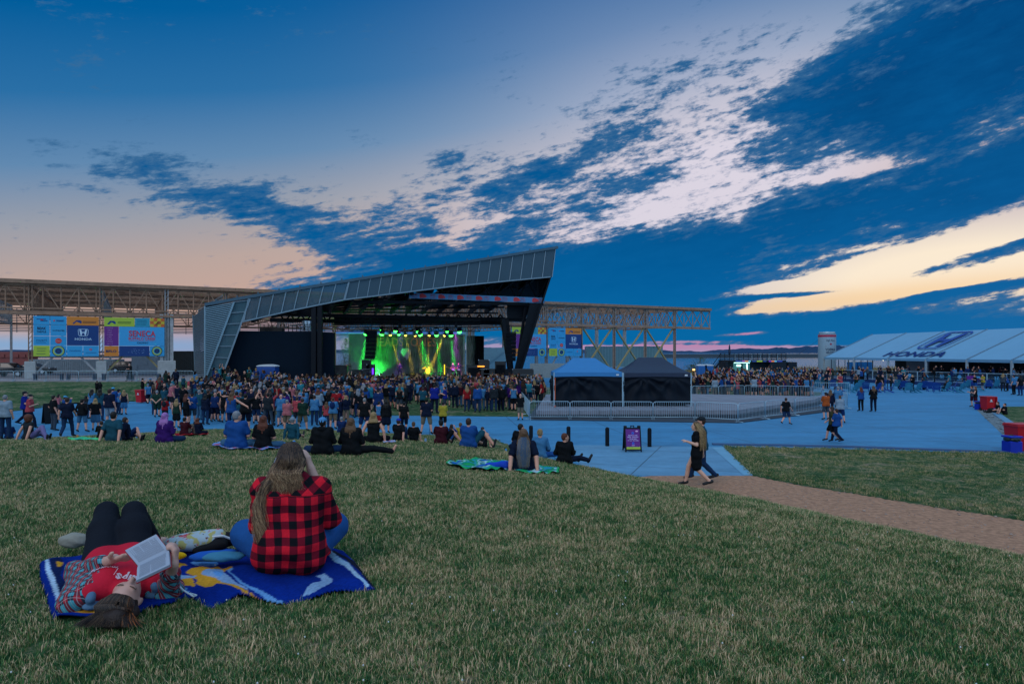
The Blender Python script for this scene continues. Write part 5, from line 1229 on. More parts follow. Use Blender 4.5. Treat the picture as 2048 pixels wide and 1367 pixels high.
# bar container with roof terrace
BD = 110.
bar = empty('bar_container', at(1510, BD, 0), 0, 'dark two level bar container with roof terrace and coloured menu strip', 'bar')
xa, xb = at(1428, BD, 0).x, at(1572, BD, 0).x; xo = at(1460, BD, 0).x; oc = [(1467, 1482), (1486, 1500)]
M_BAR = mat('bar_dark', (.010, .018, .026), .6, spec=.15, var=.15)
mb = MB(); mb.box(((xa+xb)/2+1.3, BD+3.6, 1.3), (xb-xa-2.6, 5, 2.6)); mb.box(((xa+xb)/2+1.3, BD+.5, 2.45), (xb-xa-2.6, 1.2, .3)); mb.box((xo-.5, BD+.5, 1.15), (.3, 1.2, 2.3)); mb.box(((at(1540, BD, 0).x+xb)/2, BD+.5, 1.15), (xb-at(1540, BD, 0).x, 1.2, 2.3)); into(mb, 'body', M_BAR, bar)
for a, b in oc: mb = MB(); mb.box((at((a+b)/2, BD+.9, 0).x, BD+1.04, 1.5), (at(b, BD, 0).x-at(a, BD, 0).x, .04, 1.3)); into(mb, 'serving_hatch', mat('hatch_glow', (.05, .08, .08), .5, var=.6, vscale=2, emit='3f8f96', es=.38), bar)
mb = MB(); mb.bar(at(1494, BD+.4, .9), at(1494, BD+.4, 2.0), .14); mb.bar(at(1474, BD+.4, 1.75), at(1481, BD+.4, 1.75), .4, .3); mb.bar(at(1468, BD+.4, 2.2), at(1499, BD+.4, 2.2), .1, .08); into(mb, 'hatch_lamp', mat('hatch_lamp', (.4, .5, .5), .4, emit='b8fff0', es=3.2), bar)
for px0, px1, cl_ in ((1471, 1484, '28408a'), (1484, 1489, 'a04aa0'), (1489, 1496, 'd8835a'), (1496, 1501, '60b0c0'), (1504, 1512, '24407a'), (1513, 1524, '86a83c'), (1526, 1532, '24407a'), (1537, 1542, '6a3aa0'), (1542, 1548, 'd87a4a'), (1548, 1553, '60a8c0'), (1554, 1564, '2a3f90')):
    mb = MB(); mb.box((at((px0+px1)/2, BD, 0).x, BD-.14, 2.45), (at(px1, BD, 0).x-at(px0, BD, 0).x, .04, .2)); into(mb, 'menu_strip', mat('strip_'+cl_, lin(cl_), .5, emit=cl_, es=.55, var=.1), bar)
mb = MB(); z0, z1 = 2.62, 3.72
for k in range(15): px = 1440+(1572-1440)*k/14; mb.bar(at(px, BD, z0), at(px, BD, z1), .07); mb.bar(at(px, BD+5.8, z0), at(px, BD+5.8, z1), .07)
for z in (z1, z0+.15, z0+.5, z0+.8): mb.bar(at(1440, BD, z), at(1572, BD, z), .05); mb.bar(at(1440, BD+5.8, z), at(1572, BD+5.8, z), .05)
for py in (0, 1): mb.bar(at(1417, BD-.3+py, 0+.9), at(1442, BD-.3+py, z1), .08)
into(mb, 'railing', M_DARK, bar)
mb = MB()
for k in range(14): mb.box((at(1418+1.75*k, BD, 0).x, BD+.3, .19*k+.1), (.32, 1.2, .06))
mb.bar(at(1417, BD-.3, .0), at(1443, BD-.3, 2.6), .08, .25); into(mb, 'stair', M_DARK, bar)
mb = MB(); mb.box((at(1578, BD+2, 0).x, BD+2, 1.15), (1.4, 3, 2.3)); into(mb, 'side_store', M_BAR, bar)
for i, px in enumerate((1478, 1491, 1495, 1500, 1507)):
    c = at(px, 96+(i % 2)*2, 0); mb = MB(); mb.lathe([(.13, 0), (.13, 1.15), (.09, 1.22), (.01, 1.25)], c, 12); o = mb.build('bollard', mat('bollard_yellow', lin('c9a512'), .5)); tag(o, f'short yellow bollard, {ORD[i]} from the left in front of the bar', 'bollard', 'yellow bollards by the bar')
c = at(1459, BD+2, 2.6); mb = MB(); mb.tube([c, c+Vector((0, 0, 2.6))], .03, 6); mb.tube([c+Vector((0, 0, .9)), c+Vector((0, 0, 1.3)), c+Vector((0, 0, 2.3)), c+Vector((0, 0, 2.6))], [.16, .2, .12, .02], 8); tag(mb.build('closed_umbrella', M_NAVY), 'closed dark blue umbrella standing on the bar roof terrace', 'umbrella')
for i in range(6):
    c = at(1470+i*17, BD+2.5, 2.62); mb = MB(); mb.lathe([(.28, 0), (.05, .04), (.05, .95), (.4, .98), (.4, 1.02)], c, 12); tag(mb.build('high_table', M_GALV), f'round high table on the bar roof terrace, {ORD[i]} from the left', 'table', 'high tables on the roof terrace')
# box trailer behind the tents
tr = empty('box_trailer', at(1248, 122, 0), 0, 'long pale teal box trailer parked behind the two pop-up tents', 'trailer')
x0, x1 = at(1172, 122, 0).x, at(1325, 122, 0).x; mb = MB(); mb.box(((x0+x1)/2, 123, 3.1), (x1-x0, 2.5, 3.7), bev=.05); into(mb, 'body', mat('trailer_teal', (.13, .27, .31), .5, var=.08, vscale=.4), tr)
mb = MB()
for k in range(26): mb.bar((x0+.3+k*(x1-x0-.6)/25, 121.72, 1.3), (x0+.3+k*(x1-x0-.6)/25, 121.72, 4.9), .03)
mb.bar((x0, 121.7, 4.93), (x1, 121.7, 4.93), .08, .1); mb.bar((x0, 121.7, 1.28), (x1, 121.7, 1.28), .08, .1); into(mb, 'body_rib', M_GALV, tr)
for k in (.08, .16, .84, .92): mb = MB(); c = Vector((x0+k*(x1-x0), 121.8, .5)); mb.tube([c, c+Vector((0, .4, 0))], .5, 16); into(mb, 'wheel', M_RUBBER, tr)
# parked cars
def car(p, rz, colr, label, suv=True, sc=1.):
    r = empty('parked_car', p, rz, label, 'car', 'cars parked behind the shed'); r.scale = (sc, sc, sc)
    prof = [(-2.25, .45), (-2.28, .8), (-2.2, 1.05), (-1.95, 1.12), (-1.75, 1.62), (-.2, 1.68), (.25, 1.62), (1.0, 1.10), (2.0, .98), (2.25, .78), (2.28, .45)] if suv else [(-2.25, .4), (-2.28, .75), (-2.15, .98), (-1.5, 1.0), (-.9, 1.38), (.1, 1.42), (.95, .98), (2.0, .88), (2.25, .7), (2.28, .4)]
    def sect(pr, w0, w1):
        b = MB(); n = len(pr); f = lambda z: w0 if z < 1.08 else w0-(z-1.08)*(w0-w1)/.6
        vs = [(x, -f(z), z) for x, z in pr]+[(x, f(z), z) for x, z in pr]; b.add(vs, [tuple(range(n)), tuple(range(2*n-1, n-1, -1))]+[(i, n+i, n+(i+1) % n, (i+1) % n) for i in range(n)]); return b
    o = sect(prof, .92, .74).build('body', mat('car_paint', obj=True, rough=.22, spec=.7, var=0), r, color=colr)
    bv = o.modifiers.new('b', 'BEVEL'); bv.width = .06; bv.segments = 2
    b = MB()
    for s in (-1, 1):
        for a in (([(-1.62, 1.13), (-1.5, 1.54), (-.72, 1.58), (-.72, 1.13)], [(-.62, 1.13), (-.62, 1.58), (.12, 1.56), (.72, 1.13)]) if suv else ([(-1.1, 1.02), (-.75, 1.32), (-.3, 1.34), (-.3, 1.02)], [(-.2, 1.02), (-.2, 1.34), (.15, 1.34), (.7, 1.02)])):
            b.add([(x, s*(.935-(z-1.08)*.28), z) for x, z in a], [(0, 1, 2, 3)])
    b.add([(.32, -.70, 1.58), (.32, .70, 1.58), (.98, .84, 1.14), (.98, -.84, 1.14)], [(0, 1, 2, 3)]) if suv else None
    b.build('window', M_GLASSD, r)
    for sx in (-1.38, 1.38):
        for s in (-1, 1):
            b = MB(); b.tube([(sx, s*.72, .36), (sx, s*.95, .36)], .36, 20); w = b.build('wheel', M_RUBBER, r); b = MB(); b.tube([(sx, s*.945, .36), (sx, s*.962, .36)], .22, 16); b.build('rim', M_CHROME, w)
    for s in (-1, 1):
        b = MB(); b.box((2.2, s*.68, .80), (.16, .36, .14), bev=.02); b.build('headlight', M_CHROME, r); b = MB(); b.box((-2.24, s*.74, .95), (.12, .22, .22)); b.build('tail_light', mat('tail_red', (.35, .02, .02), .3), r)
    return r
car(G(22, 81), .05, (.006, .008, .012), 'black sport utility car parked at the left edge of the photo')
car(P(70, 735, 90)*1, .1, (.03, .035, .04), 'dark car partly hidden behind the black one at the left edge', False).location.z = 1.
car(Vector((at(258, 96, 0).x, 96, 1.0)), .0, (.012, .012, .015), 'black sport utility car parked behind the purple and red banner')
car(Vector((at(1118, 118, 0).x, 118, 0)), .3, (.04, .04, .02), 'dark car parked under the shed right of the stage leg')
car(Vector((at(1143, 112, 0).x, 112, 0)), -.2, (.25, .27, .28), 'silver car parked just right of the dark one under the shed', False)
car(Vector((at(1215, 108, 0).x, 108, 0)), .1, (.01, .015, .012), 'dark green pickup sized car behind the blue tent roof')
# container, wall and hut behind the left banners
mb = MB(); mb.box((at(155, 97, 0).x, 97, 1.95), (12, 2.4, 1.9), bev=.03)
for k in range(40): mb.bar((at(155, 97, 0).x-5.9+.3*k, 95.77, 1.1), (at(155, 97, 0).x-5.9+.3*k, 95.77, 2.8), .05)
tag(mb.build('low_container', mat('pale_container', (.28, .33, .37), .6, var=.15, stain=.3)), 'low pale ribbed container behind the left banners', 'container')
mb = MB(); mb.box((at(25, 118, 0).x, 118, 3.5), (7.5, 2.4, 1.0)); 
for k in range(6): mb.box((at(25, 118, 0).x-3.2+1.2*k, 116.7, 3.3), (.7, .1, .5))
mb.box((at(25, 118, 0).x, 118, 2), (7.3, 2.2, 2)); tag(mb.build('red_container', mat('container_red', (.20, .05, .045), .6, stain=.3)), 'dark red container far off at the left edge of the photo', 'container')
mb = MB(); x = at(300, 92, 0).x; mb.box((x, 92, 2.1), (3.6, 2.5, 2.3), bev=.03); mb.box((x-.2, 90.72, 2.5), (1.1, .06, .5)); mb.box((x-1.1, 90.7, 1.9), (.25, .06, .7)); tag(mb.build('ticket_hut', mat('hut_grey', (.20, .26, .32), .6)), 'small grey hut with dark panel behind the casino banner', 'hut')
mb = MB(); x = at(368, 88, 0).x; mb.box((x, 89.5, 2.5), (3.2, 3, 3.1)); [mb.bar((x-1.55+.26*k, 87.95, 1), (x-1.55+.26*k, 87.95, 4), .05) for k in range(13)]; tag(mb.build('dark_shed', mat('dark_shed', (.035, .04, .042), .7)), 'dark ribbed hut between the shed column and the louvred leg', 'hut')
mb = MB(); x0, x1 = at(1060, 104, 0).x, at(1140, 104, 0).x; mb.box(((x0+x1)/2, 104, 1.1), (x1-x0, .3, 2.2)); tag(mb.build('site_wall', mat('site_wall', (.24, .28, .28), .8, stain=.3)), 'pale low wall under the banners right of the stage', 'wall')
mb = MB(); x0, x1 = at(962, 98, 0).x, at(1012, 98, 0).x; mb.slab([(x0, 98, 1.5), (x1, 98, 1.5), (x1, 98, 4.6), (x0, 98, 4.5)], (0, .1, 0)); mb.bar((x0, 97.9, 1.5), (x1, 97.9, 4.2), .06); tag(mb.build('tarpaulin', mat('tarp_blue', (.15, .30, .38), .6)), 'pale blue tarpaulin sheet seen right of the stage backdrop', 'tarpaulin')
# blue toilets
def toilet(px, D, w, colr, label):
    c = at(px, D, gz(at(px, D, 0).x, D)); r = empty('portable_toilet', c, 0, label, 'toilet', 'blue portable toilets'); m = mat('toilet_blue', obj=True, rough=.5, var=.1)
    b = MB(); b.box((0, 0, 1.05), (w, 1.2, 2.1), bev=.04); b.build('cabin', m, r, color=colr); b = MB(); b.box((0, -.62, .98), (w*.6, .03, 1.8), bev=.008); b.build('door', m, r, color=tuple(q*.85 for q in colr))
    b = MB(); n = 10; pts = [(w*.54*math.cos(math.pi*k/n), -.62, 2.08+.20*math.sin(math.pi*k/n)) for k in range(n+1)]; b.slab(pts, (0, 1.24, 0)); b.build('roof', M_WHITE, r); return r
toilet(536, 66, 1.75, lin('15468f'), 'blue portable toilet with white arched roof against the black wing wall')
for i, px in enumerate((1403, 1416)): toilet(px, 92, 1.1, lin('1a5fa0'), 'blue portable toilet behind the crowd left of the bar, the ' + ('left' if i == 0 else 'right')+' one')
for i, px in enumerate((1704, 1720, 1734)): toilet(px, 128, 1.3, lin('1470b8'), f'bright blue portable toilet seen through the tent, {ORD[i]} from the left')
# shrubs
def shrub(px, D, w, h, label, z0=0.):
    c = at(px, D, z0); r = empty('shrub', c, 0, label, 'shrub', 'shrubs'); b = MB()
    for k in range(5): a = rng.uniform(0, 6.3); b.tube([(0, 0, 0), (w*.2*math.cos(a), w*.2*math.sin(a), h*.5), (w*.4*math.cos(a), w*.4*math.sin(a), h*.9)], [.05, .03, .01], 5)
    b.build('stem', mat('bark', (.08, .06, .04), .9), r); v = []; f = []
    for k in range(900):
        a, q = rng.uniform(0, 6.28), rng.random()**.5; z = rng.uniform(.12, 1); rr = w*.5*math.sin(math.pi*min(.95, z*.8+.12))*q*(.75+.4*math.sin(a*3+z*7)); x, y, z = rr*math.cos(a), rr*math.sin(a), z*h
        e = Vector((rng.gauss(0, 1), rng.gauss(0, 1), rng.gauss(0, 1))).normalized()*.11; g = e.orthogonal().normalized()*.06; c0 = Vector((x, y, z)); j = len(v); v += [c0-g, c0+e*.6-g*.3, c0+e, c0+g]; f.append((j, j+1, j+2, j+3))
    b = MB(); b.add(v, f); b.build('foliage', mat('leaves', (.05, .085, .03), .7, var=.5, vscale=1.5), r)
shrub(1402, 126, 4.2, 3.0, 'round green shrub left of the bar, by the lake'); shrub(1384, 128, 3.6, 1.6, 'low olive shrub left of the taller one by the lake'); shrub(1425, 124, 2.6, 1.5, 'small shrub at the foot of the bar stairs')
r_ = P(697, 745, 90); shrub(693, 90, 2.2, 5.2, 'dark leafy young tree seen through the gap at the stage left', .5)
# floodlight on a stand behind the crowd
c = at(1387, 92, 0); mb = MB(); mb.tube([c, c+Vector((0, 0, 1.45))], .04, 6); mb.box(c+Vector((0, 0, 1.55)), (.4, .2, .28)); mb.build('floodlight', M_DARK); o = bpy.data.objects['floodlight']; tag(o, 'small lit floodlight on a post left of the bar', 'light'); mb = MB(); mb.box(c+Vector((0, -.12, 1.55)), (.3, .03, .2)); mb.build('lens', mat('flood_glow', (.4, .3, .2), .4, emit='ffb060', es=4), o)
# ================================================================ terrace, pop-up tents, barriers
TZ = .45
terr = [at(1072, 40.3, 0), at(1474, 40.6, 0), at(1629, 50, 0), at(1646, 53.5, 0), at(1380, 56.5, 0), at(1092, 56, 0)]
sheet('sound_terrace', [(p.x, p.y) for p in terr], TZ, M_PAVER, thick=.43)
c0 = sum((p for p in terr), Vector())/len(terr)
sheet('terrace_step', [(c0.x+(p.x-c0.x)*1.03, c0.y+(p.y-c0.y)*1.05) for p in terr], .22, mat('step_stone', (.028, .04, .055), .8, var=.3), thick=.21)
sheet('barrier_kerb', [U(1062, 839.5), U(1476, 846), U(1660, 823), U(1640, 812), U(1476, 838), U(1075, 834)], .055, mat('kerb_dark', (.03, .04, .055), .8), thick=.05)
def popup(name, px0, px1, D0, dep, ez, pz, rx0, rx1, topm, label, skew=0.):
    x0, x1 = at(px0, D0, 0).x, at(px1, D0, 0).x; r = empty(name, ((x0+x1)/2, D0, TZ), 0, label, 'tent', 'pop-up tents on the terrace'); cx = (x0+x1)/2
    A = [Vector((x0, D0, ez)), Vector((x1, D0, ez)), Vector((x1+skew, D0+dep, ez)), Vector((x0+skew, D0+dep, ez))]
    Rg = [Vector((at(rx0, D0+dep*.5, 0).x, D0+dep*.5, pz)), Vector((at(rx1, D0+dep*.5, 0).x, D0+dep*.5, pz))]
    m = MB(); n = 12
    def face(a, b, c, d):      # a,b eave; c,d ridge above b,a ; sags
        vs = []
        for i in range(n+1):
            for j in range(n+1):
                u, v = i/n, j/n; p = a.lerp(b, u).lerp(d.lerp(c, u), v); p.z -= .14*math.sin(math.pi*v)*(.6+.4*math.sin(math.pi*u)); vs.append(p)
        m.add(vs, [(i*(n+1)+j, (i+1)*(n+1)+j, (i+1)*(n+1)+j+1, i*(n+1)+j+1) for i in range(n) for j in range(n)])
    face(A[0], A[1], Rg[1], Rg[0]); face(A[2], A[3], Rg[0], Rg[1]); face(A[3], A[0], Rg[0], Rg[0]); face(A[1], A[2], Rg[1], Rg[1])
    into(m, 'canopy', topm, r, smooth=True)
    m = MB(); k = 24
    for a, b in ((0, 1), (1, 2), (2, 3), (3, 0)):
        vs = []
        for i in range(k+1):
            p = A[a].lerp(A[b], i/k); o_ = (A[b]-A[a]).cross(Vector((0, 0, 1))).normalized()*(.03+.015*math.sin(i*1.7)); vs += [p+o_*.3, p+o_-Vector((0, 0, .28+.035*math.sin(i*math.pi/k)*-1))]
        m.add(vs, [(2*i, 2*i+2, 2*i+3, 2*i+1) for i in range(k)])
    into(m, 'valance', topm, r, smooth=True)
    for p in A: m = MB(); m.bar((p.x, p.y, TZ), p, .06); into(m, 'leg', M_GALV, r)
    def wall(a, b, seed, nm='side_wall'):
        rs = random.Random(seed); nu, nv = 60, 36; hubs = [(rs.uniform(.1, .9), rs.uniform(.0, .04)) for _ in range(4)]; vs = []; dn = (b-a).cross(Vector((0, 0, 1))).normalized()
        for i in range(nu+1):
            for j in range(nv+1):
                u, v = i/nu, j/nv; L = (b-a).length; d = .02*math.sin(u*23+v*4)
                for hu, hv in hubs:
                    dx = (u-hu)*L; dz = v*2.+.05; ang = math.atan2(dx, dz); rr = math.hypot(dx, dz); d += .085*math.sin(ang*11+hu*20)*math.exp(-rr*.55)*min(1, rr*1.4)
                d += .10*math.sin(v*14+3*math.sin(math.pi*u))*math.sin(math.pi*u)*v*.45
                top = a.z-.26; z = top+(TZ+.12-top)*v; p = a.lerp(b, u); vs.append(Vector((p.x, p.y, z))+dn*(d*min(1, v*6)-.02))
        m = MB(); m.add(vs, [(i*(nv+1)+j, (i+1)*(nv+1)+j, (i+1)*(nv+1)+j+1, i*(nv+1)+j+1) for i in range(nu) for j in range(nv)]); into(m, nm, M_TWALL, r, smooth=True)
    wall(A[0], A[1], 3+px0); wall(A[3], A[0], 5+px0); wall(A[1], A[2], 9+px0); wall(A[2], A[3], 4+px0)
    m = MB(); m.box((x1-.32, D0-.05, ez-.15), (.18, .015, .10)); into(m, 'maker_patch', M_WHITE, r)
    return r
M_TWALL = mat('tent_wall_black', (.004, .008, .015), .7, spec=.16, var=.2)
popup('pop_up_tent', 1108, 1245, 43.3, 3.2, 2.62, 3.52, 1146, 1190, mat('tent_blue', (.022, .17, .40), .6, var=.05), 'pop-up tent with bright blue peaked roof and black side walls', .0)
popup('pop_up_tent', 1247, 1382, 43.6, 3.4, 2.58, 3.56, 1277, 1324, mat('tent_navy', (.008, .017, .045), .5, var=.1), 'pop-up tent with dark navy peaked roof beside the blue one')
m = MB(); c = at(1110, 43., 0); m.tube([(c.x, 43., TZ-.35), (c.x, 43., TZ+.1)], .05, 8); m.tube([(c.x, 43., TZ+.45), (c.x, 43., 2.3)], .028, 8); tag(m.build('orange_pole', mat('orange_tape', lin('c8562a'), .6)), 'orange striped pole at the front corner of the blue tent', 'pole')
for i, px in enumerate((1150, 1190, 1275, 1330, 1360)): c = at(px, 44.4, TZ); m = MB(); m.box(c+Vector((0, 0, .16)), (.55, .5, .32), bev=.03); m.box(c+Vector((0, 0, .34)), (.5, .44, .03)); tag(m.build('equipment_box', M_CASE), f'small black box under the edge of the tent walls, {ORD[i]} from the left', 'box', 'boxes under the pop-up tents')
# crowd barrier, one built and then copied
def barrier_mesh(L=2.3, H=1.06, n=19):
    m = MB(); r = .02; zb = .18
    pts = [(-L/2, 0, zb), (-L/2, 0, H-.12), (-L/2+.04, 0, H-.03), (-L/2+.12, 0, H), (L/2-.12, 0, H), (L/2-.04, 0, H-.03), (L/2, 0, H-.12), (L/2, 0, zb)]
    m.tube(pts, r, 6); m.tube([(-L/2, 0, zb), (L/2, 0, zb)], r, 6)
    for k in range(1, n): x = -L/2+L*k/n; m.tube([(x, 0, zb), (x, 0, H)], .009, 4, cap=False)
    f = MB()
    for s in (-1, 1): f.tube([(s*(L/2-.03), -.28, .015), (s*(L/2-.03), -.26, .04), (s*(L/2-.03), 0, .06), (s*(L/2-.03), .26, .04), (s*(L/2-.03), .28, .015)], .018, 5); f.tube([(s*(L/2-.03), 0, .05), (s*(L/2-.03), 0, zb+.05)], r, 5)
    return m.mesh('crowd_barrier', M_GALV, True), f.mesh('foot', M_GALV, True)
_BR = barrier_mesh()
def barrier(a, b, label, group):
    a = Vector(a); b = Vector(b); d = b-a; o = link('crowd_barrier', _BR[0]); o.location = (a+b)/2; o.rotation_euler = (0, 0, math.atan2(d.y, d.x)); o.scale = ((d.length-.05)/2.3, 1, 1)
    f = link('foot', _BR[1], o); tag(o, label, 'barrier', group); return o
def run(pts, n_, where, group, z=0.):
    seq = []
    for (a, b), k in zip(zip(pts[:-1], pts[1:]), n_):
        for i in range(k): seq.append((a.lerp(b, i/k), a.lerp(b, (i+1)/k)))
    for i, (a, b) in enumerate(seq): barrier(a, b, f'grey metal crowd barrier, {ORD[i]} from the left {where}', group)
W_ = lambda px, py, z=0.: Vector((*U(px, py, z), z))
run([W_(1059, 839), W_(1140, 839), W_(1222, 839.5), W_(1306, 840), W_(1390, 840), W_(1476, 845)], [1]*5, 'along the front of the tents', 'barriers in front of the tents')
run([W_(1476, 845), W_(1530, 838), W_(1590, 831), W_(1650, 822), W_(1695, 817)], [1, 1, 1, 1], 'on the slanting run right of the tents', 'barriers slanting right of the tents')
run([at(1043, 48.8, 0), W_(1059, 839)], [3], 'on the short diagonal beside the lawn crowd', 'barriers beside the lawn crowd')
run([at(1043, 52.5, 0), at(1104, 53.5, 0)], [1], 'behind the blue tent', 'barriers behind the tents')
run([at(1384, 57.5, 0), at(1489, 58.5, 0), at(1556, 57.8, 0), at(1622, 57.2, 0)], [2, 1, 1], 'holding back the crowd right of the tents', 'barriers before the right crowd')
run([W_(1622, 797), W_(1695, 817)], [3], 'closing the right end of the enclosure', 'barriers at the enclosure end')
run([at(1625, 64, 0), at(1700, 63, 0)], [1], 'near the deck chairs', 'barriers near the deck chairs') 
pts = [Vector((at(px, 67.6, 0).x, 67.6, 1.0)) for px in (-25, 27, 92, 157, 216, 274, 330, 387)]
run(pts, [1]*7, 'on the kerb above the left bank', 'barriers above the left bank')
run([at(1180, 90, 0), at(1345, 92, 0)], [6], 'far behind the pop-up tents', 'barriers far behind the tents')
# benches
bm = MB(); bm.box((0, 0, .62), (3.0, .4, .14), bev=.01); bm2 = MB(); 
for s in (-1, 1): bm2.box((s*1.36, 0, .28), (.2, .38, .56))
bench = None
for i, px in enumerate((97, 163, 234, 291)):
    c = Vector((at(px, 70.5, 0).x, 70.5, 1.0))
    if bench is None:
        bench = empty('bench', c, 0, 'x', 'bench', 'navy benches under the banners'); bm.build('seat', M_NAVY, bench); bm2.build('legs', M_NAVY, bench); b_ = bench
    else: b_ = copy_tree(bench); b_.location = c
    b_['label'] = f'long navy backless bench, {ORD[i]} from the left below the banners'
# bollards on the plaza
for i, (px, py) in enumerate(((1062, 887), (1137, 889), (1214.5, 891.5), (1299, 893))):
    c = W_(px, py); m = MB(); m.lathe([(.085, 0), (.085, .72), (.065, .77), (.01, .785)], c, 16); m.lathe([(.088, .66), (.088, .68)], c, 16); tag(m.build('bollard', M_DARK), f'black round bollard on the plaza, {ORD[i]} from the left', 'bollard', 'black bollards on the plaza')
# A-frame sign
sg = empty('sandwich_board', W_(1264, 901.5), .03, 'black A-frame sign with purple poster listing restrooms and wine bar', 'sign')
tl = .12
def tilt(mb, s=1): mb.v = [(x, y+s*(-.30+z*.26), z) for x, y, z in mb.v]; return mb
for s in (1, -1):
    m = MB(); m.box((-.30, 0, .50), (.05, .04, .98)); m.box((.30, 0, .50), (.05, .04, .98)); m.box((0, 0, .10), (.6, .04, .06)); m.box((0, 0, .90), (.6, .04, .05)); m.box((0, .01, .5), (.58, .02, .8)); m.box((-.27, 0, .96), (.10, .05, .08)); m.box((.27, 0, .96), (.10, .05, .08))
    if s > 0: m.box((-.06, 0, .96), (.03, .04, .1)); m.box((.06, 0, .96), (.03, .04, .1)); m.box((0, 0, 1.0), (.15, .04, .03))
    tilt(m, s).build('frame', M_DARK, sg)
m = MB(); m.box((0, -.015, .5), (.55, .01, .78)); tilt(m).build('poster', mat('poster_purple', lin('5e1478'), .5, var=.06), sg)
m = MB(); m.box((0, -.022, .155), (.54, .008, .08)); [m.poly([(x-.03, -.0265, .19), (x+.03, -.0265, .19), (x, -.0265, .215)]) for x in np.linspace(-.24, .24, 9)]; tilt(m).build('print', mat('poster_green', lin('9fb83a'), .5), sg)
for i, (t_, z) in enumerate((('RESTROOMS', .635), ('BEER GARDEN', .57), ('WINE BAR', .505), ('FOOD TRUCKS', .44), ('EXIT', .255))): tilt(scale_txt(text_mb(t_, .06, 0, z, -.024, .0015), [.37, .42, .29, .42, .11][i])).build('lettering', mat('poster_white', lin('b9a8dc'), .5), sg)
for z in (.725, .34): m = MB(); ring(m, 0, z, 0, .048, -.024); tilt(m).build('print', mat('poster_blue', lin('2a5fd0'), .5), sg); m = MB(); m.poly([(-.02, -.028, z-.02), (.02, -.028, z-.02), (0, -.028, z+.03)]); tilt(m).build('print', mat('poster_ink', lin('101a50'), .5), sg)
m = MB(); ring(m, .16, .80, 0, .05, -.024, 12, 1.1, .6); tilt(m).build('emblem', mat('poster_pink', lin('d0a0c8'), .5), sg)
for i, px in enumerate((100,)):
    r = empty('sandwich_board', W_(px, 846), .9, ['dark A-frame board seen side-on left of the man in black', 'dark A-frame board hidden behind the man in denim shorts'][i], 'sign')
    for s in (1, -1): m = MB(); m.box((0, 0, .55), (.64, .04, 1.1), bev=.01); tilt(m, s).build('panel', M_DARK, r)
# wheeled bins
def bin_(c, rz, label, k=1., colr=lin('b0101e'), lid='closed', logo=True, w=.58, h=1.0):
    r = empty('wheeled_bin', c, rz, label, 'bin', 'red wheeled bins'); r.scale = (k, k, k); m_ = mat('bin_plastic', obj=True, rough=.4, var=.05); m = MB()
    a, b = w/2*.84, w/2; d0, d1 = .27, .34; m.add([(-a, -d0, .06), (a, -d0, .06), (a, d0, .06), (-a, d0, .06), (-b, -d1, h-.08), (b, -d1, h-.08), (b, d1, h-.08), (-b, d1, h-.08)], [(3, 2, 1, 0), (0, 1, 5, 4), (1, 2, 6, 5), (2, 3, 7, 6), (3, 0, 4, 7), (4, 5, 6, 7)])
    m.box((0, 0, h-.06), (w+.06, .74, .06), bev=.015); m.build('body', m_, r, color=colr); m = MB()
    if lid == 'closed': m.box((0, 0, h-.005), (w+.04, .72, .05), bev=.02); m.box((0, .36, h-.01), (w*.7, .06, .04))
    else: m.box((w/2+.12, 0, h-.42), (.05, .66, .78), bev=.02)
    m.build('lid', m_, r, color=colr)
    for s in (-1, 1): m = MB(); m.tube([(s*(w/2-.06), .28, .1), (s*(w/2+.0), .28, .1)], .1, 14); m.build('wheel', M_RUBBER, r)
    if logo:
        m = MB(); y = -.34; ring(m, 0, h-.27, 0, .055, y, 12); m.poly([(-.13, y, h-.38), (.13, y, h-.38), (.06, y, h-.33), (-.06, y, h-.33)]); scale_txt(m, .26); m.build('print', M_WHITE, r)
    return r
bin_(W_(283, 805), -.3, 'red wheeled bin on the left plaza beside a person in a blue top'); bin_(W_(1975, 821), .05, 'red wheeled bin with its lid hanging open beside seated pair', 1., lid='open'); bin_(W_(2040, 902), .05, 'red wheeled bin cut off by the right edge of the photo', 1.08, w=.72)
def tub(c, label, k=1.):
    r = empty('recycling_bin', c, .05, label, 'bin', 'blue recycling bins'); r.scale = (k, k, k); m = MB(); m.box((0, 0, .22), (.44, .42, .44), bev=.03); m.build('body', mat('tub_blue', lin('0c2aa8'), .45), r)
    v, f = sdf_mesh([('e', (0, 0, .50), (.27, .25, .14), None)], .02, .02, .02, 26); link('bag', mesh_np('bag', v, f, [mat('bag_black', (.01, .02, .02), .35, spec=.5)], True), r); m = MB(); m.box((0, 0, .585), (.48, .45, .07), bev=.02); m.build('lid', mat('tub_blue', lin('0c2aa8'), .45), r); return r
tub(W_(2024, 905), 'blue recycling bin with black bag in front of the near red bin', 1.08); tub(W_(1959, 819), 'blue recycling bin with black bag left of the open red bin', .95)
for i, (px, py, c) in enumerate(((1981, 822, (.012, .015, .015)), (1990, 822, lin('10409a')))): o = W_(px, py); v, f = sdf_mesh([('e', (0, 0, .10), (.2, .15, .11), None), ('e', (.1, 0, .12), (.1, .1, .12), None)], .02, .03, .01, 20); o2 = link('rucksack', mesh_np('rucksack', v, f, [M_FAB], True), None, c); o2.location = o; tag(o2, ['black rucksack on the ground right of the open red bin', 'blue rucksack on the ground beside the black one'][i], 'bag')
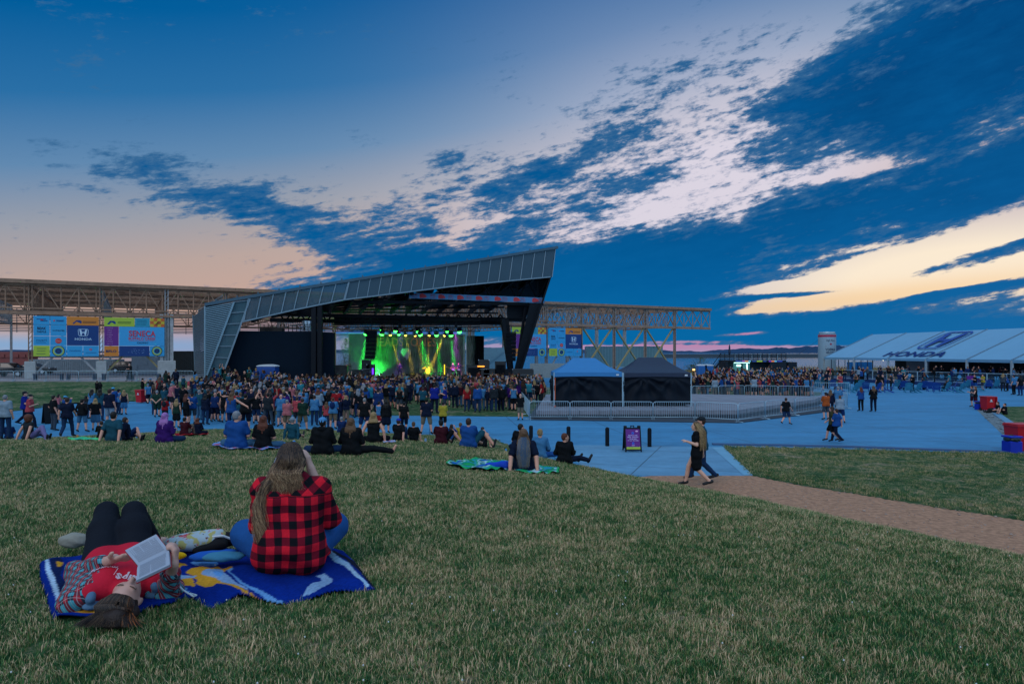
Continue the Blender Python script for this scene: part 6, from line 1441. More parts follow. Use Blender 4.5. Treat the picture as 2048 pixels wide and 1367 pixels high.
# terrace fence before the pavilion
fA, fB = at(1618, 96, 0), at(2190, 66, 0); fd = (fB-fA).normalized(); L_ = (fB-fA).length
m = MB(); m.slab([(fA.x, fA.y, 0), (fB.x, fB.y, 0), (fB.x+9, fB.y+3, 0), (fA.x+9, fA.y+6, 0)], (0, 0, .38)); o = m.build('pavilion_floor', mat('floor_blue', lin('14305f'), .6)); tag(o, kind='structure')
fr = empty('glass_fence', (fA.x, fA.y, .38), math.atan2(fd.y, fd.x), 'long low glazed fence with pale metal posts before the pavilion tent', 'fence'); m = MB(); g_ = MB(); n = 17
for k in range(n+1): x = L_*k/n; m.bar((x, 0, 0), (x, 0, 1.22), .09)
for z in (.12, 1.2, .66): m.bar((0, 0, z), (L_, 0, z), .06 if z != .66 else .02)
m.build('frame', M_GALV, fr)
for k in range(n): g_.box((L_*(k+.5)/n, .02, .62), (L_/n-.1, .015, .95))
g_.build('panel', mat('fence_glass', (.02, .05, .08), .1, spec=.6, var=0, alpha=.35), fr)
for k in range(1, n, 1):
    m = MB(); x = L_*(k+.5)/n
    if k % 3 == 0: car_emblem(m, x, .68, .5, -.01)
    elif k % 3 == 1: ring(m, x, .72, .0, .22, -.01, 16); lines(m, x-.3, x+.3, (.36,), .07, -.01)
    else: m.poly([(x-.45, -.01, .5), (x-.2, -.01, .85), (x+.2, -.01, .85), (x+.45, -.01, .55), (x+.2, -.01, .62), (x-.1, -.01, .7)])
    m.build('print', mat('fence_print', lin('4f9cc8'), .5), fr)
m = MB(); x = 24.; c = fA+fd*(L_*.66); m.box((c.x, c.y-.15, .85), (1.5, .04, .85)); tag(m.build('purple_sign', mat('poster_purple', (.1, .01, .2))), 'small purple sign hung on the glazed fence near the yellow shirted person', 'sign')
# deck chairs
def deck_chair_mesh():
    s = MB(); b = MB(); l = MB()
    for k in range(6): s.box((-.22+.088*k, .05, .32-.0), (.075, .52, .02))
    for k in range(7): t = (k-3)/3; b.bar((t*.22, -.20, .26), (t*.30, -.55, 1.0-.10*t*t), .075, .02, up=(0, 1, .4))
    for q in (-1, 1): l.bar((q*.27, .30, 0), (q*.27, .30, .50), .09, .03); l.bar((q*.27, -.50, 0), (q*.27, .32, .34), .03, .10); l.bar((q*.33, -.38, .52), (q*.33, .38, .52), .11, .025); l.bar((q*.27, -.38, .28), (q*.30, -.38, .52), .05)
    return s, b, l
cs, cb, cl_ = deck_chair_mesh(); CM = [x.mesh(n, M_PAINT) for x, n in ((cs, 'seat'), (cb, 'backrest'), (cl_, 'frame'))]
CHAIRS = []; rr = random.Random(21)
spots = [(1634+rr.uniform(-3, 3)+i*14.2, rr.choice((66, 68, 70.5, 73))) for i in range(26)]
for i, (px, D) in enumerate(spots):
    teal = rr.random() < .6; colr = lin('2f7f9c') if teal else lin('12418f'); r = empty('deck_chair', at(px, D, 0), rr.uniform(-.9, .9)+.3, '', 'chair', 'slatted deck chairs before the pavilion'); CHAIRS.append((px, D, r, 'teal' if teal else 'dark blue'))
    for me in CM: link(me.name, me, r, colr)
for w in ('teal', 'dark blue'):
    for k, c in enumerate(sorted([c for c in CHAIRS if c[3] == w], key=lambda c: c[0]/1)): c[2]['label'] = f'{w} slatted deck chair, {ORD[k]} {w} one from the left'
for i, px in enumerate((1700, 1775, 1850, 1905)):
    m = MB(); c = at(px, 71.5, 0); m.lathe([(.25, 0), (.04, .04), (.04, 1.0), (.36, 1.02), (.36, 1.06)], c, 16); tag(m.build('high_table', M_NAVY), f'round dark high table among the deck chairs, {ORD[i]} from the left', 'table', 'high tables before the pavilion')
# ================================================================ foreground pair on the towel
def q2w(px, py, z=2.378):
    D = (CZ-z)*F/(py-HY); return ((px-HX)*D/F, D)
OUT = [(78,1118),(104,1111),(150,1104),(230,1092),(345,1078),(440,1080),(520,1088),(640,1086),(668,1083),(690,1088),(722,1128),(752,1166),(738,1171),(690,1177),(640,1184),(560,1196),(512,1190),(480,1184),(450,1198),(430,1209),(412,1211),(396,1200),(384,1190),(364,1192),(346,1209),(322,1214),(300,1216),(262,1229),(205,1238),(150,1242),(106,1242),(98,1222),(86,1170),(78,1140)]
OW = [q2w(*p) for p in OUT]
z8 = lambda pts: [q2w(330+x/8.54, 1040+y/8.54) for x, y in pts]
z38 = lambda pts: [q2w(380+x/3.8, 860+y/3.8) for x, y in pts]
z49 = lambda pts: [q2w(60+x/4.88, 980+y/4.88) for x, y in pts]
YELW, LBL, BRN, GRYB = lin('c9902c'), lin('5f93c9'), lin('1c2030'), lin('7f9fc4')
SHP = [(z49([(190,660),(300,640),(330,700),(300,830),(420,1000),(430,1140),(420,1230),(320,1232),(300,1120),(240,900)]), lin('10204a')),
 (z49([(255,685),(330,690),(300,740),(265,740)]), YELW), (z49([(422,1140),(690,1180),(700,1225),(420,1222)]), YELW),
 (z49([(146,658),(178,655),(196,740),(238,830),(270,980),(316,1130),(326,1232),(290,1232),(262,1130),(222,980),(186,840),(154,760)]), lin('a9c4dc')),
 (z8([(-300,560),(100,600),(150,700),(330,680),(390,720),(300,740),(220,830),(230,900),(300,950),(450,950),(520,1150),(490,1190),(170,1110),(150,1000),(-200,1100)]), YELW),
 (z8([(360,860),(450,770),(620,730),(780,750),(900,690),(980,740),(1130,700),(1150,730),(1040,770),(1000,900),(1040,940),(1300,1170),(1440,1230),(1400,1240),(1240,1190),(980,1120),(880,1100),(820,1150),(680,1180),(560,1130),(520,1090),(560,1050),(480,1000),(470,940),(380,900)]), YELW),
 (z8([(620,900),(640,850),(690,810),(760,780),(800,790),(850,755),(940,745),(1000,780),(1000,900),(1040,940),(1200,1060),(1400,1170),(1440,1210),(1200,1130),(1000,1100),(850,1020),(720,980),(640,940)]), GRYB),
 (z8([(820,880),(900,840),(990,870),(1000,960),(950,1010),(870,1000),(830,950)]), LBL), (z8([(430,650),(560,620),(680,600),(850,610),(915,650),(880,690),(700,722),(520,710)]), LBL),
 (z8([(1040,770),(1150,730),(1165,760),(1115,790),(1115,850),(1205,960),(1440,1130),(1900,1300),(2200,1330),(2230,1370),(1850,1350),(1440,1180),(1280,1080),(1150,950),(1085,860),(1080,800)]), LBL),
 (z8([(1290,1170),(1500,1250),(1900,1420),(2150,1430),(2080,1510),(1800,1480),(1440,1240)]), YELW),
 (z8([(150,1110),(200,1125),(330,1190),(410,1250),(380,1262),(260,1190),(150,1140)]), LBL), (z38([(850,1240),(900,1192),(1000,1135),(992,1098),(955,1080),(1020,1072),(1085,1130),(1080,1162),(1005,1200),(940,1226)]), GRYB),
 (z38([(1085,880),(1290,1000),(1400,1110),(1412,1160),(1368,1165),(1290,1050),(1180,965),(1075,915)]), BRN), (z38([(1050,905),(1068,898),(1125,948),(1205,988),(1262,1055),(1312,1112),(1366,1166),(1335,1174),(1268,1118),(1222,1052),(1175,1008),(1100,975),(1048,930)]), lin('9dbcd6')),
 (z38([(-100,1100),(20,1112),(60,1100),(30,1130),(-100,1150)]), GRYB)]
def towel():
    xs = np.arange(-3.75, -.82, .0085); ys = np.arange(3.92, 5.75, .0095); Xg, Yg = np.meshgrid(xs, ys, indexing='ij'); ins = inpoly(Xg, Yg, OW); dd = edist(Xg, Yg, OW)
    fold = .010*np.sin(Xg*9+2*np.sin(Yg*5))*np.sin(Yg*11+Xg*4)+.006*np.sin(Xg*23+Yg*17)
    pile = .0016*np.sin(Xg*420)*np.sin(Yg*390)
    z = np.vectorize(lambda a: a)(hill_z(Xg, Yg))+lump(Xg, Yg)+.038+(fold+.012)*np.minimum(1, dd/.12)-.030*np.exp(-dd/.015)+.014*np.exp(-(dd/.05)**2)*np.sin(Xg*11+Yg*9)+pile
    col = np.tile(np.array(lin('08287c')), Xg.shape+(1,)); n = .8+.35*nr.rand(*Xg.shape)
    for poly, c in SHP: col[inpoly(Xg+.002*np.sin(Yg*160), Yg+.002*np.sin(Xg*150), poly)] = c
    k = (np.sin(Xg*7+Yg*13)+np.sin(Xg*19-Yg*5))*.06; col *= (n+k)[..., None]
    nx, ny = Xg.shape; idx = np.arange(nx*ny).reshape(nx, ny); kf = (ins[:-1, :-1] & ins[1:, :-1] & ins[1:, 1:] & ins[:-1, 1:]).reshape(-1)
    f = np.stack([idx[:-1, :-1], idx[1:, :-1], idx[1:, 1:], idx[:-1, 1:]], -1).reshape(-1, 4)[kf]
    used = np.unique(f); mp = np.full(nx*ny, -1); mp[used] = np.arange(len(used)); v = np.stack([Xg, Yg, z], -1).reshape(-1, 3)[used]
    me = mesh_np('beach_towel', v, mp[f], [mat('towel_terry', attr='col', rough=.95, spec=.05, bump=.35, bscale=160, var=.1, vscale=8)], True); vcol(me, col.reshape(-1, 3)[used])
    o = link('beach_towel', me); s = o.modifiers.new('s', 'SOLIDIFY'); s.thickness = .012; s.offset = -1
    tag(o, 'large blue towel with yellow and pale blue flower pattern under the two women', 'towel')
towel(); CLEAR.append(OW)
GZ0 = 2.385
# ---- cloth patterns
def plaid_mat(name, kind):
    m = bpy.data.materials.new(name); m.use_nodes = True; nt = m.node_tree; b = nt.nodes['Principled BSDF']; tc = nt.nodes.new('ShaderNodeTexCoord').outputs['Object']; x, y, z = sep(nt, tc)
    w = noise(nt, tc, 5, 2, .5)
    if kind == 'buffalo':
        u = x+y*.35+(w-.5)*.03; v = z+(w-.5)*.02; yk = z.step(.515, .520); p = 1/.104
        ud = (x+z)*.7071; vd = (z-x)*.7071; uu = u*(1-yk)+ud*yk; vv = v*(1-yk)+vd*yk
        fu = (uu*p+.25).op('FRACT').op('GREATER_THAN', .5); fv = (vv*p+.1).op('FRACT').op('GREATER_THAN', .5)
        s = (fu+fv)*.5; c = ramp(nt, s, [(0, (.006, .007, .010)), (.34, (.006, .007, .010)), (.36, (.16, .006, .018)), (.64, (.16, .006, .018)), (.66, (.62, .012, .028)), (1, (.62, .012, .028))])
        nt.nodes[c.node.name].color_ramp.interpolation = 'CONSTANT'; fu2 = None
    else:
        p = 1/.052; u = (x*.85+z*.5+(w-.5)*.02)*p; v = (y*.9-x*.3+z*.3+(w-.5)*.02)*p
        fu = u.op('FRACT'); fv = v.op('FRACT'); a = fu.op('GREATER_THAN', .5); c_ = fv.op('GREATER_THAN', .5)
        c = mixc(nt, a, (.34, .022, .035), (.022, .035, .05)); c = mixc(nt, c_*.6, c, (.02, .03, .045)); c = mixc(nt, a*c_, c, (.055, .27, .33))
        t1 = ((fu-.25).op('ABSOLUTE').op('LESS_THAN', .035)+(fv-.25).op('ABSOLUTE').op('LESS_THAN', .035)+(fu-.75).op('ABSOLUTE').op('LESS_THAN', .02)).op('MINIMUM', 1.); c = mixc(nt, t1*.55, c, (.42, .36, .38))
    n = noise(nt, tc, 90, 2, .5); hs = nt.nodes.new('ShaderNodeVectorMath'); hs.operation = 'SCALE'; nt.links.new(c, hs.inputs[0]); nt.links.new(((n-.5)*.5+1.).s, hs.inputs['Scale'])
    nt.links.new(hs.outputs[0], b.inputs['Base Color']); b.inputs['Roughness'].default_value = .9; b.inputs['Specular IOR Level'].default_value = .1
    bp = nt.nodes.new('ShaderNodeBump'); bp.inputs['Strength'].default_value = .35; bp.inputs['Distance'].default_value = .004; nt.links.new(noise(nt, tc, 160, 2).s, bp.inputs['Height']); nt.links.new(bp.outputs[0], b.inputs['Normal']); return m
M_BUFF = plaid_mat('buffalo_check', 'buffalo'); M_TART = plaid_mat('tartan_flannel', 'tartan')
# ---- woman in the red check shirt
def woman_plaid():
    w = 1.28; J = skeleton('cross', ('face', 'lap'), .08, 0, .12, 0, w)
    for s, k in ((1, 'R'), (-1, 'L')): J['sh'+k] = J['sh'+k]+V3(s*.012, 0, -.03)
    J['kn'+'L'] = V3(-.38, .30, .16); J['anL'] = V3(.02, .46, .07); J['toeL'] = V3(.14, .50, .07); J['knR'] = V3(.23, .44, .17); J['anR'] = V3(-.05, .40, .07); J['toeR'] = V3(-.18, .44, .07)
    J['elR'] = J['shR']+V3(.07, .10, -.24); J['wrR'] = J['head']+V3(.115, .085, -.085); J['elL'] = J['shL']+V3(-.05, .08, -.27); J['wrL'] = V3(-.12, .30, .25)
    B = torso(J, w)+head_prims(J)
    for k in 'RL': B += limb(J, 'sh'+k, 'el'+k, 'wr'+k, [.060, .047, .031]); B += limb(J, 'hip'+k, 'kn'+k, 'an'+k, [.11, .075, .045]); B += [('c', J['an'+k], J['toe'+k], .038, .028)]
    B += hand_prims(J['wrR'], V3(-.30, .1, .95), V3(-.9, .1, -.3), -1, .5)+hand_prims(J['wrL'], V3(.7, .6, -.2), V3(0, 0, -1), 1, .5)
    root = link('person', mk('person', B, .0085, M_SKIN, .02), None, lin('c79c8c')); g = .02
    S = torso(J, w, g, 1)
    for s in (1, -1):
        S += [('c', J['pel']+V3(s*.07, -.035, .05), J['pel']+V3(s*.135, -.02, -.02), .155, .125), ('c', J['waist']+V3(s*.05, -.02, 0), J['waist']+V3(s*.10, -.02, -.1), .13, .14), ('c', J['chest']+V3(s*.10, -.02, 0), J['waist']+V3(s*.09, -.02, 0), .11, .115)]
        S += [('c', J['pel']+V3(s*.20, .03, .0), J['pel']+V3(s*.24, .06, -.03), .05, .03)]
    S += limb(J, 'shR', 'elR', 'wrR', [.066, .056, .045], .014, t1=1.22)+limb(J, 'shL', 'elL', 'wrL', [.066, .056, .045], .014, t1=1.5)
    S += [('c', J['neck']+V3(-.06, -.03, .02), J['neck']+V3(.06, -.03, .02), .042, .042), ('c', J['neck']+V3(-.08, .02, .01), J['neck']+V3(-.06, -.04, .02), .035, .04), ('c', J['neck']+V3(.08, .02, .01), J['neck']+V3(.06, -.04, .02), .035, .04)]
    link('shirt', mk('shirt', S, .0085, M_BUFF, .026, .0085, 17.), root)
    T_ = [('c', J['pel']+V3(s*.08, 0, 0), J['pel']+V3(s*.1, .03, -.01), .13, .12) for s in (1, -1)]
    for k in 'RL': T_ += limb(J, 'hip'+k, 'kn'+k, 'an'+k, [.12, .098, .058], .008, t1=1.93)
    link('jeans', mk('jeans', T_, .01, M_FAB, .03, .004, 19.), root, lin('1b4f8c'))
    for k in 'RL': d = nrm(J['toe'+k]-J['an'+k]); link('shoe', mk('shoe', [('c', J['an'+k]-d*.03, J['toe'+k], .042, .036)], .012, M_SHOE), root, lin('20242c'))
    # hair: an underlying mass and many loose locks
    H, Rh = J['head'], J['Rh']; a = lambda x, y, z: H+Rh@V3(x, y, z); N_ = J['neck']
    HP = [('e', a(0, -.024, .036), (.086, .098, .096), Rh), ('e', a(0, -.05, -.01), (.082, .07, .09), Rh)]
    for q in (-1, -.5, 0, .5, 1): HP.append(('c', a(.07*q, -.055, -.02), N_+V3(.070*q-.008, -.080, .035), .036, .018))
    HP += [('c', a(-.07, -.03, -.02), N_+V3(-.14, -.09, -.03), .030, .020), ('c', N_+V3(-.14, -.09, -.03), N_+V3(-.175, -.13, -.15), .020, .012)]
    link('hair', mk('hair', HP, .009, M_HAIR, .018, .004, 40), root, lin('241813'))
    def gen(rs):
        an = rs.uniform(-1.5, 1.5); el_ = rs.uniform(.0, 1.35); p = [a(.090*math.sin(an)*math.cos(el_), -.024-.103*math.cos(an)*math.cos(el_), .036+.100*math.sin(el_))]
        p.append(a(.098*math.sin(an), -.03-.112*math.cos(an), .02-.03*rs.random()))
        c = rs.random(); col = (lin('1f1719'), lin('3c2a24')) if c < .22 else (lin('2a2022'), lin('7a5a44')) if c < .45 else (lin('4a3830'), lin('a88462')) if c < .8 else (lin('6e5644'), lin('cfae86'))
        wv = rs.uniform(0, 6); am = rs.uniform(.004, .017)
        if rs.random() < .34+.3*(an < -.6):     # swept over the left shoulder
            j = rs.gauss(0, .011); j2 = rs.gauss(0, .013); L = rs.uniform(.24, .41)
            p += [a(.07*math.sin(an)-.06, -.10, -.06), N_+V3(-.125+j, -.118+j2*.6, .0), N_+V3(-.165+j, -.135+j2*.5, -.08), N_+V3(-.180+j*1.2, -.158+j2*.4, -.16), N_+V3(-.176+j*1.4, -.172, -.16-L*.35), N_+V3(-.160+j*1.7, -.176, -.16-L*.62)]
        else:
            x = .085*math.sin(an)-.012+rs.gauss(0, .006); e = rs.uniform(-.03, .085)
            p += [a(x*1.10, -.116-.012*rs.random(), -.035), N_+V3(x*1.08, -.122-.01*rs.random(), .055), N_+V3(x*1.04+rs.gauss(0, .012), -.128, .02-e*.4), N_+V3(x+rs.gauss(0, .02), -.132, -.008-e)]
        q = []
        for i in range(len(p)-1):
            for t in (0, .5): v = np.asarray(p[i])*(1-t)+np.asarray(p[i+1])*t; k = len(q); q.append(v+V3(am*math.sin(k*1.4+wv), am*.6*math.cos(k*1.7+wv), 0)*min(1, k/4))
        q.append(np.asarray(p[-1])); return q, col
    strands('hair_locks', root, 2300, gen, .0021, None, 11)
    c = a(-.088, -.05, .0); m = MB(); m.tube([c+V3(0, -.02, .03), c+V3(-.012, -.03, 0), c+V3(0, -.035, -.03)], .006, 6); m.build('hair_clip', mat('clip', (.3, .28, .3), .3, .5), root)
    X_, Y_ = (580-HX)*4.78/F, 4.78; root.location = (X_, Y_, GZ0+.01); root.rotation_euler = (0, 0, .10); root.scale = (1.0, 1.0, 1.0)
    tag(root, 'woman in red and black checked shirt and jeans sitting on the blue towel', 'person')
# ---- woman lying on her back, reading
def woman_lying():
    gz0 = GZ0; hd = V3(*P(251, 1204, 3.93)); hd[2] = gz0+.095
    shc = V3((246-HX)*4.13/F, 4.13, gz0+.085); pel = V3((236-HX)*4.60/F, 4.60, gz0+.105); ax = nrm(pel-shc); sd = nrm(np.cross(ax, V3(0, 0, 1)))     # sd points to the image right
    wst = shc+(pel-shc)*.62; B = []; S = []; L = []
    sR, sL = shc+sd*.17+V3(0, 0, .0), shc-sd*.17
    def trunk(g):
        out = []
        for s in (1, -1): out += [('c', pel+sd*s*.075, wst+sd*s*.06, .115+g, .100+g), ('c', wst+sd*s*.06, shc+sd*s*.07+ax*.08, .098+g, .108+g), ('c', shc+sd*s*.07+ax*.06, shc+sd*s*.165, .10+g, .058+g)]
        return out
    B += trunk(0); Rh = np.array(Matrix(((0, 0, 0), (0, 0, 0), (0, 0, 0))))
    up_h = nrm(V3(.10, -1, -.02)); fc = nrm(V3(.22, .18, 1)); fc = nrm(fc-up_h*np.dot(fc, up_h)); rt = np.cross(fc, up_h); Rh = np.stack([rt, fc, up_h], 1)
    J = dict(head=hd, neck=shc-ax*.05+V3(0, 0, .01), t=-ax, Rh=Rh); B += head_prims(J); nk = J['neck']; B += [('c', shc, hd, .06, .055)]
    kL, kR = V3(*P(213, 1024, 4.92)), V3(*P(268, 1023, 4.90)); aL, aR = V3(kL[0]-.03, 5.16, gz0+.07), V3(kR[0]-.0, 5.18, gz0+.07)
    hL, hR = pel-sd*.095, pel+sd*.095
    for h_, k_, a_ in ((hL, kL, aL), (hR, kR, aR)): B += [('c', h_, k_, .10, .058), ('c', k_, a_, .056, .036), ('c', a_, a_+V3(0, .13, -.02), .036, .03)]; L += [('c', h_, h_+(k_-h_)*.6, .122, .104), ('c', h_+(k_-h_)*.6, k_, .104, .072), ('c', k_, a_+V3(0, 0, .03), .074, .044)]
    L += [('c', pel+sd*s*.07+ax*.02, pel+sd*s*.07-ax*.05, .123, .112) for s in (1, -1)]
    # book geometry
    s1, s2 = V3(*P(278, 1133, 3.90)), V3(*P(339.5, 1103, 3.97)); u1, u2 = V3(*P(251, 1101, 4.00)), V3(*P(313, 1069, 4.07)); l1, l2 = V3(*P(273.5, 1163, 3.79)), V3(*P(341, 1131, 3.86))
    # arms: left one lies in the picture's left
    eL = V3(*P(152, 1142, 4.36)); eL[2] = gz0+.11; wL = V3(*P(229, 1116, 4.15)); eR = V3(*P(336, 1172, 4.22)); eR[2] = gz0+.06; wR = V3(*P(347, 1128, 3.98))
    B += [('c', sL, eL, .052, .043), ('c', eL, wL, .042, .028), ('c', sR, eR, .052, .043), ('c', eR, wR, .042, .029)]
    tgt = V3(*P(257, 1116, 4.07)); B += hand_prims(wL, tgt-wL, V3(.2, .3, 1), 1, .35, .95, .5)
    B += hand_prims(wR, nrm(V3(*P(351, 1102, 4.00))-wR), nrm(V3(-1, -.15, .2)), -1, 1.25, .95, .7)
    org = V3(-2.6, 4.7, gz0); mv = lambda Pm: [(p[0], np.asarray(p[1])-org, (np.asarray(p[2])-org) if p[0] == 'c' else p[2], p[3])+tuple(p[4:]) for p in Pm]
    root = link('person', mk('person', mv(B), .0075, M_SKIN, .018), None, lin('c99a8a')); root.location = org
    tag(root, 'woman in a red printed tee and flannel shirt lying on the towel, reading a book', 'person')
    S = trunk(.013); S += [('c', shc-ax*.02+sd*.05, nk+ax*.0, .07, .062), ('c', pel+ax*-.06-sd*.08, pel+ax*-.06+sd*.08, .122, .122)]
    v, f = sdf_mesh(mv(S), .008, .024, .0045, 15); sm_ = mesh_np('shirt', v, f, [M_FAB], True); link('tee_shirt', sm_, root, lin('c01c34'))
    link('leggings', mk('leggings', mv(L), .009, M_FAB, .03, .002), root, (.006, .008, .014))
    for a_ in (aL, aR): link('shoe', mk('shoe', mv([('c', a_+V3(0, -.03, -.03), a_+V3(0, .14, -.035), .045, .04)]), .011, M_SHOE), root, lin('8f8f8a'))
    Fl = [('c', sL+ax*.03, eL, .082, .066), ('c', eL, eL+(wL-eL)*.70, .064, .050), ('c', sR+ax*.03, eR, .082, .066), ('c', eR, eR+(wR-eR)*.62, .064, .056)]
    for s, e in ((-1, sL), (1, sR)): Fl += [('e', e+ax*.10-sd*s*-.03+V3(0, 0, -.03), (.09, .17, .085), None), ('e', e+ax*.03+sd*s*.07+V3(0, 0, -.04), (.10, .10, .06), None), ('c', e+ax*.06-sd*s*.055+V3(0, 0, .075), e+ax*.32-sd*s*.035+V3(0, 0, .065), .036, .03)]
    Fl += [('e', sL+ax*.26-sd*.05+V3(0, 0, -.05), (.09, .14, .06), None), ('e', eL+V3(.02, .08, -.02), (.09, .10, .05), None), ('e', eR+V3(.0, .0, -.03), (.08, .09, .04), None)]
    link('flannel_shirt', mk('flannel', mv(Fl), .0085, M_TART, .03, .010, 19), root)
    Hd = [('e', sL-ax*.07+sd*.01+V3(0, 0, -.045), (.055, .05, .022), None), ('e', sR-ax*.05-sd*.01+V3(0, 0, -.05), (.05, .045, .022), None), ('c', sL-ax*.10+V3(0, 0, .0), sL+ax*.02+sd*.02+V3(0, 0, .045), .026, .02), ('c', sR-ax*.08, sR+ax*.02-sd*.02+V3(0, 0, .04), .026, .02)]
    link('denim_hood', mk('hood', mv(Hd), .009, M_FAB, .02, .005, 24), root, lin('4f6f8c'))
    m = MB(); b0 = sR-ax*.06+sd*.05-org; m.tube([b0, b0+V3(.07, .0, .01), b0+V3(.13, -.03, -.02), b0+V3(.20, -.05, -.05), b0+V3(.21, -.03, -.05), b0+V3(.16, -.01, -.045)], .005, 6); m.build('drawstring', M_WHITE, root)
    # face details
    fa = lambda x, y, z: hd+Rh@V3(x, y, z)-org
    for s in (1, -1):
        m = MB(); m.tube([fa(s*.022, .086, .014), fa(s*.036, .087, .008), fa(s*.050, .078, .012)], [.0015, .003, .0012], 6); m.build('eyelid', mat('lash', (.06, .035, .03), .6), root)
        m = MB(); m.tube([fa(s*.018, .092, .030), fa(s*.036, .092, .036), fa(s*.056, .078, .030)], [.003, .0038, .002], 6); m.build('eyebrow', mat('brow', (.10, .06, .04), .8), root)
    m = MB(); m.tube([fa(-.024, .092, -.060), fa(0, .099, -.058), fa(.024, .092, -.060)], [.003, .007, .003], 8); m.build('lips', mat('lips', lin('a85a58'), .45), root)
    # hair spread towards the camera
    HP = [('e', hd+Rh@V3(0, -.026, .040), (.083, .088, .090), Rh), ('e', hd+V3(.02, -.10, -.05), (.105, .10, .055), None), ('e', hd+V3(.03, -.15, -.06), (.075, .07, .045), None), ('e', hd+V3(.045, -.17, -.035), (.042, .042, .038), None)]
    link('hair', mk('hair', mv(HP), .008, M_HAIR, .02, .004, 45), root, lin('2b1e19'))
    def gen(rs):
        x0 = rs.uniform(-1, 1); part = .15; p0 = fa(.078*x0, .05*math.sqrt(max(0, 1-x0*x0))+.012, .088-.02*abs(x0)+rs.uniform(-.004, .008))
        s = 1 if x0 > part else -1; p1 = fa(.094*x0+.010*s, -.0+.026*(1-abs(x0)), .138); p2 = hd+V3(.105*x0+.02, -.150, .0-.02*abs(x0))-org; p3 = hd+V3(.155*x0+.025+rs.gauss(0, .026), -.175-.07*rs.random(), -.065)-org
        c = rs.random(); col = lin('1d1311') if c < .5 else lin('33221b') if c < .80 else lin('755a44') if c < .90 or x0 < .6 else lin('b8662a')
        mid = (np.asarray(p1)+np.asarray(p2))/2+V3(0, -.012, .018); return [p0, (np.asarray(p0)+np.asarray(p1))/2+V3(0, -.003, .008), p1, mid, p2, (np.asarray(p2)+np.asarray(p3))/2+V3(0, -.012, 0), p3], col
    strands('hair_locks', root, 1300, gen, .0022, None, 8)
    # lettering printed on the tee, laid on the cloth
    SV = v+org
    def lay(m, name, mt, cx, cy, ang):
        out = []
        for x, y, z in m.v:
            gx, gy = cx+(-x*math.cos(ang)+z*math.sin(ang)), cy+(-x*math.sin(ang)-z*math.cos(ang)); d2 = (SV[:, 0]-gx)**2+(SV[:, 1]-gy)**2; k = d2 < .012**2
            zz = SV[k, 2].max() if k.any() else SV[d2.argmin(), 2]; out.append((gx-org[0], gy-org[1], zz+.006-org[2]))
        m.v = out; m.build(name, mt, root)
    MT = mat('tee_print', lin('f0ecf8'), .6, var=.03); cxy = lambda px, py: P(px, py, (CZ-2.575)*F/(py-HY))
    c = cxy(253, 1145); lay(scale_txt(text_mb('aips', .062, 0, 0, 0, .0022), .125), 'lettering', MT, c.x, c.y, .12)
    c = cxy(232, 1143); m = MB(); rect(m, -.0012, -.03, .0012, .03, 0); lay(m, 'print', MT, c.x, c.y, .12)
    c = cxy(206, 1139); lay(scale_txt(text_mb('PSYCHOLOGICAL', .036, 0, .014, 0, .0016), .18), 'lettering', MT, c.x, c.y, .12); lay(scale_txt(text_mb('SCIENCE', .030, -.0, -.016, 0, .0014), .10), 'lettering', MT, c.x-.03, c.y, .12)
    # the open book
    bk = empty('open_book', s1-V3(0, 0, 0), 0, 'open hardback book with red cover held up by the lying woman', 'book'); o_ = s1
    up = nrm(np.cross(s2-s1, u1-s1)); dn = nrm(np.cross(l1-s1, s2-s1))
    if up[2] > 0: up = -up
    if dn[2] > 0 and dn[1] > 0: dn = -dn
    toc = -V3(*Vector(s1)-Vector((0, 0, CZ))); toc = nrm(toc)
    nu = nrm(np.cross(s2-s1, u1-s1)); nu = nu if np.dot(nu, toc) > 0 else -nu; nl = nrm(np.cross(s2-s1, l1-s1)); nl = nl if np.dot(nl, toc) > 0 else -nl
    def leaf(q, n_, th, off, name, mt, seg=10, bulge=0.):
        m = MB(); a0, a1, b1, b0 = [np.asarray(p, float) for p in q]; vs = []
        for layer in (off, off+th):
            for i in range(seg+1):
                for j in (0, 1): t = i/seg; A = a0 if j == 0 else a1; Bq = b0 if j == 0 else b1; vs.append(A*(1-t)+Bq*t+n_*(layer+(bulge*math.sin(math.pi*min(1, t*1.6+.05))*(1-t) if layer != off else 0))-o_)
        n = (seg+1)*2; fs = []
        for i in range(seg): a = 2*i; fs += [(a, a+1, a+3, a+2), (n+a, n+a+2, n+a+3, n+a+1), (a, a+2, n+a+2, n+a), (a+1, n+a+1, n+a+3, a+3)]
        fs += [(0, n, n+1, 1), (n-2, n-1, 2*n-1, 2*n-2)]; m.add(vs, fs); return m.build(name, mt, bk)
    M_COV = mat('book_cover', lin('9a1420'), .4); M_PAP = mat('paper', (.30, .34, .42), .8, var=.03); M_INKK = mat('print_ink', (.12, .13, .17), .8, var=.2, vscale=60)
    def grow(q, k): c = sum(np.asarray(p) for p in q)/4; return [c+(np.asarray(p)-c)*k for p in q]
    leaf(grow([s1, s2, u2, u1], 1.05), nu, -.004, -.006, 'cover', M_COV); leaf(grow([s1, s2, l2, l1], 1.05), nl, -.004, -.006, 'cover', M_COV)
    leaf([s1, s2, u2, u1], nu, .012, -.005, 'page_block', M_PAP, bulge=.008); leaf([s1, s2, l2, l1], nl, .016, -.005, 'page_block', M_PAP, bulge=.008)
    rs = random.Random(4); m = MB()
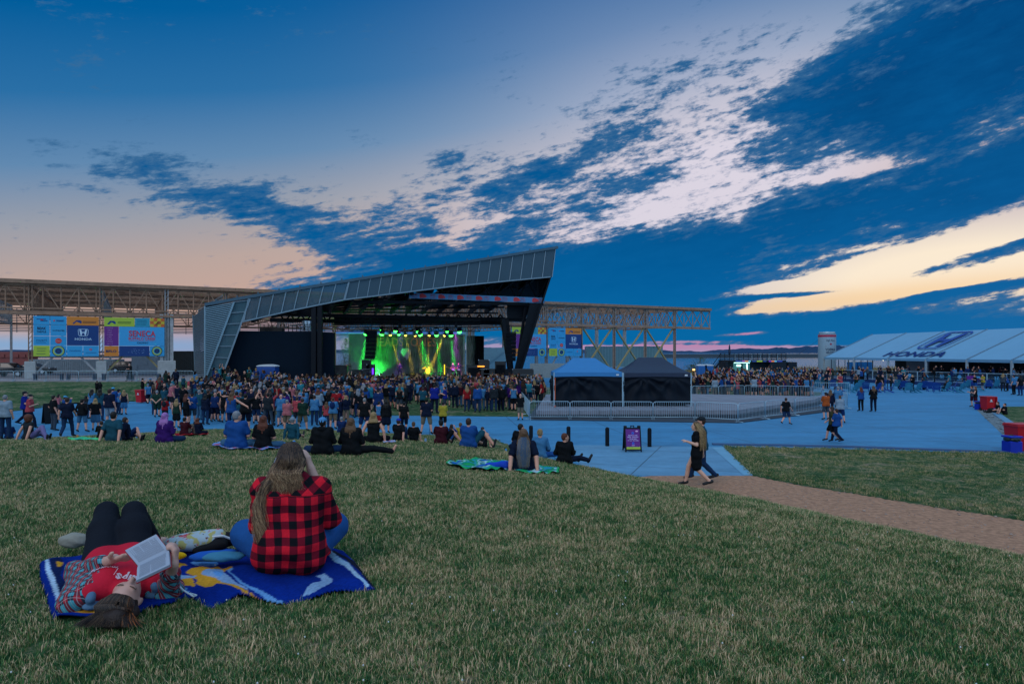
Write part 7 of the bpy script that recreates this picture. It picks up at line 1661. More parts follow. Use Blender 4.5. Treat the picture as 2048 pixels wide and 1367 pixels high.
    for (q, n_, ht) in (((s1, s2, u2, u1), nu, .012), ((s1, s2, l2, l1), nl, .016)):
        a0, a1, b1, b0 = [np.asarray(p) for p in q]
        for k in range(30):
            f_ = .09+.83*k/30; e0, e1 = .12, .90 if rs.random() > .15 else rs.uniform(.4, .8)
            if n_ is nu and .0 < f_ < .02: continue
            for seg in range(8):
                ta, tb = e0+(e1-e0)*seg/8, e0+(e1-e0)*(seg+.86)/8
                def pt(t, f): A = a0*(1-f)+a1*f; Bq = b0*(1-f)+b1*f; return A*(1-t)+Bq*t+n_*(ht-.005+.0012+.008*math.sin(math.pi*min(1, t*1.6+.05))*(1-t))-o_
                w = .0085; m.add([pt(ta, f_), pt(tb, f_), pt(tb, f_+w), pt(ta, f_+w)], [(0, 1, 2, 3)])
    m.build('text_lines', M_INKK, bk)
# ---- bag and things in the middle of the towel
def bag():
    c = P(392, 1098, 5.25); c.z = GZ0; r = empty('tote_bag', c, .3, 'floral canvas tote bag slumped open on the towel behind the book', 'bag')
    m = bpy.data.materials.new('floral_canvas'); m.use_nodes = True; nt = m.node_tree; b = nt.nodes['Principled BSDF']; tc = nt.nodes.new('ShaderNodeTexCoord').outputs['Object']
    c_ = mixc(nt, noise(nt, tc, 16, 2).step(.52, .6), lin('9fb0b8'), lin('a8a060')); c_ = mixc(nt, noise(nt, tc, 22, 2, .5, .6).step(.60, .66), c_, lin('b8404c')); vv = nt.nodes.new('ShaderNodeVectorMath'); vv.inputs[1].default_value = (3, 5, 1); nt.links.new(tc, vv.inputs[0]); c_ = mixc(nt, noise(nt, vv.outputs[0], 26, 2).step(.62, .68), c_, lin('4a4038')); nt.links.new(c_, b.inputs['Base Color']); b.inputs['Roughness'].default_value = .85
    v, f = sdf_mesh([('e', (-.02, 0, .06), (.19, .11, .07), None), ('e', (.10, .02, .08), (.12, .09, .055), None), ('c', (-.16, 0, .04), (.16, .02, .10), .05, .035)], .009, .03, .008, 18); link('bag_body', mesh_np('bag_body', v, f, [m], True), r)
    v, f = sdf_mesh([('e', (.15, -.02, .05), (.08, .09, .045), None), ('c', (.02, -.10, .02), (.20, -.07, .04), .03, .035)], .009, .02, .004, 30); link('lining', mesh_np('lining', v, f, [M_FAB], True), r, (.01, .01, .012))
    m = MB(); m.tube([(.12, -.05, .10), (.20, -.08, .11), (.27, -.06, .07), (.30, -.02, .03)], .009, 6); m.build('strap', M_WHITE, r)
    for nm, px, py, D, pr, cc, lb in (('folded_denim', 425, 1108, 4.98, [('e', (0, 0, .03), (.16, .07, .035), None), ('c', (-.1, -.03, .03), (.14, .02, .04), .025, .03)], lin('1d58b0'), 'crumpled blue ribbed cloth beside the tote bag'), ('folded_jacket', 448, 1112, 4.95, [('e', (0, 0, .035), (.15, .06, .035), None)], lin('3f7f9f'), 'folded pale blue denim by the knee of the seated woman'),
            ('black_bag', 452, 1093, 5.35, [('e', (0, 0, .05), (.15, .08, .055), None)], (.01, .01, .013), 'black bag lying behind the folded denim on the towel'), ('fruit', 357, 1116, 4.98, [('e', (0, 0, .03), (.055, .03, .028), None)], lin('d9a810'), 'small bright yellow fruit on the towel near the book'), ('dark_pouch', 148, 1104, 5.32, [('e', (0, 0, .05), (.11, .07, .06), None)], lin('8c8a80'), 'pale grey canvas shoe at the left edge of the towel')):
        v, f = sdf_mesh(pr, .009, .02, .006, 34); o = link(nm if nm != 'dark_pouch' else 'canvas_shoe', mesh_np(nm, v, f, [M_FAB], True), None, cc); q = P(px, py, D); o.location = (q.x, q.y, GZ0); o.rotation_euler = (0, 0, .2); tag(o, lb, {'folded_denim': 'cloth', 'folded_jacket': 'cloth', 'black_bag': 'bag', 'fruit': 'fruit', 'dark_pouch': 'shoe'}[nm])
woman_plaid(); woman_lying(); bag()
# ---- blankets farther up the hill
def blanket(pts, cols, name, label, seed=1, res=.03, amp=.02):
    W0 = [hit(*p)[:2] for p in pts]; A = np.array(W0); xs = np.arange(A[:, 0].min()-.05, A[:, 0].max()+.05, res); ys = np.arange(A[:, 1].min()-.05, A[:, 1].max()+.05, res); Xg, Yg = np.meshgrid(xs, ys, indexing='ij'); ins = inpoly(Xg, Yg, W0); dd = edist(Xg, Yg, W0)
    z = hill_z(Xg, Yg)+lump(Xg, Yg)+.035+amp*np.sin(Xg*7+seed)*np.sin(Yg*5+Xg*3)+amp*.7*np.sin(Xg*17+Yg*9)+amp*.8; r = np.random.RandomState(seed); n = len(cols); s = np.sin(Xg*11+seed)+np.sin(Yg*9+Xg*5)+np.sin(Xg*27+Yg*21)*.7; ci = np.clip(((s+2.4)/4.8*n).astype(int), 0, n-1); col = np.array([lin(c) for c in cols])[ci]
    edge = dd < .05; col[edge] = np.array(lin(cols[0]))*1.2; nx, ny = Xg.shape; idx = np.arange(nx*ny).reshape(nx, ny); kf = (ins[:-1, :-1] & ins[1:, 1:]).reshape(-1); f = np.stack([idx[:-1, :-1], idx[1:, :-1], idx[1:, 1:], idx[:-1, 1:]], -1).reshape(-1, 4)[kf]
    me = mesh_np(name, np.stack([Xg, Yg, z], -1).reshape(-1, 3), f, [mat('towel_terry')], True); vcol(me, col.reshape(-1, 3)); tag(link(name, me), label, 'blanket'); CLEAR.append(W0)
blanket([(890, 930), (930, 922), (990, 924), (1060, 930), (1120, 940), (1118, 949), (1060, 950), (1010, 944), (970, 946), (930, 942)], ['1f9a5a', '157848', '2a8fa8', '1f9a5a', '9fc4d0', '12603c', '1a5fb0'], 'beach_towel', 'green and blue patterned beach towel under the long haired woman', 2, .025, .03)
blanket([(422, 893), (440, 886), (560, 889), (600, 893), (596, 900), (520, 903), (440, 899)], ['3f7fc0', 'b0304a', '9fb4d0', '3f7fc0', '7a2a50'], 'picnic_blanket', 'red, white and blue blanket under the grey haired man in blue', 5, .04)
blanket([(345, 868), (420, 867), (414, 872), (350, 873)], ['a81c24', '8a1820', 'b0303a'], 'picnic_blanket', 'red blanket under the pair in maroon and navy', 3, .06)
blanket([(133, 878), (175, 876), (200, 880), (196, 883), (140, 882)], ['3fc060', '58d080', '2a8fa8'], 'picnic_blanket', 'bright green towel lying flat beside the teal tee man', 4, .04)
blanket([(762, 884), (790, 882), (793, 887), (766, 888)], ['9fb4d0', 'b0304a', '2a5a9a'], 'picnic_blanket', 'small red and white cloth beside the blond woman in black', 6, .03)
v, f = sdf_mesh([('c', (-.25, 0, .08), (.1, .05, .10), .07, .09), ('c', (-.25, 0, .05), (-.15, -.3, .05), .05, .04)], .02, .03, .02, 14)
q = hit(1000, 941); o = link('crumpled_clothes', mesh_np('crumpled_clothes', v, f, [M_FAB], True), None, lin('1a44b8')); o.location = q; tag(o, 'crumpled bright blue clothes on the green towel', 'cloth')
for i, (px, py, c) in enumerate(((588, 892, '3f8fd0'), (778, 880, '3f8fd0'), (851, 885, '7aa0c8'), (1012, 905, '3f8fd0'), (274, 877, '3f8fd0'), (155, 877, 'c8743a'), (870, 887, 'b0303a'))):
    q = hit(px, py); m = MB(); m.lathe([(.032, 0), (.034, .02), (.034, .11), (.026, .125)], (0, 0, 0), 10); o = m.build('drink_can', M_PAINT, None, color=lin(c)); o.location = (q[0], q[1], q[2]+.02); tag(o, ['small blue can on the grass behind the head of the seated woman in checks', 'small blue can by the blond woman in a racerback', 'small pale can right of the woman with a low bun', 'small blue can left of the woman with blue streaked hair', 'small blue can right of the boy in navy', 'small orange tub on the bright green towel', 'small red can beside the maroon tee man'][i], 'can')
# ================================================================ people
COLS = {'black': '0d1116', 'navy': '101f3c', 'dark blue': '14366f', 'blue': '1f5aa8', 'light blue': '4f93c8', 'teal': '1f5c70', 'grey': '4a5866', 'charcoal': '20282f', 'white': '9fb6c8', 'green': '16352c', 'maroon': '4a1524', 'red': 'b01f28', 'pink': 'cf7a84', 'coral': 'd0545e', 'purple': '431a78', 'royal blue': '1a2f9c', 'yellow': 'c9b63e', 'tan': '8f7c66', 'khaki': '8d8270', 'denim': '23426b', 'pale denim': '4d7fa3', 'brown': '4b3a2e', 'lilac': '8f86c0', 'turquoise': '2f93a8', 'orange': 'c8602a', 'olive': '4a4f34'}
HC = {'brown': '37241b', 'dark': '15100e', 'blond': '8f7550', 'grey': '7d7f84', 'auburn': '5a2e1e', 'light brown': '5e4430', 'bald': '000000'}
def col_(n):
    c = lin(COLS[n]); k = .55 if max(c) > .04 else .8; return tuple(q*k for q in c)
def sit(px, by, ty, kind, arms, top, tc, bot, bc, hair, hc, w, rz, label, hat=None, hatc='navy', bare=False, skin=0, lean=0., hy=0., h=.0125, group='people sitting on the grass hill', pos=None, hairc=None):
    w = 1+(w-1)*.62; x, D, z = hit(px, by); pp = person_parts(kind, arms, top, bot, hair, lean=lean, hy=hy, w=w, h=h, fing=True, bare=bare, hat=hat)
    sc = max(.72, min(1.22, (by-ty)*D/F/(.87 if not hat else .9)))
    return place_person(pp, (x, D, z+.005), rz, dict(skin=SKINS[skin], top=col_(tc), leg=col_(bc), hair=lin(HC.get(hc, hc)) if hc in HC else lin(hc), shoe=lin('1a1c20'), hat=col_(hatc) if hatc in COLS else lin(hatc)), label, group, sc)
SIT = [
 (18, 877, 845, 'knees', 'lap', 'tee', 'dark blue', 'jeans', 'navy', 'bald', 'bald', 1.1, .6, 'bald man in dark blue sitting low at the left edge'),
 (38, 880, 846, 'cross', 'lap', 'tee', 'light blue', 'jeans', 'denim', 'short', 'brown', 1.2, -.5, 'person in light blue bending forward beside the curly haired woman', dict(lean=.7)),
 (57, 882, 829, 'kneeR', 'back', 'sleeveless', 'charcoal', 'jeans', 'lilac', 'curly', 'auburn', 1.0, -.45, 'woman with curly hair and lilac trousers leaning back on her hands'),
 (227, 884, 823, 'knees', 'back', 'tee', 'teal', 'jeans', 'navy', 'short', 'dark', 1.15, 0, 'man in teal tee leaning back on both arms'),
 (203, 877, 845, 'knees', 'kneehug', 'long', 'black', 'jeans', 'black', 'short', 'brown', 1., .4, 'person in black curled up left of the teal tee man'),
 (250, 882, 834, 'kneeR', 'lap', 'long', 'navy', 'shorts', 'dark blue', 'short', 'brown', 1., -.5, 'boy in navy top and blue shorts right of the teal tee man'),
 (330, 886, 825, 'cross', ('hold', 'lap'), 'long', 'purple', 'jeans', 'denim', 'long', '9a68a8', 1.4, -.1, 'woman with lilac hair in a loose purple top'),
 (369, 871, 834, 'knees', 'kneehug', 'tee', 'maroon', 'jeans', 'khaki', 'short', 'dark', 1.2, -.2, 'man in maroon tee on the red blanket'),
 (395, 869, 837, 'cross', 'lap', 'long', 'navy', 'jeans', 'navy', 'bob', 'auburn', 1.1, .1, 'person in navy long sleeves on the red blanket'),
 (473, 897, 822, 'cross', 'lap', 'tee', 'blue', 'jeans', 'pale denim', 'short', 'grey', 1.45, 0, 'grey haired man in a blue tee sitting beside a woman in black', dict(hy=-.6)),
 (527, 899, 831, 'cross', 'lap', 'tee', 'black', 'jeans', 'pale denim', 'long', 'auburn', 1.2, .05, 'woman with shoulder length brown hair in black tee and jeans'),
 (585, 880, 833, 'out', 'back', 'long', 'teal', 'shorts', 'navy', 'short', 'grey', 1.1, .05, 'man in a white brimmed hat and printed dark teal shirt', dict(hat='hat', hatc='white')),
 (645, 909, 832, 'cross', 'lap', 'hoodie', 'black', 'jeans', 'denim', 'short', 'dark', 1.45, .1, 'person in black hoodie and light blue cap beside long haired woman', dict(hat='capback', hatc='4a86b8')),
 (702, 910, 836, 'stretchR', 'lap', 'long', 'black', 'jeans', 'black', 'long', 'light brown', 1.4, 0, 'woman in loose black top with one leg stretched right', dict(bare=True)),
 (683, 866, 833, 'knees', 'kneehug', 'tee', 'dark blue', 'jeans', 'navy', 'short', 'grey', 1.2, 0, 'grey haired man in dark blue seen behind the couple in black'),
 (747, 886, 824, 'cross', 'prop', 'tank', 'black', 'jeans', 'black', 'bob', 'blond', 1.0, .05, 'blond woman in a black racerback top with tattooed shoulders'),
 (797, 882, 835, 'knees', ('back', 'kneehug'), 'tee', 'black', 'jeans', 'denim', 'short', 'brown', 1.15, -.2, 'person in black tee and blue cap with red brim', dict(hat='cap', hatc='1d3aa0')),
 (827, 883, 843, 'knees', ('prop', 'lap'), 'tee', 'black', 'shorts', 'black', 'bun', 'light brown', 1.1, 0, 'woman in black with a low bun beside the capped person', dict(bare=True)),
 (882, 889, 838, 'kneeR', 'reachR', 'tee', 'maroon', 'shorts', 'black', 'short', 'dark', 1.3, .1, 'man in maroon tee and dark cap resting an arm on his knee', dict(hat='cap', hatc='charcoal')),
 (903, 880, 848, 'knees', ('face', 'lap'), 'tee', 'blue', 'jeans', 'navy', 'bob', 'brown', .8, -.2, 'girl in blue with hand to her head behind the maroon tee man'),
 (921, 881, 845, 'knees', 'lap', 'long', 'yellow', 'jeans', 'lilac', 'short', 'light brown', .8, 0, 'child in yellow mostly hidden behind the large blue tee man'),
 (937, 895, 836, 'kneeR', 'reachR', 'tee', 'blue', 'shorts', 'teal', 'short', 'brown', 1.45, -.1, 'large man in bright blue tee with blue sandals'),
 (965, 894, 853, 'knees', ('prop', 'lap'), 'tee', 'black', 'shorts', 'black', 'buzz', 'brown', 1.0, .1, 'boy with cropped hair in a printed black tee'),
 (1041, 902, 845, 'cross', 'lap', 'tee', 'black', 'jeans', 'navy', 'short', 'dark', 1.3, -.3, 'dark haired man in black behind the woman with blue streaked hair', dict(hy=-.7)),
 (1080, 917, 856, 'stretchR', 'lap', 'long', 'light blue', 'jeans', 'blue', 'bun', 'blond', 1.1, -.15, 'blond woman in light blue top with a dark strap', dict(hy=-.3)),
 (1129, 928, 866, 'sideR', 'lap', 'long', 'black', 'jeans', 'navy', 'short', 'auburn', 1.2, .0, 'person in black sweater with head turned to the right', dict(hy=-1.25, hp=0) if 0 else dict(hy=-1.2)),
]
for s in SIT:
    kw = s[14] if len(s) > 14 else {}
    sit(*s[:14], **kw)
sit(1047, 946, 858, 'out', 'back', 'tee', 'navy', 'jeans', 'charcoal', 'verylong', 'light brown', 1.25, 0, 'woman with very long blue and blond hair leaning back on green blanket', h=.011)
for px, by, ty, rz, lb, kd, ar in ((1996, 826, 803, 1.3, 'person in black facing left seated on the kerb by the stones', 'out', 'lap'), (2010, 829, 806, 1.35, 'person in black with bare knees seated right of the first on the kerb', 'knees', 'kneehug')): sit(px, by, ty, kd, ar, 'tee', 'black', 'shorts' if kd == 'knees' else 'jeans', 'black', 'short', 'brown', 1.1, rz, lb, group='pair seated on the kerb', h=.016)
# long blue streaked hair
wb = [o for o in bpy.data.objects if o.get('label', '').startswith('woman with very long blue')][0]
J = skeleton('out', 'back', 0, 0, 0, 0, 1.25)
def gen_b(rs):
    a = rs.uniform(-1.15, 1.15); H = J['head']; p0 = H+V3(.082*math.sin(a)*.9, -.06*math.cos(a)-.01, .10*rs.uniform(.2, 1.)); p1 = H+V3(.094*math.sin(a), -.10*math.cos(a)-.012, -.02); x = .115*a/1.15; L = rs.uniform(.30, .44)
    p2 = J['neck']+V3(x*1.05, -.145, -.04); p3 = J['neck']+V3(x*1.1+rs.uniform(-.02, .02), -.175, -.06-L*.5); p4 = J['neck']+V3(x*.75+rs.uniform(-.03, .03), -.17, -.06-L)
    c = lin('24557f') if rs.random() < .30+.35*(abs(a) < .6) else lin('83745f') if rs.random() < .7 else lin('4f4540'); 
    return [p0, (p0+p1)/2+V3(0, -.01, .01), p1, p2, p3, p4], c
strands('hair_locks', wb, 1000, gen_b, .0042, None, 3)
# walkers and standing figures that can be told apart
def stand(px, by, ty, kind, arms, top, tc, bot, bc, hair, hc, w, rz, label, hat=None, hatc='navy', hy=0., lean=0., skin=0, h=.016, bare=False, group=None, pack=False, legname=None, D=None, packc='navy'):
    if D is None: x, D, z = hit(px, by)
    else: x = at(px, D, 0).x; z = gz(x, D)
    w = 1+(w-1)*.75; pp = person_parts(kind, arms, top, bot, hair, lean=lean, hy=hy, w=w, h=h, hat=hat, fing=h < .014, bare=bare, pack=pack)
    sc = max(.62, min(1.18, (by-ty)*D/F/1.70))
    return place_person(pp, (x, D, z+.01), rz, dict(skin=SKINS[skin], top=col_(tc), leg=col_(bc), hair=lin(HC[hc]) if hc in HC else lin(hc), shoe=lin('15171b'), hat=col_(hatc) if hatc in COLS else lin(hatc), pack=col_(packc), legname=legname), label, group, sc)
ww = stand(1393, 976, 842, 'walk', ('swingb', 'hold'), 'dress', 'black', 'none', 'black', 'short', 'light brown', 1.1, 1.25, 'woman in a black dress with long curly blond hair walking left', h=.0125, skin=3)
J2 = skeleton('walk', ('swingb', 'hold'))
def gen_w(rs):
    a = rs.uniform(-1.9, 1.9); H = J2['head']; p0 = H+V3(.085*math.sin(a), -.09*math.cos(a)-.01, .09*rs.uniform(-.2, 1.)); q = [p0]; x, y = .20*math.sin(a), -.10-.13*abs(math.cos(a)); L = rs.uniform(.30, .60)
    for k in range(1, 8): t = k/7; q.append(V3(p0[0]+(x-p0[0])*min(1, t*1.5)+.014*math.sin(9*t*2+a*5), p0[1]+(y-p0[1])*min(1, t*1.5)+.014*math.cos(8*t*2+a*7), p0[2]-L*t))
    return q, lin('9a8058') if rs.random() < .7 else lin('5c4630')
strands('hair_locks', ww, 1300, gen_w, .009, None, 5)
ST = [
 (1404, 968, 838, 'walk', 'pocket', 'tee', 'teal', 'jeans', 'denim', 'short', 'brown', 1.2, 1.3, 'man in a dark cap walking close behind the blond woman', dict(hat='cap', hatc='charcoal', D=20.6)),
 (1572, 850, 795, 'walk', ('swingf', 'swingb'), 'tee', 'black', 'shorts', 'denim', 'short', 'brown', 1.15, -.9, 'man in black tee and denim shorts striding past the slanting barriers'),
 (1673, 886, 817, 'walk', ('swingb', 'fold'), 'tee', 'blue', 'jeans', 'navy', 'short', 'brown', 1.35, .7, 'person in blue tee and navy trousers walking on the right plaza'),
 (1664, 884, 812, 'walk', ('swingf', 'swingb'), 'tee', 'olive', 'shorts', 'black', 'long', 'brown', 1.1, .9, 'person in olive and black shorts half hidden by the blue tee walker'),
 (1652, 839, 784, 'stand', 'fold', 'tee', 'orange', 'shorts', 'grey', 'short', 'brown', 1.3, .1, 'person in an orange and blue tie-dye tee and grey shorts', dict(hat='cap', hatc='charcoal')),
 (1661, 830, 779, 'stand', 'down', 'long', 'navy', 'jeans', 'navy', 'long', 'light brown', 1.1, -.5, 'long haired woman in navy between the tie-dye and blue tees'),
 (1676, 827, 772, 'stand', 'fold', 'tee', 'light blue', 'jeans', 'navy', 'short', 'grey', 1.2, -.7, 'man in a plain light blue tee facing left on the right plaza'),
 (1680, 846, 790, 'wide', 'fold', 'long', 'white', 'shorts', 'dark blue', 'bun', 'light brown', 1.4, -.3, 'person in a loose white blouse with a dark strap'),
 (1722, 822, 774, 'stand', 'fold', 'long', 'blue', 'jeans', 'black', 'long', 'auburn', 1.2, .1, 'woman in a blue sweater and black leggings alone on the plaza', dict(hatc='navy')),
 (1747, 823, 771, 'stand', 'fold', 'long', 'black', 'jeans', 'navy', 'wavy', 'light brown', 1.2, -.1, 'woman all in dark clothes right of the one in a blue sweater'),
 (1951, 815, 772, 'stand', 'fold', 'strap', 'black', 'skirt', 'maroon', 'long', 'light brown', 1.1, 1.0, 'woman in black top and dark red skirt by the open red bin'),
 (1944, 813, 771, 'stand', 'fold', 'tee', 'grey', 'shorts', 'maroon', 'short', 'brown', 1.1, .9, 'person in grey half hidden left of the woman in red skirt'),
 (10, 879, 782, 'stand', 'down', 'tee', 'white', 'jeans', 'denim', 'buzz', 'grey', 1.25, .1, 'grey haired man in white tee and jeans at the left edge'),
 (49, 852, 782, 'walk', ('swingf', 'swingb'), 'tee', 'royal blue', 'jeans', 'navy', 'short', 'dark', 1.2, -1.2, 'person in royal blue walking behind the one in pink', dict(hat='cap', hatc='charcoal')),
 (60, 858, 788, 'walk', ('fold', 'swingb'), 'tee', 'coral', 'jeans', 'navy', 'short', 'grey', 1.3, -1.3, 'person in coral pink top and navy trousers walking right', dict(hat='cap', hatc='charcoal')),
 (107, 861, 790, 'stand', ('down', 'pocket'), 'tee', 'black', 'jeans', 'grey', 'short', 'dark', 1.3, -.6, 'man in black tee and grey trousers beside the dark board'),
 (134, 876, 794, 'walk', ('swingf', 'swingb'), 'tee', 'navy', 'jeans', 'denim', 'short', 'brown', 1.25, .2, 'man in navy tee and jeans walking away'),
 (130, 846, 791, 'stand', 'phone', 'long', 'blue', 'jeans', 'denim', 'short', 'brown', 1.1, -.5, 'person in a blue checked shirt and pale blue cap', dict(hat='cap', hatc='4a9ac0')),
 (117, 828, 788, 'stand', 'fold', 'tee', 'pink', 'shorts', 'grey', 'bob', 'dark', .9, -.3, 'dark haired person in pale top behind the man in black'),
 (164, 864, 797, 'wide', 'pocket', 'long', 'black', 'shorts', 'pale denim', 'short', 'dark', 1.2, .0, 'man in black sweater and light denim shorts'),
 (172, 838, 791, 'stand', 'phone', 'tee', 'grey', 'jeans', 'denim', 'long', 'dark', 1.0, .3, 'dark haired woman drinking, behind the man in denim shorts'),
 (191, 861, 796, 'stand', ('down', 'fold'), 'tee', 'black', 'skirt', 'pale denim', 'bob', 'blond', 1.1, .3, 'blond woman in black tee and pale denim skirt'),
 (184, 838, 778, 'stand', 'fold', 'tee', 'light blue', 'shorts', 'black', 'long', 'dark', 1.1, -.2, 'dark haired woman in light blue tee and black shorts'),
 (200, 842, 777, 'stand', 'down', 'tee', 'teal', 'jeans', 'denim', 'long', 'dark', 1.1, .2, 'long haired person in a printed teal tee and jeans'),
 (219, 853, 777, 'stand', 'down', 'tee', 'navy', 'shorts', 'white', 'short', 'brown', 1.2, -.1, 'man in navy tee and white shorts'),
 (226, 832, 774, 'stand', 'fold', 'tee', 'blue', 'shorts', 'navy', 'short', 'brown', 1.2, .1, 'man in blue with a pale blue cap behind the white shorts', dict(hat='cap', hatc='4a9ac0')),
 (237, 829, 778, 'stand', 'fold', 'tee', 'light blue', 'jeans', 'denim', 'short', 'dark', 1.1, -.4, 'man in light blue tee with a dark cap and diagonal strap', dict(hat='cap', hatc='navy')),
 (248, 829, 779, 'stand', 'down', 'strap', 'navy', 'skirt', 'light blue', 'long', 'blond', 1.0, .4, 'blond woman in navy top and pale blue wrap skirt'),
 (194, 790, 761, 'stand', 'fold', 'long', 'black', 'jeans', 'black', 'buzz', 'brown', 1.1, .0, 'bald headed man in black on the grass bank', dict(skin=2)),
 (200, 791, 763, 'stand', 'fold', 'long', 'black', 'jeans', 'black', 'long', 'dark', 1.0, .6, 'dark haired woman in black on the bank beside the bald man'),
 (285, 790, 756, 'stand', 'phone', 'tank', 'black', 'jeans', 'black', 'short', 'dark', 1.1, -.6, 'person in a black cap and vest standing behind the left red bin', dict(hat='cap', hatc='black')),
 (296, 809, 767, 'walk', ('swingf', 'swingb'), 'tee', 'light blue', 'shorts', 'navy', 'short', 'grey', 1.15, .8, 'man in light blue tee and navy shorts beside the left red bin', dict(hat='cap', hatc='4a6a80')),
 (306, 808, 769, 'walk', ('swingf', 'swingb'), 'tank', 'charcoal', 'shorts', 'tan', 'long', 'light brown', 1., 1.0, 'woman in dark top walking right of the man in light blue'),
 (259, 762, 727, 'wide', 'fold', 'long', 'black', 'jeans', 'charcoal', 'buzz', 'grey', 1.3, math.pi, 'guard in black facing the camera below the banners', dict(D=68.3)),
 (314, 834, 780, 'stand', 'back2', 'tee', 'green', 'shorts', 'green', 'short', 'grey', 1.2, .1, 'grey haired man in a printed dark green tee and shorts'),
 (309, 829, 781, 'stand', 'down', 'tee', 'teal', 'jeans', 'denim', 'long', 'brown', 1., .2, 'long haired person in teal left of the grey haired man'),
 (330, 845, 795, 'stand', 'fold', 'tee', 'red', 'shorts', 'charcoal', 'short', 'brown', 1.1, 0, 'person in a red patterned shirt with a small back bag', dict(pack=True, packc='charcoal')),
 (353, 856, 797, 'stand', 'down', 'strap', 'green', 'skirt', 'black', 'long', 'blond', 1.05, .1, 'blond woman in green top and black skirt', ),
 (372, 850, 787, 'stand', 'fold', 'strap', 'black', 'shorts', 'black', 'long', 'auburn', 1., -.4, 'woman in a black top with long auburn hair'),
 (384, 848, 785, 'stand', 'fold', 'tee', 'blue', 'shorts', 'grey', 'short', 'brown', 1.3, .3, 'person in bright blue tee with a dark wide cap', dict(hat='cap', hatc='navy')),
 (404, 834, 778, 'stand', 'fold', 'tee', 'navy', 'jeans', 'navy', 'short', 'dark', 1.0, .1, 'person in dark navy overalls right of the bright blue tee'),
 (417, 818, 771, 'stand', 'down', 'tee', 'black', 'shorts', 'green', 'short', 'dark', 1.2, 0, 'man in black tee and dark green shorts'),
 (433, 842, 786, 'stand', 'down', 'tee', 'black', 'shorts', 'black', 'long', 'dark', 1., .05, 'woman with pale print on black tee and bare legs'),
 (449, 845, 782, 'stand', 'down', 'tank', 'black', 'shorts', 'charcoal', 'short', 'dark', 1.1, 0, 'man in black sleeveless top and dark shorts'),
 (463, 866, 784, 'stand', ('hug', 'down'), 'tank', 'blue', 'jeans', 'dark blue', 'wavy', 'light brown', 1.15, -.1, 'woman with long wavy hair reaching an arm around her friend'),
 (491, 864, 786, 'stand', ('wave', 'hug'), 'tee', 'black', 'shorts', 'navy', 'short', 'dark', 1.4, .05, 'woman in a printed black tee raising her right arm'),
 (536, 852, 785, 'wide', 'down', 'tee', 'charcoal', 'jeans', 'grey', 'short', 'dark', 1.35, 0, 'broad man in dark grey tee with a small neck print'),
 (562, 853, 788, 'stand', 'fold', 'long', 'light blue', 'shorts', 'pale denim', 'bald', 'bald', 1.2, .4, 'bald man in a light blue long shirt and shorts'),
 (574, 862, 798, 'stand', 'fold', 'tee', 'pink', 'shorts', 'khaki', 'buzz', 'grey', 1.35, -.1, 'man in pink tee with a rainbow print'),
 (594, 853, 793, 'stand', 'fold', 'tee', 'coral', 'shorts', 'charcoal', 'short', 'brown', 1.1, .1, 'man in coral tee half behind the dark green tee'),
 (605, 862, 796, 'wide', 'fold', 'tee', 'green', 'shorts', 'khaki', 'short', 'brown', 1.35, 0, 'broad man in dark green tee and khaki shorts'),
 (629, 851, 790, 'stand', 'fold', 'long', 'light blue', 'jeans', 'denim', 'bun', 'brown', 1.3, .1, 'woman in a pale blue jacket with a diagonal strap'),
 (653, 858, 803, 'stand', 'fold', 'tee', 'coral', 'jeans', 'denim', 'long', 'light brown', 1., 0, 'long haired woman in a deep pink tee'),
 (666, 858, 794, 'stand', 'fold', 'tee', 'light blue', 'shorts', 'tan', 'short', 'auburn', 1.3, 0, 'man with a round blue printed backpack', dict(pack=True, packc='dark blue')),
 (679, 848, 795, 'stand', 'fold', 'tee', 'navy', 'jeans', 'navy', 'short', 'dark', 1.2, 0, 'man in navy with a dark cap right of the backpack', dict(hat='cap', hatc='navy')),
 (692, 848, 790, 'stand', 'fold', 'long', 'navy', 'jeans', 'tan', 'bob', 'blond', 1.1, 0, 'blond woman with a small navy backpack and tan trousers', dict(pack=True, packc='navy')),
 (729, 869, 795, 'wide', 'down', 'tee', 'black', 'shorts', 'dark blue', 'buzz', 'grey', 1.3, 0, 'tall grey haired man in black tee and blue shorts'),
 (772, 866, 800, 'stand', 'down', 'long', 'black', 'skirt', 'navy', 'long', 'dark', 1.25, .1, 'woman in black sweater and a dark checked skirt'),
 (758, 858, 802, 'stand', 'fold', 'strap', 'light blue', 'skirt', 'red', 'short', 'dark', 1., -.4, 'woman in pale top and a bright red skirt'),
 (808, 866, 803, 'stand', 'down', 'tee', 'black', 'shorts', 'navy', 'short', 'dark', 1.2, 0, 'man in black tee with a dark cap before the concrete strip', dict(hat='cap', hatc='charcoal')),
 (853, 869, 795, 'wide', ('hold', 'down'), 'tee', 'navy', 'shorts', 'khaki', 'short', 'dark', 1.3, 0, 'man in navy tee, khaki shorts and cap with green badge', dict(hat='capback', hatc='16301f')),
 (886, 861, 803, 'stand', 'fold', 'tee', 'yellow', 'shorts', 'black', 'short', 'dark', 1.3, 0, 'man in a bright yellow tee and black shorts'),
 (1041, 840, 787, 'stand', 'fold', 'tee', 'black', 'shorts', 'khaki', 'bald', 'bald', 1.1, .1, 'bald man in black tee and khaki shorts at the barrier corner'),
 (869, 829, 770, 'stand', ('fold', 'down'), 'tee', 'royal blue', 'jeans', 'navy', 'short', 'dark', 1.4, -.2, 'large man in royal blue tee holding up a lit phone', dict(D=43.5)),
 (890, 822, 772, 'stand', 'hold', 'tee', 'royal blue', 'shorts', 'grey', 'short', 'brown', 1.2, 1.5, 'man in royal blue tee and grey shorts seen from the side'),
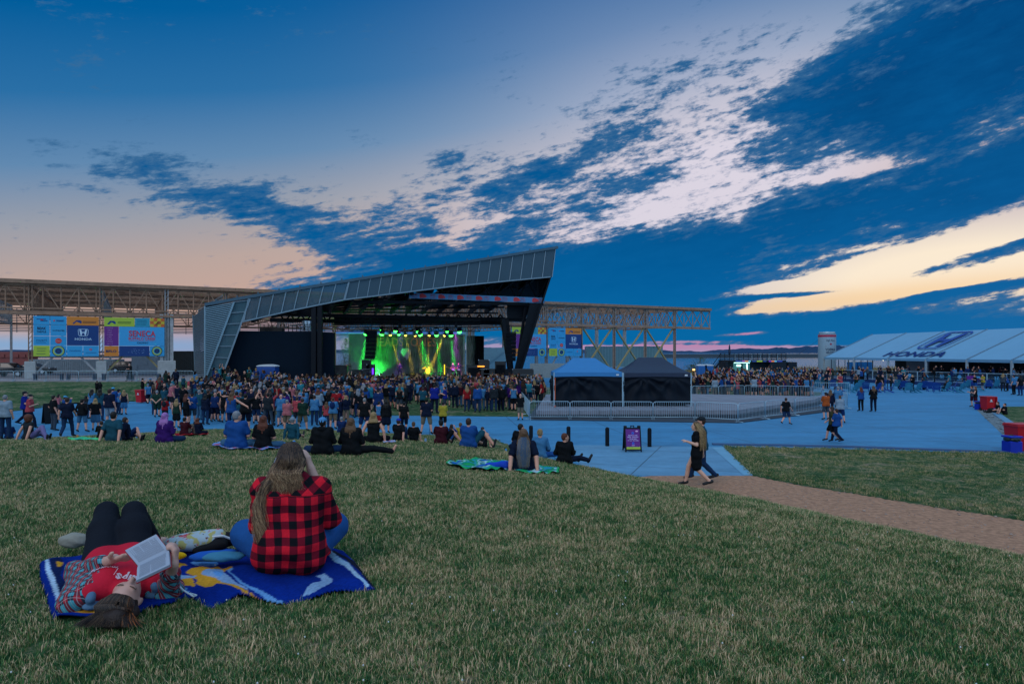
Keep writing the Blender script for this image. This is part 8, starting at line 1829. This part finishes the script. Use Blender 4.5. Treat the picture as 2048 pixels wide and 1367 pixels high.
 (846, 825, 774, 'stand', 'down', 'tee', 'teal', 'shorts', 'black', 'short', 'brown', 1.3, 0, 'man in grey teal tee and black shorts on the lawn edge'),
 (910, 816, 765, 'stand', 'down', 'long', 'navy', 'jeans', 'navy', 'short', 'dark', 1.2, 0, 'person in a navy jacket on the lawn'),
 (943, 818, 765, 'stand', 'down', 'tee', 'brown', 'jeans', 'denim', 'short', 'dark', 1.2, 0, 'man in a brown tee and jeans on the lawn'),
 (955, 825, 770, 'stand', 'down', 'long', 'blue', 'jeans', 'denim', 'short', 'brown', 1.25, .1, 'person in a bright blue hoodie and jeans on the lawn'),
 (966, 816, 763, 'stand', 'down', 'tee', 'grey', 'shorts', 'khaki', 'short', 'dark', 1.2, 0, 'man in slate grey tee and khaki shorts on the lawn', dict(hat='cap', hatc='charcoal')),
 (988, 823, 770, 'stand', 'down', 'long', 'charcoal', 'jeans', 'denim', 'short', 'brown', 1.3, 0, 'person in a pale brimmed hat and dark jacket', dict(hat='hat', hatc='tan')),
 (1003, 822, 771, 'stand', 'down', 'long', 'black', 'jeans', 'navy', 'short', 'brown', 1.2, 0, 'person in black top and dark jeans right of the brimmed hat'),
 (1024, 819, 764, 'stand', 'up', 'tee', 'green', 'shorts', 'navy', 'short', 'brown', 1.2, 0, 'person in green raising both arms over their head', dict(hat='cap', hatc='green')),
 (1004, 808, 762, 'stand', 'fold', 'tee', 'light blue', 'jeans', 'navy', 'short', 'brown', 1.3, 0, 'person in light blue tee behind the black topped figure'),
 (799, 822, 773, 'stand', 'fold', 'tank', 'black', 'shorts', 'grey', 'long', 'light brown', 1.15, 0, 'woman with very long fair hair in black top and grey shorts'),
 (753, 815, 771, 'stand', 'fold', 'tee', 'coral', 'jeans', 'denim', 'short', 'dark', 1.1, .2, 'man in a coral pink tee within the crowd'),
 (1600, 790, 748, 'stand', 'fold', 'tee', 'maroon', 'jeans', 'black', 'long', 'brown', 1.2, 1.3, 'person in maroon and black near the end of the right barrier', dict(D=59)),
 (1950, 772, 741, 'stand', 'fold', 'tee', 'black', 'shorts', 'blue', 'short', 'brown', 1.2, 1.5, 'man in printed black tee and blue shorts near the purple sign', dict(D=70)),
 (1966, 775, 743, 'stand', 'fold', 'tee', 'yellow', 'shorts', 'grey', 'short', 'brown', 1.2, 1.6, 'person in yellow tee by the glazed fence', dict(D=70)),
 (2006, 778, 742, 'stand', 'fold', 'tee', 'grey', 'jeans', 'charcoal', 'long', 'blond', 1.1, -1., 'woman in grey near the right end of the glazed fence', dict(D=68)),
 (2015, 781, 747, 'stand', 'fold', 'long', 'blue', 'jeans', 'black', 'short', 'dark', 1.1, .7, 'person in blue jacket bending toward the fence', dict(D=68, lean=.3)),
 (2028, 789, 749, 'stand', 'down', 'tee', 'light blue', 'jeans', 'black', 'short', 'dark', 1.0, .3, 'person in pale blue top and black trousers near the right edge'),
 (2041, 791, 750, 'stand', 'down', 'tee', 'black', 'jeans', 'dark blue', 'long', 'dark', 1.1, 0, 'dark haired person in black and blue jeans at the right edge'),
]
for s in ST:
    kw = s[14] if len(s) > 14 else {}
    stand(*s[:14], **kw)
n_named = sum(1 for o in bpy.data.objects if o.parent is None and o.get('category') == 'person'); print('named', n_named)
# ---------------------------------------------------------------- the crowd
ARCH = [('stand', 'fold', 'tee', 'jeans', 'short', 1.2), ('stand', 'down', 'tee', 'shorts', 'short', 1.3), ('stand', 'down', 'tee', 'jeans', 'long', 1.05), ('wide', 'fold', 'tee', 'shorts', 'short', 1.35), ('stand', 'phone', 'tee', 'jeans', 'short', 1.1),
        ('stand', 'fold', 'long', 'jeans', 'bob', 1.15), ('stand', 'pocket', 'long', 'jeans', 'short', 1.2), ('step', 'down', 'sleeveless', 'shorts', 'long', 1.0), ('stand', 'fold', 'tank', 'shorts', 'pony', 1.0), ('stand', 'up', 'tee', 'jeans', 'short', 1.1), ('wide', 'down', 'tee', 'shorts', 'bald', 1.3), ('stand', 'fold', 'tee', 'shorts', 'buzz', 1.25), ('stand', 'hold', 'long', 'jeans', 'long', 1.1)]
PAL = [('black', 26), ('navy', 16), ('charcoal', 10), ('dark blue', 9), ('blue', 8), ('light blue', 8), ('teal', 6), ('grey', 6), ('white', 3), ('green', 4), ('maroon', 3), ('red', 3), ('pink', 2), ('coral', 2), ('purple', 2), ('turquoise', 3), ('tan', 2), ('yellow', 1)]
LPAL = [('denim', 8), ('navy', 6), ('black', 7), ('khaki', 4), ('grey', 4), ('pale denim', 3), ('charcoal', 3)]
HPAL = [('brown', 8), ('dark', 7), ('light brown', 5), ('blond', 4), ('grey', 4), ('auburn', 2)]
def pick(rs, pal): return rs.choices([p[0] for p in pal], [p[1] for p in pal])[0]
CR = []; rs = random.Random(77)
taken = [(o.location.x, o.location.y) for o in bpy.data.objects if o.parent is None and o.get('category') == 'person']
def fill(n, pf, zone, look=(-12, 84), gap=.55, tries=60, jit=.35):
    k = 0
    for _ in range(n*tries):
        if k >= n: break
        px, D = pf(rs); x = (px-HX)*D/F
        if any((x-a)**2+(D-b)**2 < gap*gap for a, b in taken[-700:]): continue
        taken.append((x, D)); k += 1
        rz = math.atan2(-(look[0]-x), look[1]-D)+rs.gauss(0, jit)
        CR.append(dict(px=px, D=D, x=x, rz=rz, zone=zone, a=rs.choices(range(len(ARCH)), [10, 9, 9, 9, 3, 8, 8, 6, 6, 1.2, 5, 9, 7])[0], top=pick(rs, PAL), leg=pick(rs, LPAL), hair=pick(rs, HPAL), skin=rs.choice((0, 0, 1, 2, 3, 3, 4)), sc=rs.gauss(1., .05), hat=rs.random() < .2))
def main(rs):
    D = 44+27*(rs.random()**.72); lo = 400-(D-44)*-1.*0+((D-44)*1.2); return rs.uniform(385 if D < 60 else 415, 1088 if D > 50 else 1036), D
def edge(rs):
    px = rs.uniform(395, 760); return px, rs.uniform(38, 47)-(1.5 if px < 600 else 0)
fill(80, edge, 'at the front left of the crowd', gap=.6); fill(560, main, 'in the crowd on the stage lawn', gap=.44)
fill(24, lambda r: (r.uniform(300, 400), r.uniform(44, 60)), 'at the left end of the crowd', gap=.8)
fill(170, lambda r: (r.uniform(1386, 1628), 58.6+14*r.random()**1.2), 'behind the right barriers', look=(-10, 84), gap=.42)
fill(130, lambda r: (r.uniform(1410, 1645), r.uniform(76, 104)), 'near the bar', gap=.6, look=(38, 112), jit=1.5)
fill(14, lambda r: (r.uniform(1640, 1900), r.uniform(66, 74)), 'among the deck chairs', gap=.9, look=(30, 60), jit=1.6)
fill(64, lambda r: (r.uniform(1640, 2040), r.uniform(80, 95) if r.random() < .6 else r.uniform(76, 84)), 'inside the pavilion fence', gap=.8, look=(50, 60), jit=2.)
fill(8, lambda r: (r.uniform(1215, 1290), r.uniform(92, 98)), 'far behind the pop-up tents', gap=.5)
budget = 296-n_named-9; inner = {'inside the pavilion fence', 'near the bar', 'far behind the pop-up tents'}
order = sorted(range(len(CR)), key=lambda i: CR[i]['D']+(14 if CR[i]['zone'] == 'behind the right barriers' else 0)+(25 if CR[i]['zone'] in inner else 0)-(20 if 'chairs' in CR[i]['zone'] or 'left' in CR[i]['zone'] else 0))
# of the dense lawn crowd only the nearer ranks are separate; right-hand crowd: its first ranks
solo = set(order[:max(0, budget)])
keys = {}
for i in sorted(solo, key=lambda i: CR[i]['px']):
    c = CR[i]; A = ARCH[c['a']]; bt = 'shorts' if A[3] == 'shorts' else 'trousers'; c['key'] = (c['top'], c['leg'], bt, c['zone']); keys.setdefault(c['key'], []).append(i)
for i in solo:
    c = CR[i]; A = ARCH[c['a']]; g = keys[c['key']]; hat = 'cap' if c['hat'] and A[4] in ('short', 'buzz', 'bald') else None
    pp = person_parts(*A[:5], w=A[5], h=.020, hat=hat); hw = 'bald' if A[4] == 'bald' else c['hair']+' haired'
    lb = f"{hw} person, {c['top']} top, {A[3] if A[3]=='shorts' else 'trousers'} {c['leg']}, {c['zone']}" if 0 else f"{c['top']} top, {c['leg']} {c['key'][2]}, {c['zone']}"
    if len(g) > 1: k = g.index(i); lb += f", {ORD[k] if k < 20 else 'last'} such from left"
    place_person(pp, (c['x'], c['D'], gz(c['x'], c['D'])+(.38 if c['zone'].startswith('inside') else .012)), c['rz'], dict(skin=SKINS[c['skin']], top=col_(c['top']), leg=col_(c['leg']), hair=lin(HC[c['hair']]), shoe=lin('15171b'), hat=col_(rs.choice(('navy', 'charcoal', 'light blue', 'dark blue')))), lb, 'people standing '+c['zone'], c['sc'])
# everyone farther off merges into one mass
V = []; Fc = []; Cc = []; nb = 0
for i, c in enumerate(CR):
    if i in solo: continue
    A = ARCH[c['a']]; pp = person_parts(*A[:5], w=A[5], h=.034); z = gz(c['x'], c['D'])+(.38 if c['zone'].startswith('inside') else 0); ca_, sa_ = math.cos(c['rz']), math.sin(c['rz'])
    cols_ = dict(skin=SKINS[c['skin']], top=col_(c['top']), leg=col_(c['leg']), hair=lin(HC[c['hair']]), shoe=lin('15171b'), hat=(0, 0, 0))
    for n, (me, slot) in pp.items():
        if 'np' not in me: pass
        if not hasattr(person_parts, 'cache'): person_parts.cache = {}
        if me.name not in person_parts.cache:
            v = np.zeros(len(me.vertices)*3, np.float32); me.vertices.foreach_get('co', v); f = np.zeros(len(me.loops), np.int32); me.loops.foreach_get('vertex_index', f); person_parts.cache[me.name] = (v.reshape(-1, 3), f.reshape(-1, 4))
        v, f = person_parts.cache[me.name]; v = v*c['sc']; V.append(np.stack([c['x']+v[:, 0]*ca_-v[:, 1]*sa_, c['D']+v[:, 0]*sa_+v[:, 1]*ca_, z+v[:, 2]], -1)); Fc.append(f+nb); nb += len(v); Cc.append(np.tile(np.array(cols_[slot]), (len(v), 1)))
if V:
    me = mesh_np('crowd', np.concatenate(V), np.concatenate(Fc), [mat('crowd_cloth', attr='col', rough=.85, spec=.15, var=.1, vscale=6)], True); vcol(me, np.concatenate(Cc)); tag(link('crowd', me), kind='stuff'); print('crowd', len(CR)-len(solo), len(me.polygons))
# seated people in the deck chairs
k = 0
for i, (px, D, r, w_) in enumerate(CHAIRS):
    if i % 3 == 0 and k < 9:
        pp = person_parts('chair', 'lap', 'tee', 'jeans', 'short' if i % 2 else 'long', lean=-.35, w=1.2, h=.022); c = r.location; tcn = ['black', 'navy', 'light blue', 'grey', 'dark blue', 'teal', 'charcoal', 'blue', 'white'][k]
        o = place_person(pp, (c.x, c.y, .24), r.rotation_euler.z, dict(skin=SKINS[k % 4], top=col_(tcn), leg=col_('navy'), hair=lin(HC['brown']), shoe=lin('15171b')), f'person in {tcn} top sitting in a {w_} deck chair', 'people in the deck chairs'); k += 1
make_grass()
